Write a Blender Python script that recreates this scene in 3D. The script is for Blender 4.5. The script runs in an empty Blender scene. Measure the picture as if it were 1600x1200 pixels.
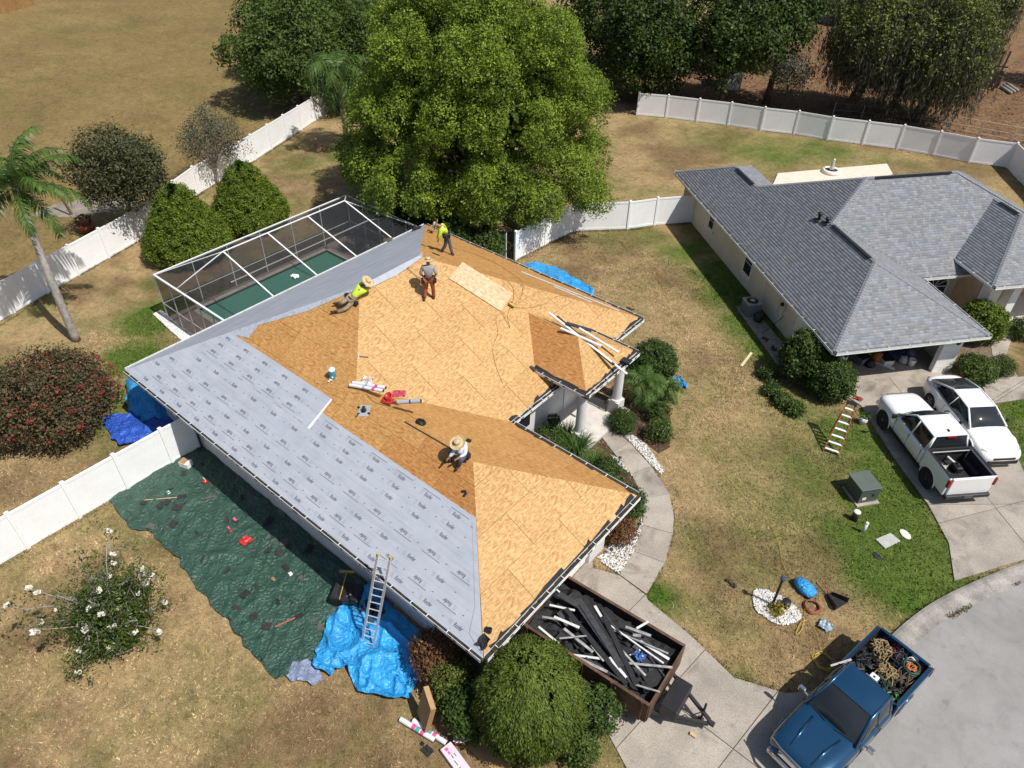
import bpy, bmesh, math, random
import numpy as np
from mathutils import Vector, Matrix
random.seed(7); RNG = np.random.default_rng(11)
sc = bpy.context.scene
COL = sc.collection
rad = math.radians

# ------------------------------------------------------------------ camera
CAM_F, CAM_P, CAM_R, CAM_Y = 1133.28, rad(39.26), rad(1.0103), rad(-39.385)
CAM_C = np.array([26.156, -7.676, 20.75])
FW = np.array([math.sin(CAM_Y)*math.cos(CAM_P), math.cos(CAM_Y)*math.cos(CAM_P), -math.sin(CAM_P)])
RT = np.array([math.cos(CAM_Y), -math.sin(CAM_Y), 0.0]); UP = np.cross(RT, FW)
RT, UP = RT*math.cos(CAM_R)+UP*math.sin(CAM_R), -RT*math.sin(CAM_R)+UP*math.cos(CAM_R)
cam = bpy.data.cameras.new('camera'); camo = bpy.data.objects.new('camera', cam); COL.objects.link(camo)
cam.sensor_width = 36; cam.lens = CAM_F/1600*36; cam.clip_end = 2000; cam.clip_start = 0.1
camo.matrix_world = Matrix(((RT[0], UP[0], -FW[0], CAM_C[0]), (RT[1], UP[1], -FW[1], CAM_C[1]), (RT[2], UP[2], -FW[2], CAM_C[2]), (0, 0, 0, 1)))
sc.camera = camo

# ------------------------------------------------------------------ light
SUN = np.array([.62, .05, 1.0]); SUN /= np.linalg.norm(SUN)
w = bpy.data.worlds.new('World'); sc.world = w; w.use_nodes = True
nt = w.node_tree; sky = nt.nodes.new('ShaderNodeTexSky'); sky.sky_type = 'NISHITA'; sky.sun_disc = False
sky.sun_elevation = math.asin(SUN[2]); sky.sun_rotation = math.atan2(SUN[0], SUN[1]); sky.air_density = 1.0; sky.dust_density = 1.5
bg = nt.nodes['Background']; bg.inputs[1].default_value = 0.085; nt.links.new(sky.outputs[0], bg.inputs[0])
sl = bpy.data.lights.new('sun', 'SUN'); sl.energy = 4.75; sl.angle = rad(.53); sl.color = (1, .955, .88)
so = bpy.data.objects.new('sun', sl); COL.objects.link(so); so.location = (40, 10, 60)
so.rotation_euler = Vector(SUN).to_track_quat('Z', 'Y').to_euler()
sc.view_settings.view_transform = 'Standard'; sc.view_settings.look = 'None'
sc.view_settings.exposure = 0.18; sc.view_settings.gamma = 1

# ------------------------------------------------------------------ placement helpers
def ray(px, py): return FW*CAM_F + RT*(px-800) - UP*(py-600)
def G(px, py, z=0.0):
    d = ray(px, py); return CAM_C + d*((z-CAM_C[2])/d[2])
def RP(px, py, plane, h=0.0):          # point on a roof plane (n, d) raised by h
    n, d0 = plane; d = ray(px, py); return CAM_C + d*((d0+h-n@CAM_C)/(n@d))
def G2(px, py, z=0.0): return tuple(G(px, py, z)[:2])

# ------------------------------------------------------------------ materials
def nodes_of(name):
    m = bpy.data.materials.new(name); m.use_nodes = True; t = m.node_tree
    return m, t, t.nodes['Principled BSDF'], t.nodes, t.links
def mixcol(N, L, fac, a, b, bt='MIX'):
    n = N.new('ShaderNodeMix'); n.data_type = 'RGBA'; n.blend_type = bt
    for s, v in ((n.inputs[0], fac), (n.inputs[6], a), (n.inputs[7], b)):
        if hasattr(v, 'links'): L.new(v, s)
        elif isinstance(v, (int, float)): s.default_value = v
        else: s.default_value = (*v[:3], 1)
    return n.outputs[2]
def noise(N, L, vec, scale, detail=4, rough=.55, dist=0):
    n = N.new('ShaderNodeTexNoise'); n.inputs['Scale'].default_value = scale; n.inputs['Detail'].default_value = detail
    n.inputs['Roughness'].default_value = rough; n.inputs['Distortion'].default_value = dist
    if vec is not None: L.new(vec, n.inputs['Vector'])
    return n.outputs['Fac']
def ramp(N, L, fac, stops):
    r = N.new('ShaderNodeValToRGB'); e = r.color_ramp.elements
    while len(e) < len(stops): e.new(.5)
    for i, (p, c) in enumerate(stops):
        e[i].position = p; e[i].color = (*c, 1) if len(c) == 3 else c
    L.new(fac, r.inputs[0]); return r.outputs[0]
def g3(v): return (v, v, v)
def mat(name, col, rough=.6, metal=0., var=.12, vs=2.5, fine=.08, fs=40, bump=0., bs=60, spec=.4, coat=0., rnd=0., coords='Object'):
    m, t, b, N, L = nodes_of(name)
    tc = N.new('ShaderNodeTexCoord'); v = tc.outputs[coords]
    n1 = noise(N, L, v, vs, 5); n2 = noise(N, L, v, fs, 3)
    c = mixcol(N, L, 1.0, col, ramp(N, L, n1, [(.25, g3(1-var*1.6)), (.75, g3(1+var*.6))]), 'MULTIPLY')
    c = mixcol(N, L, 1.0, c, ramp(N, L, n2, [(.3, g3(1-fine*1.5)), (.7, g3(1+fine*.7))]), 'MULTIPLY')
    if rnd:
        oi = N.new('ShaderNodeObjectInfo')
        c = mixcol(N, L, 1.0, c, ramp(N, L, oi.outputs['Random'], [(0, g3(1-rnd)), (1, g3(1+rnd*.5))]), 'MULTIPLY')
    L.new(c, b.inputs['Base Color'])
    b.inputs['Roughness'].default_value = rough; b.inputs['Metallic'].default_value = metal
    b.inputs['Specular IOR Level'].default_value = spec
    if coat: b.inputs['Coat Weight'].default_value = coat; b.inputs['Coat Roughness'].default_value = .03
    if bump:
        bn = N.new('ShaderNodeBump'); bn.inputs['Strength'].default_value = bump; bn.inputs['Distance'].default_value = .02
        L.new(noise(N, L, v, bs, 4), bn.inputs['Height']); L.new(bn.outputs[0], b.inputs['Normal'])
    return m
def stained(name, col, rnd=.12):
    m = mat(name, col, .85, var=.2, vs=.9, fine=.18, fs=22, bump=.25, bs=90, rnd=rnd); t = m.node_tree; N, L = t.nodes, t.links; b = N['Principled BSDF']; src = b.inputs['Base Color'].links[0].from_socket
    g = N.new('ShaderNodeNewGeometry'); n1 = noise(N, L, g.outputs['Position'], .55, 6, .62, 1.2); c = mixcol(N, L, 1., src, ramp(N, L, n1, [(.30, (.60, .59, .58)), (.46, (1, 1, 1)), (.66, (1, 1, 1)), (.80, (1.16, 1.15, 1.12))]), 'MULTIPLY')
    n2 = noise(N, L, g.outputs['Position'], 2.8, 5, .7); c = mixcol(N, L, 1., c, ramp(N, L, n2, [(.30, (.74, .73, .72)), (.40, (1, 1, 1))]), 'MULTIPLY'); L.new(c, b.inputs['Base Color']); return m
def leafmat(name, dark, light, trans=.25, rough=.55, back=None):
    m, t, b, N, L = nodes_of(name)
    at = N.new('ShaderNodeAttribute'); at.attribute_name = 'rnd'
    c = ramp(N, L, at.outputs['Fac'], [(0, dark), (1, light)])
    L.new(c, b.inputs['Base Color']); b.inputs['Roughness'].default_value = rough; b.inputs['Specular IOR Level'].default_value = .25
    tr = N.new('ShaderNodeBsdfTranslucent'); L.new(c, tr.inputs[0])
    mx = N.new('ShaderNodeMixShader'); mx.inputs[0].default_value = trans
    L.new(b.outputs[0], mx.inputs[1]); L.new(tr.outputs[0], mx.inputs[2]); L.new(mx.outputs[0], N['Material Output'].inputs[0])
    return m
def attrmat(name, attr='col', rough=.8, spec=.2, nvar=.15, ns=8):
    m, t, b, N, L = nodes_of(name)
    at = N.new('ShaderNodeAttribute'); at.attribute_name = attr
    tc = N.new('ShaderNodeTexCoord')
    c = mixcol(N, L, 1.0, at.outputs['Color'], ramp(N, L, noise(N, L, tc.outputs['Object'], ns, 4), [(.3, g3(1-nvar)), (.7, g3(1+nvar))]), 'MULTIPLY')
    L.new(c, b.inputs['Base Color']); b.inputs['Roughness'].default_value = rough; b.inputs['Specular IOR Level'].default_value = spec
    return m

# ------------------------------------------------------------------ mesh builder
def rotz(a): c, s = math.cos(a), math.sin(a); return np.array([[c, -s, 0], [s, c, 0], [0, 0, 1.]])
def basis(d):
    d = np.asarray(d, float); d = d/np.linalg.norm(d)
    a = np.array([0, 0, 1.]) if abs(d[2]) < .9 else np.array([1., 0, 0])
    x = np.cross(a, d); x /= np.linalg.norm(x); return x, np.cross(d, x), d
class MB:
    def __init__(s): s.v = []; s.f = []
    def add(s, vs, fs):
        o = len(s.v); s.v += [tuple(map(float, q)) for q in vs]; s.f += [tuple(i+o for i in f) for f in fs]; return s
    def box(s, c, d, rz=0., R=None, taper=1.):
        h = np.array(d)/2.; R = rotz(rz) if R is None else R
        P = [np.array([x*(taper if z > 0 else 1), y*(taper if z > 0 else 1), z])*h for z in (-1, 1) for x, y in ((-1, -1), (1, -1), (1, 1), (-1, 1))]
        return s.add([R@p+np.array(c) for p in P], [(3, 2, 1, 0), (4, 5, 6, 7), (0, 1, 5, 4), (1, 2, 6, 5), (2, 3, 7, 6), (3, 0, 4, 7)])
    def bar(s, a, b, w, h=None, up=None):           # rectangular bar between two points
        a = np.array(a, float); b = np.array(b, float); h = w if h is None else h
        d = b-a; l = np.linalg.norm(d); d = d/max(l, 1e-9)
        if up is None: up = np.array([0, 0, 1.]) if abs(d[2]) < .95 else np.array([1., 0, 0])
        x = np.cross(d, up); x /= np.linalg.norm(x); y = np.cross(x, d)
        P = [q+x*sx*w/2+y*sy*h/2 for q in (a, b) for sx, sy in ((-1, -1), (1, -1), (1, 1), (-1, 1))]
        return s.add(P, [(3, 2, 1, 0), (4, 5, 6, 7), (0, 1, 5, 4), (1, 2, 6, 5), (2, 3, 7, 6), (3, 0, 4, 7)])
    def tube(s, pts, r, n=8, cap=True):
        pts = [np.array(q, float) for q in pts]; k = len(pts); rr = r if hasattr(r, '__len__') else [r]*k
        V = []; F = []; px = None
        for i, q in enumerate(pts):
            d = pts[min(i+1, k-1)]-pts[max(i-1, 0)]
            if np.linalg.norm(d) < 1e-9: d = np.array([0, 0, 1.])
            d = d/np.linalg.norm(d)
            if px is None: x, y, _ = basis(d)
            else:
                x = px-d*(px@d)
                if np.linalg.norm(x) < 1e-6: x = basis(d)[0]
                x = x/np.linalg.norm(x); y = np.cross(d, x)
            px = x
            V += [q+rr[i]*(x*math.cos(t)+y*math.sin(t)) for t in np.arange(n)*2*math.pi/n]
        for i in range(k-1):
            for j in range(n):
                a = i*n+j; b = i*n+(j+1) % n; F.append((a, b, b+n, a+n))
        if cap: F.append(tuple(range(n-1, -1, -1))); F.append(tuple(range((k-1)*n, k*n)))
        return s.add(V, F)
    def lathe(s, prof, c=(0, 0, 0), n=16, R=None, sx=1., sy=1.):     # prof: (r, z)
        V = []; F = []; c = np.array(c, float); R = np.eye(3) if R is None else R
        for r, z in prof:
            V += [R@np.array([r*sx*math.cos(t), r*sy*math.sin(t), z])+c for t in np.arange(n)*2*math.pi/n]
        for i in range(len(prof)-1):
            for j in range(n):
                a = i*n+j; b = i*n+(j+1) % n; F.append((a, b, b+n, a+n))
        F.append(tuple(range(n-1, -1, -1))); F.append(tuple(range((len(prof)-1)*n, len(prof)*n)))
        return s.add(V, F)
    def prism(s, poly, z0, z1):
        n = len(poly); a = sum(poly[i][0]*poly[(i+1) % n][1]-poly[(i+1) % n][0]*poly[i][1] for i in range(n))
        if a < 0: poly = poly[::-1]
        V = [(x, y, z0) for x, y in poly]+[(x, y, z1) for x, y in poly]
        F = [tuple(range(n-1, -1, -1)), tuple(range(n, 2*n))]+[(i, (i+1) % n, (i+1) % n+n, i+n) for i in range(n)]
        return s.add(V, F)
    def slab(s, pts, nrm, t):                         # planar polygon (3D pts) thickened by t along -nrm
        pts = [np.array(q, float) for q in pts]; nrm = np.array(nrm, float); n = len(pts)
        c = sum(np.cross(pts[i]-pts[0], pts[(i+1) % n]-pts[0]) for i in range(n))
        if c@nrm < 0: pts = pts[::-1]
        V = pts+[q-nrm*t for q in pts]
        F = [tuple(range(n)), tuple(range(2*n-1, n-1, -1))]+[(i, i+n, (i+1) % n+n, (i+1) % n) for i in range(n)]
        return s.add(V, F)
    def grid(s, fn, nu, nv):
        V = [fn(i/nu, j/nv) for i in range(nu+1) for j in range(nv+1)]
        F = [(i*(nv+1)+j, (i+1)*(nv+1)+j, (i+1)*(nv+1)+j+1, i*(nv+1)+j+1) for i in range(nu) for j in range(nv)]
        return s.add(V, F)
    def build(s, name, m, parent=None, smooth=False, world=False, bevel=0., sub=0):
        me = bpy.data.meshes.new(name); off = np.array(parent.location) if (parent and world) else np.zeros(3)
        me.from_pydata([tuple(np.array(q)-off) for q in s.v], [], s.f); me.update()
        if smooth: me.polygons.foreach_set('use_smooth', [True]*len(me.polygons))
        o = bpy.data.objects.new(name, me); COL.objects.link(o)
        if m: me.materials.append(m)
        if parent: o.parent = parent
        if bevel:
            b = o.modifiers.new('bevel', 'BEVEL'); b.width = bevel; b.segments = 2; b.limit_method = 'ANGLE'
        if sub:
            b = o.modifiers.new('sub', 'SUBSURF'); b.levels = sub; b.render_levels = sub
        return o
def tag(o, label=None, cat=None, group=None, kind=None):
    for k, v in (('label', label), ('category', cat), ('group', group), ('kind', kind)):
        if v: o[k] = v
    return o
def thing(name, label, cat, loc=(0, 0, 0), rz=0., group=None):
    o = bpy.data.objects.new(name, None); COL.objects.link(o); o.empty_display_size = .2
    o.location = tuple(float(q) for q in loc); o.rotation_euler = (0, 0, rz); return tag(o, label, cat, group)
def copy_tree(o, parent=None):
    c = o.copy(); COL.objects.link(c)
    if parent: c.parent = parent
    for ch in list(o.children): copy_tree(ch, c)
    return c
def npmesh(name, V, F, m, parent=None, attrs=None, smooth=False, off=None):
    """V (n,3), F (k, sides) arrays; attrs: name -> per-point float or (n,3) colour"""
    V = np.asarray(V, np.float32); F = np.asarray(F, np.int32)
    if off is None: off = np.array(parent.location) if parent else np.zeros(3)
    V = V-np.asarray(off, np.float32)
    me = bpy.data.meshes.new(name); k, sd = F.shape
    me.vertices.add(len(V)); me.vertices.foreach_set('co', V.ravel())
    me.loops.add(k*sd); me.loops.foreach_set('vertex_index', F.ravel())
    me.polygons.add(k); me.polygons.foreach_set('loop_start', np.arange(0, k*sd, sd, dtype=np.int32))
    if smooth: me.polygons.foreach_set('use_smooth', np.ones(k, bool))
    for an, av in (attrs or {}).items():
        av = np.asarray(av, np.float32)
        if av.ndim == 1: a = me.attributes.new(an, 'FLOAT', 'POINT'); a.data.foreach_set('value', av)
        else:
            a = me.attributes.new(an, 'FLOAT_COLOR', 'POINT'); a.data.foreach_set('color', np.hstack([av, np.ones((len(av), 1), np.float32)]).ravel())
    me.update(calc_edges=True)
    if m: me.materials.append(m)
    o = bpy.data.objects.new(name, me); COL.objects.link(o)
    if parent: o.parent = parent
    return o
def inpoly(P, poly):
    x, y = P[:, 0], P[:, 1]; r = np.zeros(len(P), bool); n = len(poly)
    for i in range(n):
        x1, y1 = poly[i][:2]; x2, y2 = poly[(i+1) % n][:2]
        if y1 == y2: continue
        c = ((y1 > y) != (y2 > y)) & (x < (x2-x1)*(y-y1)/(y2-y1)+x1); r ^= c
    return r
def smoothline(pts, n=6, closed=False):              # Catmull-Rom through points
    p = [np.array(q, float) for q in pts]; k = len(p); out = []
    rng = range(k if closed else k-1)
    for i in rng:
        g = (lambda j: p[j % k]) if closed else (lambda j: p[max(0, min(k-1, j))])
        a, b, c, d = g(i-1), g(i), g(i+1), g(i+2)
        for t in np.arange(n)/n: out.append(.5*((2*b)+(c-a)*t+(2*a-5*b+4*c-d)*t*t+(3*b-a-3*c+d)*t**3))
    if not closed: out.append(p[-1])
    return out
def vnoise(x, y, s, seed=0):                          # value noise, numpy
    r = np.random.default_rng(seed); T = r.random((64, 64)); X = np.asarray(x)/s; Y = np.asarray(y)/s
    i = np.floor(X).astype(int); j = np.floor(Y).astype(int); fx = X-i; fy = Y-j; fx = fx*fx*(3-2*fx); fy = fy*fy*(3-2*fy)
    t = lambda a, b: T[a % 64, b % 64]
    return (t(i, j)*(1-fx)+t(i+1, j)*fx)*(1-fy)+(t(i, j+1)*(1-fx)+t(i+1, j+1)*fx)*fy
def clip_poly(subj, rect):                            # 2D polygon clipped to a rectangle
    x0, y0, x1, y1 = rect
    for ax, lim, sg in ((0, x0, 1), (0, x1, -1), (1, y0, 1), (1, y1, -1)):
        out = []; n = len(subj)
        for i in range(n):
            a, b = subj[i], subj[(i+1) % n]; da = sg*(a[ax]-lim); db = sg*(b[ax]-lim)
            if da >= 0: out.append(a)
            if (da >= 0) != (db >= 0):
                t = da/(da-db); out.append((a[0]+(b[0]-a[0])*t, a[1]+(b[1]-a[1])*t))
        subj = out
        if len(subj) < 3: return []
    return subj
def parea(p): return .5*abs(sum(p[i][0]*p[(i+1) % len(p)][1]-p[(i+1) % len(p)][0]*p[i][1] for i in range(len(p))))
def textmesh(body, size, extrude=0., shear=0.):
    cu = bpy.data.curves.new('t', 'FONT'); cu.body = body; cu.size = size; cu.extrude = extrude; cu.shear = shear; cu.offset = .004
    cu.align_x = 'CENTER'; cu.align_y = 'CENTER'; cu.resolution_u = 2
    o = bpy.data.objects.new('t', cu); COL.objects.link(o)
    me = bpy.data.meshes.new_from_object(o.evaluated_get(bpy.context.evaluated_depsgraph_get()))
    V = [tuple(q.co) for q in me.vertices]; F = [tuple(p.vertices) for p in me.polygons]
    bpy.data.objects.remove(o); bpy.data.meshes.remove(me); return V, F

# shared materials
M = {}
M['white'] = mat('white_paint', (.80, .80, .79), .45, var=.05, fine=.02)
M['vinyl'] = mat('white_vinyl', (.86, .87, .88), .4, var=.05, vs=1.2, fine=.03, fs=12)
M['gutter'] = mat('gutter_white', (.76, .77, .76), .4, var=.12, vs=3)
M['stucco'] = mat('stucco_pale', (.66, .64, .63), .85, var=.06, fine=.08, fs=90, bump=.4, bs=110)
M['cream'] = mat('stucco_cream', (.70, .63, .52), .85, var=.10, vs=1.2, fine=.07, fs=80, bump=.4, bs=110)
M['creamtrim'] = mat('trim_cream', (.78, .74, .66), .7, var=.05)
M['concrete'] = stained('concrete', (.40, .355, .305))
M['kerbc'] = mat('kerb_concrete', (.35, .33, .30), .85, var=.38, vs=1.5, fine=.2, fs=25, bump=.25, bs=90, rnd=.06)
M['steel'] = mat('aluminium', (.66, .67, .68), .35, .45, var=.08)
M['dsteel'] = mat('dark_steel', (.05, .05, .055), .5, .5, var=.2)
M['black'] = mat('black_plastic', (.018, .018, .02), .45, var=.2)
M['rubber'] = mat('tyre_rubber', (.02, .02, .02), .8, var=.15)
M['wood'] = mat('raw_wood', (.55, .40, .22), .7, var=.2, vs=6)
M['bark'] = mat('bark', (.13, .10, .075), .9, var=.35, vs=6, fine=.2, fs=30, bump=.8, bs=25)
M['palebark'] = mat('pale_bark', (.36, .33, .29), .9, var=.3, vs=6, fine=.2, fs=30, bump=.6, bs=25)
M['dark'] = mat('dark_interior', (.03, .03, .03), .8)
M['glass'] = mat('dark_glass', (.02, .024, .028), .06, spec=.6, var=.05)
# ================================================================== GROUND
S = .5063; ZE = 2.75; LX, WG, XD, WY = 19.04, 7.63, 13.556, 16.65
KERB = [(31.4, 18.0), (30.02, 16.13), (28.46, 13.23), (27.69, 11.28), (27.22, 9.3), (27.05, 7.4), (27.2, 5.4), (27.65, 3.4), (28.5, 1.2), (29.9, -1.2), (32, -3.8)]
KERBC = smoothline(KERB, 5)
DRIVE = [(18.32, 1.2), (18.32, 6.55), (18.62, 6.05), G2(760+655/3.159, 560+1074/3.159), G2(760+788/3.159, 560+1174/3.159), (20.75, 6.2), (22.66, 5.92), (24.2, 5.55), (25.6, 6.1), (26.6, 7.1), (27.25, 8.0), (27.55, 3.6), (26.6, 1.9), (25.0, .9), (23.2, 1.2), (21.6, 2.0)]
NBO = np.array([6.1, 32.57]); NBA = rad(-39.34); NBX = np.array([math.cos(NBA), math.sin(NBA)]); NBY = np.array([-math.sin(NBA), math.cos(NBA)])
def nb(x, y): return tuple(NBO+NBX*x+NBY*y)
NDRIVE = [nb(18.55, .7), G2(1345, 635), G2(1395, 715), G2(1450, 790), G2(1482, 850), (28.35, 13.7), (30.2, 16.6), (31.5, 18.2), (31.0, 19.5), G2(1600, 740), G2(1548, 628), nb(18.55, 6.9)]
WOUT = [(600, 335), (705, 418), (815, 538), (903, 672), (925, 780), (920, 868), (880, 1012), (790, 1168)]
WINN = [(545, 360), (625, 467), (715, 575), (770, 692), (775, 760), (770, 827), (725, 955), (655, 1070)]
zw = lambda q: G2(760+q[0]/3.159, 560+q[1]/3.159)
WALKPOLY = [zw(q) for q in WOUT]+[zw(q) for q in WINN[::-1]]
CAGE = [(-6.35, 4.6), (-6.35, 16.5), (-.3, 16.5), (-.3, 4.6)]
GREEN = [(240, 500, 1.7, 1.4), (215, 560, 1.7, 1.4), (232, 445, .9, .7), (270, 470, 1.2, .8), (150, 660, 2, .6), (1075, 395, 2.2, .9), (1110, 372, 1.6, .9), (1130, 430, 2.0, 1.3), (1155, 462, 2.2, 1.4), (1180, 505, 2, 1.4), (1200, 545, 1.8, 1.2),
  (1010, 375, 2, .6), (950, 372, 2, .5), (1250, 640, 2.4, .6), (1330, 690, 2.0, 1.2), (1260, 740, 2.2, .75), (1385, 790, 2.2, 1.4), (1430, 850, 2.2, 1.5), (1400, 900, 2, 1.4), (1460, 905, 1.6, 1.5), (1350, 840, 2, 1.1), (1370, 740, 1.6, 1.3), (1240, 800, 2.4, .6), (1215, 830, 2., .55), (1180, 720, 2.2, .5), (1230, 700, 2.2, .55),
  (1160, 760, 2.2, .45), (1120, 600, 2, .3), (1290, 870, 2, .45), (1030, 935, .8, 1.1), (1160, 1065, .8, .7), (1100, 860, 1.6, .25), (1200, 240, 4, .8), (1280, 235, 3.5, .75), (1110, 215, 4, .5), (1380, 250, 3, .4), (1590, 690, 2.2, 1), (1600, 640, 2, 1), (1640, 700, 2, 1),
  (540, 240, 2, .7), (480, 260, 3, .45), (450, 320, 2, .45), (560, 250, 2, .6), (210, 620, 1.6, .8), (180, 690, 1.5, .35), (110, 755, 1, .2), (60, 480, 1.6, .5), (130, 500, 1.2, .3), (1490, 780, 1, .3), (1150, 980, 1.5, .25), (1060, 1010, 1, .3), (1210, 880, 1.4, .35), (950, 1165, 1, .3)]
GB = [(*G2(a, b), r, k) for a, b, r, k in GREEN]
def greenness(x, y):
    g = np.zeros_like(x)
    for gx, gy, r, k in GB: g = np.maximum(g, k*np.exp(-((x-gx)**2+(y-gy)**2)/(r*r)))
    n = vnoise(x, y, 1.1, 3)*.4+vnoise(x, y, .45, 4)*.35+vnoise(x, y, .2, 14)*.25
    q = g*(.55+.95*n); return np.clip(np.clip((q-.14)*1.15, 0, .92)+.8*np.clip(vnoise(x, y, 2.3, 5)*.6+vnoise(x, y, .6, 15)*.4-.56, 0, 1), 0, 1)
def grasscol(x, y):
    n1 = vnoise(x, y, 3.1, 1)*.6+vnoise(x, y, .8, 2)*.4; n2 = vnoise(x, y, 1.7, 8)*.6+vnoise(x, y, .5, 12)*.4; g = greenness(x, y)[:, None]
    tan = np.array([.335, .242, .136]); brn = np.array([.195, .131, .076]); olv = np.array([.155, .148, .058]); grn = np.array([.072, .125, .020])
    a = np.clip((n1-.42)*3.2, 0, 1)[:, None]; b = np.clip((n2-.58)*3.5, 0, 1)[:, None]
    c = tan*(1-a)+brn*a; c = c*(1-b*.6)+olv*b*.6
    # leaf litter beyond the neighbour's back fence, ochre field behind the left fence
    wood = np.clip(((y-47.8)-.27*(x+0.4))/2.5, 0, 1)*np.clip((x+14)/6, 0, 1)
    c = c*(1-wood[:, None])+(np.array([.19, .115, .07])*(.6+.8*n2[:, None]))*wood[:, None]
    fld = np.clip((-x-14.5-.42*(y-6))/4, 0, 1)
    c = c*(1-fld[:, None])+(np.array([.215, .156, .074])*(.75+.45*n1[:, None]))*fld[:, None]
    g = g*(1-wood[:, None])
    return c*(1-g)+grn*g
def make_ground():
    xs = np.concatenate([[-900, -400, -220, -140], np.arange(-100, -30, 1.5), np.arange(-30, 33, .33), np.arange(33, 60, 3), [75, 120, 250, 600]])
    ys = np.concatenate([[-500, -200, -80, -40], np.arange(-20, -10, 2), np.arange(-10, 34, .33), np.arange(34, 62, .8), np.arange(62, 110, 3), [130, 200, 400, 900]])
    X, Y = np.meshgrid(xs, ys, indexing='ij'); n, m = X.shape; x = X.ravel(); y = Y.ravel()
    V = np.stack([x, y, np.zeros_like(x)], 1); V[:, 2] = (vnoise(x, y, 1.2, 6)-.5)*.03*(np.abs(x) < 60)
    I = np.arange(n*m).reshape(n, m); F = np.stack([I[:-1, :-1], I[1:, :-1], I[1:, 1:], I[:-1, 1:]], -1).reshape(-1, 4)
    cx = V[F].mean(1); F = F[~((cx[:, 0] > -6.0) & (cx[:, 0] < -1.1) & (cx[:, 1] > 5.8) & (cx[:, 1] < 14.4))]
    m_, t, b, N, L = nodes_of('lawn_soil')
    at = N.new('ShaderNodeAttribute'); at.attribute_name = 'col'; tc = N.new('ShaderNodeTexCoord'); o = tc.outputs['Object']
    c = mixcol(N, L, 1.0, at.outputs['Color'], ramp(N, L, noise(N, L, o, 5, 8, .78, .6), [(.30, (.50, .52, .46)), (.48, (.95, .97, .9)), (.72, (1.38, 1.34, 1.30))]), 'MULTIPLY')
    c = mixcol(N, L, 1.0, c, ramp(N, L, noise(N, L, o, 32, 5, .8), [(.3, (.5, .5, .48)), (.7, (1.42, 1.4, 1.36))]), 'MULTIPLY')
    c = mixcol(N, L, 1.0, c, ramp(N, L, noise(N, L, o, 1.7, 7, .72, .8), [(.32, (.70, .70, .66)), (.5, (1, 1, 1)), (.68, (1.22, 1.19, 1.16))]), 'MULTIPLY')
    L.new(c, b.inputs['Base Color']); b.inputs['Roughness'].default_value = .95; b.inputs['Specular IOR Level'].default_value = .1
    bn = N.new('ShaderNodeBump'); bn.inputs['Strength'].default_value = .7; bn.inputs['Distance'].default_value = .06
    L.new(noise(N, L, o, 30, 5, .7), bn.inputs['Height']); L.new(bn.outputs[0], b.inputs['Normal'])
    g = npmesh('lawn', V, F, m_, attrs={'col': grasscol(x, y)}); tag(g, kind='structure')
make_ground()
PAVED = [DRIVE, NDRIVE, WALKPOLY, CAGE, [(0.6, .6), (18.4, .6), (18.4, 7), (13, 7), (13, 16), (.6, 16)], [tuple(q[:2]) for q in KERBC]+[(70, -10), (70, 30)]]
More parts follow.
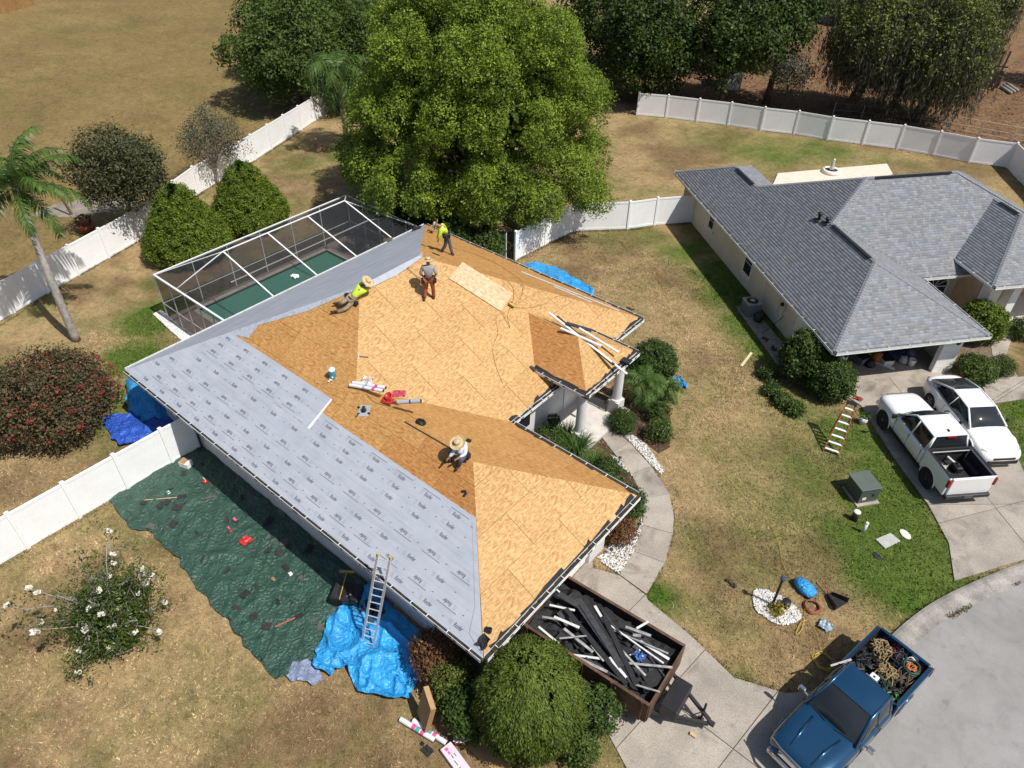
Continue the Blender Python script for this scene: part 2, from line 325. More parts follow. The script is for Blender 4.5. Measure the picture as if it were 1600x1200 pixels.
def grass_tufts():
    n = 330000; u = RNG.random((n, 2)); d = 17+28*u[:, 0]**1.0
    # scatter where the lawn is near enough for blades to show
    x = -8+41*RNG.random(n); y = -9.5+36*RNG.random(n); P = np.stack([x, y], 1)
    keep = np.ones(n, bool)
    for p in PAVED: keep &= ~inpoly(P, p)
    P = P[keep]; x, y = P.T; n = len(P)
    g = greenness(x, y); h = .02+.045*RNG.random(n)+.03*g; a = RNG.random(n)*2*np.pi; wd = .012+.018*RNG.random(n)
    ox = np.cos(a)*wd; oy = np.sin(a)*wd; lx = RNG.normal(0, .055, n); ly = RNG.normal(0, .055, n)
    # longer ragged tufts along fences, kerbs and paving edges
    V = np.empty((n, 3, 3), np.float32); V[:, 0] = np.stack([x-ox, y-oy, np.zeros(n)-.005], 1); V[:, 1] = np.stack([x+ox, y+oy, np.zeros(n)-.005], 1); V[:, 2] = np.stack([x+lx, y+ly, h], 1)
    kx = np.floor(x*5).astype(int)*7919+np.floor(y*5).astype(int)*104729; ck = (np.sin(kx*12.9898)*43758.5453) % 1; c = grasscol(x, y)*(.40+.65*RNG.random(n)+.95*ck)[:, None]; ol = (vnoise(x, y, .35, 31) > .6)[:, None]; c = c*(1-.25*ol)+np.array([.10, .115, .035])*.25*ol*(.6+.8*RNG.random(n))[:, None]
    ed = []
    for pl in [DRIVE+DRIVE[:1], NDRIVE[:6], WALKPOLY+WALKPOLY[:1], [tuple(q[:2]) for q in KERBC], [(3.0, .5), (3.0, -9)], [(3.25, -3.3), (3.25, -9)], [(-11.6, -2), (-13.7, 3.65), (-14.9, 7.6), (-18, 13.6), (-20, 19.3), (-22.4, 25)], [G2(805, 409), G2(897, 363), G2(980, 360), G2(1082, 349)]]:
        for a_, b_ in zip(pl[:-1], pl[1:]):
            a_ = np.array(a_); b_ = np.array(b_); k_ = int(np.linalg.norm(b_-a_)*90); t_ = RNG.random((k_, 1)); ed.append(a_+(b_-a_)*t_+RNG.normal(0, .05, (k_, 2)))
    E_ = np.vstack(ed); E_ = E_[vnoise(E_[:, 0], E_[:, 1], .5, 41) > .38]; ke = np.ones(len(E_), bool)
    for p in PAVED[:3]: ke &= ~inpoly(E_+RNG.normal(0, .02, E_.shape), p)
    E_ = E_[ke]; k_ = len(E_); a = RNG.random(k_)*6.28; V2 = np.empty((k_, 3, 3), np.float32); hh = .05+.10*RNG.random(k_); s_ = np.stack([np.cos(a), np.sin(a)], 1)*.014
    V2[:, 0, :2] = E_-s_; V2[:, 1, :2] = E_+s_; V2[:, 2, :2] = E_+RNG.normal(0, .06, (k_, 2)); V2[:, :2, 2] = 0; V2[:, 2, 2] = hh; c2 = (grasscol(E_[:, 0], E_[:, 1])*.5+np.array([.09, .115, .03])*.5)*(.5+.8*RNG.random(k_))[:, None]
    V = np.vstack([V, V2]); c = np.vstack([c, c2]); n = len(V)
    o = npmesh('grass', V.reshape(-1, 3), np.arange(n*3).reshape(-1, 3), attrmat('grass_blades', 'col', .8, .15, .1), attrs={'col': np.repeat(c, 3, 0)})
    tag(o, 'short patchy lawn grass, mostly dry and tan with green patches', 'grass', kind='stuff')
grass_tufts()

# ------------------------------------------------------------------ road, kerb, drives
def asphalt():
    m, t, b, N, L = nodes_of('asphalt'); tc = N.new('ShaderNodeTexCoord'); o = tc.outputs['Object']
    c = ramp(N, L, noise(N, L, o, .5, 5), [(.3, (.225, .218, .212)), (.7, (.285, .278, .272))])
    c = mixcol(N, L, 1., c, ramp(N, L, noise(N, L, o, 55, 3, .8), [(.35, g3(.8)), (.65, g3(1.15))]), 'MULTIPLY')
    c = mixcol(N, L, 1., c, ramp(N, L, noise(N, L, o, 2.2, 3, .5), [(.27, g3(.82)), (.36, g3(1))]), 'MULTIPLY')
    v = N.new('ShaderNodeTexVoronoi'); v.feature = 'DISTANCE_TO_EDGE'; v.inputs['Scale'].default_value = .28; mv = N.new('ShaderNodeVectorMath'); mv.operation = 'MULTIPLY_ADD'; mv.inputs[1].default_value = (.9, .9, .9); nn = N.new('ShaderNodeTexNoise'); nn.inputs['Scale'].default_value = 1.4; nn.inputs['Detail'].default_value = 5; L.new(o, nn.inputs['Vector']); L.new(nn.outputs['Color'], mv.inputs[0]); L.new(o, mv.inputs[2]); L.new(mv.outputs[0], v.inputs['Vector'])
    c = mixcol(N, L, .14, c, mixcol(N, L, 1., c, ramp(N, L, v.outputs['Distance'], [(.003, g3(.55)), (.012, g3(1))]), 'MULTIPLY')); c = mixcol(N, L, 1., c, ramp(N, L, noise(N, L, o, 1.1, 7, .7, 1.), [(.3, g3(.86)), (.5, g3(1)), (.7, g3(1.08))]), 'MULTIPLY')
    L.new(c, b.inputs['Base Color']); b.inputs['Roughness'].default_value = .9
    bn = N.new('ShaderNodeBump'); bn.inputs['Strength'].default_value = .3; bn.inputs['Distance'].default_value = .01
    L.new(noise(N, L, o, 120, 2), bn.inputs['Height']); L.new(bn.outputs[0], b.inputs['Normal']); return m
def offs(line, d):
    out = []
    for i, q in enumerate(line):
        t = np.array(line[min(i+1, len(line)-1)])-np.array(line[max(i-1, 0)]); t = t/np.linalg.norm(t)
        out.append((q[0]+(-t[1])*d, q[1]+t[0]*d))
    return out
kf = offs(KERBC, .62)                                   # street side of the kerb
def kerb_litter():
    P_ = np.array([q[:2] for q in kf]); i = RNG.integers(0, len(P_)-1, 5200); t = RNG.random((5200, 1)); Q = P_[i]+(P_[i+1]-P_[i])*t+RNG.normal(0, .05, (5200, 2)); k = vnoise(Q[:, 0], Q[:, 1], .9, 51) > .58; Q = Q[k]; n = len(Q); a = RNG.random(n)*6.28; s_ = .012+.02*RNG.random(n); V = np.zeros((n, 3, 3)); 
    for j in range(3): V[:, j, 0] = Q[:, 0]+s_*np.cos(a+j*2.1); V[:, j, 1] = Q[:, 1]+s_*np.sin(a+j*2.1); V[:, j, 2] = .026+.05*RNG.random(n)*(j == 2)
    c = np.where(RNG.random((n, 1)) < .5, np.array([[.10, .085, .04]]), np.array([[.15, .10, .06]]))*(.5+RNG.random((n, 1))); o = npmesh('kerb_litter', V.reshape(-1, 3), np.arange(3*n).reshape(-1, 3), attrmat('kerb_litter_mat', 'col', .9), attrs={'col': np.repeat(c, 3, 0)}); tag(o, 'dry weeds and grit along the kerb joint', 'litter', kind='stuff')
kerb_litter()
rd = MB(); rd.prism([tuple(q) for q in kf]+[(75, -20), (75, 40)], -.2, .015); tag(rd.build('road', asphalt()), kind='structure')
kr = bpy.data.objects.new('kerb', None); COL.objects.link(kr); tag(kr, kind='structure')
for i in range(0, len(KERBC)-1, 4):
    seg = KERBC[i:i+5]; k = MB(); V = []; prof = [(0, -.1), (0, .10), (.1, .125), (.22, .115), (.36, .05), (.5, .025), (.63, .02), (.63, -.1)]
    L0 = [offs(KERBC, d)[i:i+5] for d, _ in prof]
    for j in range(len(seg)):
        for p, (d, z) in enumerate(prof):
            q = np.array(L0[p][j]); V.append((q[0], q[1], z))
    # small joint gap between sections
    n = len(prof); V = np.array(V); V[:n, :2] += (V[n:2*n, :2]-V[:n, :2])*.012
    F = [(a*n+p, (a+1)*n+p, (a+1)*n+p+1, a*n+p+1)[::-1] for a in range(len(seg)-1) for p in range(n-1)]+[tuple(range(n)), tuple(range((len(seg)-1)*n, len(seg)*n))[::-1]]
    k.add(V, F); k.build('kerb_section', M['kerbc'], kr, smooth=False)
def slabs(root, poly, lines, z=.05, gap=.012):
    """cut a paved polygon into slabs by straight lines ((point),(direction)); each piece its own object"""
    pieces = [poly]
    for (p, d) in lines:
        nrm = np.array([-d[1], d[0]]); nrm = nrm/np.linalg.norm(nrm); new = []
        for q in pieces:
            for sg in (1, -1):
                out = []; n = len(q)
                for i in range(n):
                    a, b = np.array(q[i]), np.array(q[(i+1) % n]); da = sg*((a-p)@nrm)-gap; db = sg*((b-p)@nrm)-gap
                    if da >= 0: out.append(tuple(a))
                    if (da >= 0) != (db >= 0): out.append(tuple(a+(b-a)*da/(da-db)))
                if len(out) > 2 and parea(out) > .03: new.append(out)
        pieces = new
    for q in pieces:
        b = MB(); b.prism(q, -.06, z+random.uniform(-.004, .004)); b.build('slab', M['concrete'], root)
dr = bpy.data.objects.new('driveway', None); COL.objects.link(dr); tag(dr, kind='structure')
slabs(dr, DRIVE, [((20.4, 4), (.08, 1)), ((22.9, 4), (.1, 1)), ((25.2, 4), (.1, 1)), ((20, 3.75), (1, -.03))])
nd = bpy.data.objects.new('neighbour_driveway', None); COL.objects.link(nd); tag(nd, kind='structure')
p0 = np.array(nb(18.55, 3.8)); slabs(nd, NDRIVE, [(tuple(p0), (.72, -.69)), (tuple(np.array(nb(20.4, 3))), tuple(NBY)), (G2(1450, 790), (.75, .66)), (G2(1480, 815), (.55, .83)), (G2(1400, 705), (.72, .69))])
wk = bpy.data.objects.new('front_walk', None); COL.objects.link(wk); tag(wk, kind='structure')
pairs = [(0, 0), (1, 1), (2, 2), (3, 3), (5, 5), (6, 6), (7, 7)]
for (a, _), (b_, _) in zip(pairs[:-1], pairs[1:]):
    o_ = [np.array(zw(q)) for q in WOUT[a:b_+1]]; i_ = [np.array(zw(q)) for q in WINN[a:b_+1]]
    poly = o_+i_[::-1]; c = sum(poly)/len(poly); poly = [tuple(c+(q-c)*.988) for q in poly]
    MB().prism(poly, -.06, .05+random.uniform(-.004, .004)).build('slab', M['concrete'], wk)
nw = bpy.data.objects.new('neighbour_walk', None); COL.objects.link(nw); tag(nw, kind='structure')
slabs(nw, [G2(1532, 600), G2(1548, 632), G2(1640, 618), G2(1640, 585), G2(1590, 590), G2(1572, 555), G2(1580, 530), G2(1615, 520), G2(1600, 500), G2(1545, 520), G2(1550, 555), G2(1568, 590)], [(G2(1575, 610), (.3, 1)), (G2(1600, 600), (.3, 1))], z=.045)

# ================================================================== MAIN HOUSE
def plane(n, p): n = np.array(n, float); return n, float(n@np.array(p))
PSW = plane((0, -S, 1), (0, 0, ZE)); PNW = plane((-S, 0, 1), (0, 0, ZE)); PSE = plane((S, 0, 1), (XD, 0, ZE)); PNE = plane((0, S, 1), (0, WY, ZE))
PGN = plane((0, S, 1), (0, WG, ZE)); PGS = plane((S, 0, 1), (LX, 0, ZE))
S1 = (XD/2, XD/2, ZE+S*XD/2); S2 = (XD/2, WY-XD/2, ZE+S*XD/2); HG = WG/2
G1 = (XD-HG, HG, ZE+S*HG); GA = (LX-HG, HG, ZE+S*HG)
PEZ, PY0, PY1, PX1 = 3.25, 10.25, 13.78, 15.06; PH = (PY1-PY0)/2; PZ = PEZ+S*PH; PM = (PY0+PY1)/2
def sex(z): return XD-(z-ZE)/S                         # x on the main SE face at height z
house = thing('roofing_house', 'single storey house with its roof stripped to bare wood sheathing', 'house', (9, 7, 0))
m_deck = mat('roof_felt_gap', (.11, .068, .036), .9)
def osb(name, base, rough=.62):
    m, t, b, N, L = nodes_of(name); tc = N.new('ShaderNodeTexCoord'); oi = N.new('ShaderNodeObjectInfo')
    # flakes: two stretched voronoi layers turned against each other
    def layer(rot, sc_):
        mp = N.new('ShaderNodeMapping'); mp.inputs['Rotation'].default_value = (0, 0, rot); mp.inputs['Scale'].default_value = sc_
        nn = N.new('ShaderNodeTexNoise'); nn.inputs['Scale'].default_value = 1.3; L.new(tc.outputs['Object'], nn.inputs['Vector'])
        mv = N.new('ShaderNodeVectorMath'); mv.operation = 'MULTIPLY_ADD'; mv.inputs[1].default_value = (.25, .25, .25)
        L.new(nn.outputs['Color'], mv.inputs[0]); L.new(tc.outputs['Object'], mv.inputs[2]); L.new(mv.outputs[0], mp.inputs[0])
        v = N.new('ShaderNodeTexVoronoi'); v.inputs['Scale'].default_value = 1; L.new(mp.outputs[0], v.inputs['Vector'])
        sp = N.new('ShaderNodeSeparateColor'); L.new(v.outputs['Color'], sp.inputs[0]); return sp.outputs[0], sp.outputs[1]
    a, a2 = layer(.5, (10, 32, 1)); d, d2 = layer(-.75, (9, 28, 1))
    lo = tuple(q*.58 for q in base); hi = (min(1, base[0]*1.30), base[1]*1.40, base[2]*1.62); red = (base[0]*.84, base[1]*.60, base[2]*.42)
    c = ramp(N, L, a, [(0, lo), (.35, base), (.75, base), (1, hi)])
    c2 = ramp(N, L, d, [(0, red), (.3, base), (1, hi)])
    c = mixcol(N, L, .45, c, c2)
    e, e2 = layer(.1, (9, 30, 1)); c = mixcol(N, L, 1., c, ramp(N, L, e, [(0, (.74, .69, .64)), (.14, (.92, .9, .88)), (.3, (1, 1, 1)), (.85, (1, 1, 1)), (1, (1.12, 1.13, 1.15))]), 'MULTIPLY')
    sx = N.new('ShaderNodeSeparateXYZ'); L.new(tc.outputs['Object'], sx.inputs[0])     # printed framing grid
    for o_, per in ((0, .61), (1, .4065)):
        w1 = N.new('ShaderNodeMath'); w1.operation = 'PINGPONG'; w1.inputs[1].default_value = per/2; L.new(sx.outputs[o_], w1.inputs[0])
        ln = ramp(N, L, w1.outputs[0], [(.004, (.70, .58, .50)), (.012, (1, 1, 1))]); c = mixcol(N, L, .55, c, mixcol(N, L, 1., c, ln, 'MULTIPLY'))
    big = noise(N, L, tc.outputs['Object'], .9, 4); c = mixcol(N, L, 1., c, ramp(N, L, big, [(.3, (.93, .91, .89)), (.7, (1.04, 1.04, 1.04))]), 'MULTIPLY')
    c = mixcol(N, L, 1., c, ramp(N, L, oi.outputs['Random'], [(0, (.95, .93, .91)), (1, (1.03, 1.03, 1.04))]), 'MULTIPLY')
    L.new(c, b.inputs['Base Color']); b.inputs['Roughness'].default_value = rough; b.inputs['Specular IOR Level'].default_value = .35
    bn = N.new('ShaderNodeBump'); bn.inputs['Strength'].default_value = .35; bn.inputs['Distance'].default_value = .01; L.new(a2, bn.inputs['Height']); L.new(bn.outputs[0], b.inputs['Normal'])
    return m
M['osb'] = osb('osb_pale', (.472, .290, .115)); M['osbd'] = osb('osb_orange', (.44, .240, .080)); M['osbr'] = osb('osb_brown', (.39, .188, .058))  # pale, orange per slope: sun sheen partly put into colour; brown also older sheets
roof = MB()
RN = {k: np.array(p[0])/np.linalg.norm(p[0]) for k, p in (('SW', PSW), ('NW', PNW), ('SE', PSE), ('NE', PNE))}
A0, B0, C0, D0, E0, N0 = (0, 0, ZE), (LX, 0, ZE), (LX, WG, ZE), (XD, WG, ZE), (XD, WY, ZE), (0, WY, ZE)
FACES = {'SWm': ([A0, B0, GA, G1, S1], 'SW'), 'NW': ([A0, S1, S2, N0], 'NW'), 'SE': ([D0, E0, S2, S1, G1], 'SE'), 'NE': ([N0, S2, E0], 'NE'), 'GN': ([C0, D0, G1, GA], 'NE'), 'GS': ([B0, C0, GA], 'SE')}
for k, (p, nk) in FACES.items(): roof.slab([np.array(q)-RN[nk]*.016 for q in p], RN[nk], .10)
rf = roof.build('roof', m_deck, house, world=True)
porch = MB(); PA = (PX1-PH, PM, PZ); PB = (sex(PZ), PM, PZ)
PF = {'PL': ([(sex(PEZ), PY0, PEZ), (PX1, PY0, PEZ), PA, PB], 'SW'), 'PF': ([(PX1, PY0, PEZ), (PX1, PY1, PEZ), PA], 'SE'), 'PR': ([(PX1, PY1, PEZ), (sex(PEZ), PY1, PEZ), PB, PA], 'NE')}
for k, (p, nk) in PF.items(): porch.slab([np.array(q)-RN[nk]*.016 for q in p], RN[nk], .10)
prf = porch.build('porch_roof', m_deck, house, world=True)
def panels(root, pts, nk, m, off=0., bmin=-1., rows=None, msel=None):
    n = RN[nk]; ax = {'SW': (1, 0, 0), 'NW': (0, -1, 0), 'SE': (0, 1, 0), 'NE': (-1, 0, 0)}[nk]; ax = np.array(ax, float); up = np.cross(n, ax)
    if up[2] < 0: up = -up
    O = np.array(pts[0], float); P2 = [((np.array(q)-O)@ax, (np.array(q)-O)@up) for q in pts]
    x0 = min(q[0] for q in P2); x1 = max(q[0] for q in P2); y0 = min(q[1] for q in P2); y1 = max(q[1] for q in P2)
    r = 0; y = y0
    while y < y1:
        x = x0-off-(1.22 if r % 2 else 0)-random.uniform(0, .3)
        while x < x1:
            c = clip_poly(P2, (x+.006, y+.005, x+2.434, y+1.215))
            if c and parea(c) > .02 and max(q[1] for q in c) > bmin:
                cx = sum(q[0] for q in c)/len(c); cy = sum(q[1] for q in c)/len(c)
                cen = O+ax*cx+up*cy; b = MB(); lift = random.uniform(0, .004)
                # local frame: x along eave, y up slope
                b.slab([(q[0]-cx, q[1]-cy, lift) for q in c], (0, 0, 1), .012)
                mm = m if msel is None else msel(cen, m); o = b.build('sheathing_panel', mm, root)
                R_ = np.stack([ax, np.cross(n, ax), n], 1)
                if (np.cross(n, ax)@up) < 0: raise ValueError
                T = Matrix([[*R_[0], 0], [*R_[1], 0], [*R_[2], 0], [0, 0, 0, 1]]); T.translation = Vector(cen-np.array(root.parent.location))
                o.matrix_local = T
            x += 2.44
        y += 1.22; r += 1
panels(rf, FACES['SE'][0], 'SE', M['osb']); panels(rf, FACES['GS'][0], 'SE', M['osb'])
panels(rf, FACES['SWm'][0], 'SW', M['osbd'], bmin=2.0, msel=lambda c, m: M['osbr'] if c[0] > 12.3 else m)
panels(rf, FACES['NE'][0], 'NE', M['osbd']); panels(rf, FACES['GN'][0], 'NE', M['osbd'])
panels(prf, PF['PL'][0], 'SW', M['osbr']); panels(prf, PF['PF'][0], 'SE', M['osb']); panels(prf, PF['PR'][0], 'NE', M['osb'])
MB().bar(RP(632, 659, PSW, .01), np.array(GA)+[-.3, 0, .005], .035, .03).build('ridge_slot', M['dark'], house, world=True)

# --- underlayment
def under_mat(name, lines):
    m, t, b, N, L = nodes_of(name); tc = N.new('ShaderNodeTexCoord'); o = tc.outputs['Object']
    c = ramp(N, L, noise(N, L, o, 1.4, 5), [(.3, (.335, .362, .415)), (.7, (.385, .412, .465))])
    sp = N.new('ShaderNodeMapping'); sp.inputs['Scale'].default_value = (16, .5, 16) if lines else (.6, 7, 7); L.new(o, sp.inputs[0])
    st = noise(N, L, sp.outputs[0], 1.0, 4, .6)
    c = mixcol(N, L, 1., c, ramp(N, L, st, [(.36, g3(.72 if lines else .93)), (.52, g3(1.03))]), 'MULTIPLY')
    vo = N.new('ShaderNodeTexVoronoi'); vo.inputs['Scale'].default_value = 4.2; L.new(o, vo.inputs['Vector'])   # cap nails
    c = mixcol(N, L, 1., c, ramp(N, L, vo.outputs['Distance'], [(.05, g3(.62)), (.08, g3(1))]), 'MULTIPLY')
    L.new(c, b.inputs['Base Color']); b.inputs['Roughness'].default_value = .55; b.inputs['Specular IOR Level'].default_value = .35
    bn = N.new('ShaderNodeBump'); bn.inputs['Strength'].default_value = .8 if lines else .35; bn.inputs['Distance'].default_value = .03; L.new(st, bn.inputs['Height']); L.new(bn.outputs[0], b.inputs['Normal']); return m
mu = under_mat('underlayment', False); mul = under_mat('underlayment_streaked', True); m_ink = mat('print_ink', (.095, .105, .13), .6); m_ink2 = mat('print_ink_faint', (.17, .19, .225), .6)
m_ink3 = mat('print_ink_blue', (.12, .19, .26), .6)
TV, TF = textmesh('Roofer', .18, shear=.3)
def sw(x, y, h): return np.array([x, y-S/math.sqrt(1+S*S)*h, ZE+S*y+h/math.sqrt(1+S*S)])
def strip(x0, x1, y0, y1, lvl, rows):
    P2 = clip_poly([(0-.03, -.05), (LX+.03, -.05), (LX-4.2, 4.2), (4.2, 4.2)], (x0, y0, x1, y1)); h = .012+lvl*.004
    b = MB(); b.slab([sw(x, y, h) for x, y in P2], RN['SW'], .004); st = b.build('underlayment_strip', mu, house, world=True)
    ink = MB(); ic = MB(); X = np.array([1, 0, 0.]); Y = np.array([0, 1, S])/math.sqrt(1+S*S); hh = h+.003
    for y, inv, line, ph in rows:
        x = math.floor(x0/1.19)*1.19+ph
        while x < x1+1:
            def inside(xx, yy): return x0+.1 < xx < x1-.1 and yy+.15 < xx < LX-yy-.15 and xx < LX-yy-.2
            if inside(x, y) and inside(x+.3, y) and inside(x-.2, y):
                sg = -1 if inv else 1; c = sw(x, y, hh)
                ink.add([c+sg*(X*v[0]*.60+Y*v[1]) for v in TV], TF)
                q = sw(x-sg*.28, y, hh)
                for k in range(3): ic.add([q+sg*(X*a+Y*bb) for a, bb in ((-.05, -.05+k*.05), (.05, -.05+k*.05), (.05, -.042+k*.05), (-.05, -.042+k*.05))], [(0, 1, 2, 3)])
                d = sw(x+.62, y-.02, hh); ink.add([d+X*a+Y*bb for a, bb in ((-.03, -.016), (.03, -.008), (.03, .016), (-.02, .008))], [(0, 1, 2, 3)])
            if line and inside(x-.3, y) and inside(x+.4, y):
                yl = y+(.11 if not inv else -.11)
                ic.add([sw(x-.32, yl-.010, hh), sw(x+.42, yl-.010, hh), sw(x+.42, yl+.010, hh), sw(x-.32, yl+.010, hh)], [(0, 1, 2, 3)])
            x += 1.19
    if ink.v: lo_ = ink.build('lettering', m_ink, st); lo_.location = -Vector(house.location); tag(lo_, kind='stuff')
    if ic.v: lo_ = ic.build('emblem', m_ink2, st); lo_.location = -Vector(house.location); tag(lo_, kind='stuff')
strip(0, 19.1, -.05, .72, 0, [(.16, 0, 0, .1), (.47, 1, 1, .6)])
strip(0, 19.1, .64, 1.46, 1, [(.80, 0, 0, .0), (1.22, 1, 1, .45)])
strip(0, 19.1, 1.38, 2.6, 2, [(1.73, 0, 0, .45), (2.05, 0, 0, .43), (2.36, 0, 1, .4)])
strip(0, 9.27, 2.02, 3.12, 3, [(2.24, 1, 1, .75), (2.56, 1, 0, .83), (2.88, 1, 0, .9)])
fe = MB(); fe.slab([sw(9.22, 1.98, .035), sw(9.30, 1.98, .035), sw(9.27, 3.1, .035), sw(9.21, 3.1, .035)], RN['SW'], .012); fe.build('folded_edge', M['vinyl'], house, world=True)
for k in range(7):                                     # streaked courses on the pool-side face
    x0 = k*.98-.04; x1 = min(6.80, x0+1.04); n = RN['NW']; P2 = clip_poly([(-.05, -.05), (6.78, 6.76), (6.78, 9.89), (-.05, 16.7)], (x0, -1, x1, 20))
    if len(P2) > 2: MB().slab([np.array([x, y, ZE+S*x])+n*(.01+.004*(k % 3)) for x, y in P2], n, .004).build('underlayment_strip', mul, house, world=True)
lap = [RP(px, py, PSW, .02) for px, py in ((330, 529), (372, 524), (388, 528), (404, 508), (480, 486), (560, 451))]+[np.array(S1)+[-.02, 0, .01]]+[np.array([q, q, ZE+S*q+.022]) for q in (6.4, 5.2, 4.2, 3.2)]
MB().slab(lap, RN['SW'], .004).build('underlayment_lap', mul, house, world=True)
nel = [np.array([6.78, 6.8, S1[2]+.03]), np.array([6.78, 9.87, S1[2]+.03]), np.array([6.3, 10.5, ZE+S*6.3+.03]), np.array([6.9, 9.95, S1[2]-.02]), np.array([7.05, 8.4, sex(0)*0+ZE+S*(XD-7.05)+.03]), np.array([7.0, 7.0, ZE+S*(XD-7.0)+.03])]
MB().add(nel, [(0, 5, 4, 3, 1), (1, 3, 2)]).build('underlayment_lap', mu, house, world=True)
# torn corner patch and hip overlap at the near end
hp = [sw(LX-y-dx, y, .03) for y, dx in ((.02, .05), (.8, .02), (1.6, .04), (2.5, .02))]+[sw(LX-y-dx, y, .03) for y, dx in ((2.55, .16), (1.6, .2), (.8, .22), (.2, .5))]
MB().slab(hp, RN['SW'], .004).build('underlayment_lap', mu, house, world=True)

# --- gutters with litter, black felt scraps along the eaves
m_lit = mat('gutter_litter', (.045, .035, .028), .95, var=.4, vs=20, bump=.8, bs=40); m_felt = mat('black_felt', (.022, .022, .024), .85, var=.3, vs=8)
def gutter(a, b, outn, z=ZE, br=.75, litter=True, root=house, wid=.15):
    a = np.array([*a, z-.02]); b = np.array([*b, z-.02]); o = np.array([*outn, 0.]); l = np.linalg.norm(b-a); d = (b-a)/l
    g = MB(); g.bar(a+o*(wid-.006), b+o*(wid-.006), .012, .02); g.bar(a+o*(wid-.01)+[0, 0, -.055], b+o*(wid-.01)+[0, 0, -.055], .008, .10); g.bar(a+o*wid/2+[0, 0, -.11], b+o*wid/2+[0, 0, -.11], wid, .01)
    g.bar(a-o*.014+[0, 0, -.10], b-o*.014+[0, 0, -.10], .02, .19)
    gt = g.build('gutter', M['gutter'], root, world=True); t = br*.6; off = Vector(root.location)
    while t < l:
        MB().bar(a+d*t+o*.002+[0, 0, .012], a+d*t+o*wid+[0, 0, .012], .022, .008).build('gutter_bracket', M['gutter'], gt).location = -off; t += br*random.uniform(.85, 1.15)
    if litter:
        q = MB(); t = 0
        while t < l-.05:
            s_ = random.uniform(.06, .3); q.box(a+d*(t+s_/2)+o*(wid/2+random.uniform(-.015, .015))+[0, 0, -.07+random.uniform(-.02, .03)], (s_*1.05, wid*.8, .07), math.atan2(d[1], d[0])+random.uniform(-.12, .12)); t += s_
        lo = q.build('gutter_litter', m_lit, gt); lo.location = -off; tag(lo, kind='stuff')
    return gt
gutter((0, 0), (LX, 0), (0, -1)); gutter((LX, 0), (LX, WG), (1, 0)); gutter((LX, WG), (XD, WG), (0, 1)); gutter((XD, WG), (XD, WY), (1, 0))
gutter((XD, WY), (0, WY), (0, 1)); gutter((0, WY), (0, 0), (-1, 0), litter=False)
gutter((sex(PEZ)+.02, PY0), (PX1, PY0), (0, -1), PEZ); gutter((PX1, PY0), (PX1, PY1), (1, 0), PEZ); gutter((PX1, PY1), (sex(PEZ)+.02, PY1), (0, 1), PEZ)
def scraps(a, b, inn, n, nk, dens=1.):
    a = np.array(a, float); b = np.array(b, float); l = np.linalg.norm(b-a); d = (b-a)/l; i3 = np.array(inn, float); nn = RN[nk]; t = 0
    while t < l-.2:
        s_ = random.uniform(.25, 1.1)
        if random.random() < dens:
            w0 = random.uniform(.03, .12); w1 = random.uniform(.03, .16); e = min(l, t+s_)
            P_ = [a+d*t, a+d*e, a+d*e+i3*w1, a+d*(t+e)/2+i3*random.uniform(.02, .14), a+d*t+i3*w0]
            MB().slab([q+nn*.014 for q in P_], nn, .01).build('felt_scrap', m_felt, house, world=True)
        t += s_
scraps(B0, C0, (-1, 0, S), 0, 'SE', .95); scraps(C0, D0, (0, -1, S), 0, 'NE', .75); scraps(D0, E0, (-1, 0, S), 0, 'SE', .85); scraps(E0, N0, (0, -1, S), 0, 'NE', .5)
scraps((PX1, PY0, PEZ), (PX1, PY1, PEZ), (-1, 0, S), 0, 'SE', .95); scraps((sex(PEZ), PY0, PEZ), (PX1, PY0, PEZ), (0, 1, S), 0, 'SW', .95)

# --- walls
def wallbox(mb, x0, x1, y0, y1, z0=0., z1=2.62): mb.box(((x0+x1)/2, (y0+y1)/2, (z0+z1)/2), (abs(x1-x0), abs(y1-y0), z1-z0))
IN = .65
for (x0, x1, y0, y1) in ((IN, 18.4, IN, IN+.2), (IN, IN+.2, IN+.2, 16.0), (IN+.2, 12.9, 15.8, 16.0), (12.7, 12.9, 7.0, 15.8), (12.9, 18.2, 6.8, 7.0)):
    w_ = MB(); wallbox(w_, x0, x1, y0, y1); w_.build('wall', M['stucco'], house, world=True)
w_ = MB(); wallbox(w_, 18.2, 18.4, IN+.2, 1.35); w_.build('wall', M['stucco'], house, world=True)
w_ = MB(); wallbox(w_, 18.2, 18.42, 6.1, 7.02); w_.build('wall', M['stucco'], house, world=True)
w_ = MB(); wallbox(w_, 18.2, 18.4, 1.35, 6.1, 2.2, 2.62); w_.build('wall', M['stucco'], house, world=True)
for k in range(4):
    MB().box((18.26, 3.725, .28+.55*k), (.05, 4.74, .54)).build('garage_door_panel', M['white'], house, world=True, bevel=.012)
so_ = MB(); so_.box((9.5, .33, 2.6), (17.8, .62, .03)); so_.box((18.72, 3.8, 2.6), (.6, 7.5, .03)); so_.box((16.3, 7.3, 2.6), (5.4, .6, .03)); so_.box((13.22, 11.9, 2.6), (.6, 8.4, .03)); so_.build('soffit', M['white'], house, world=True)
# garage corner plaque, front door, window
MB().box((18.44, 6.62, 1.75), (.03, .28, .42)).build('house_plaque', M['vinyl'], house, world=True)
fd = MB(); fd.box((12.93, 12.4, 1.15), (.06, .95, 2.1)); fdo = fd.build('front_door', mat('door_white', (.72, .70, .67), .5), house, world=True, bevel=.01)
wi = MB().box((12.92, 8.9, 1.45), (.05, 1.5, 1.2)).build('window', M['white'], house, world=True)
MB().box((12.955, 8.9, 1.45), (.02, 1.36, 1.06)).build('pane', M['glass'], wi).location = -Vector(house.location)
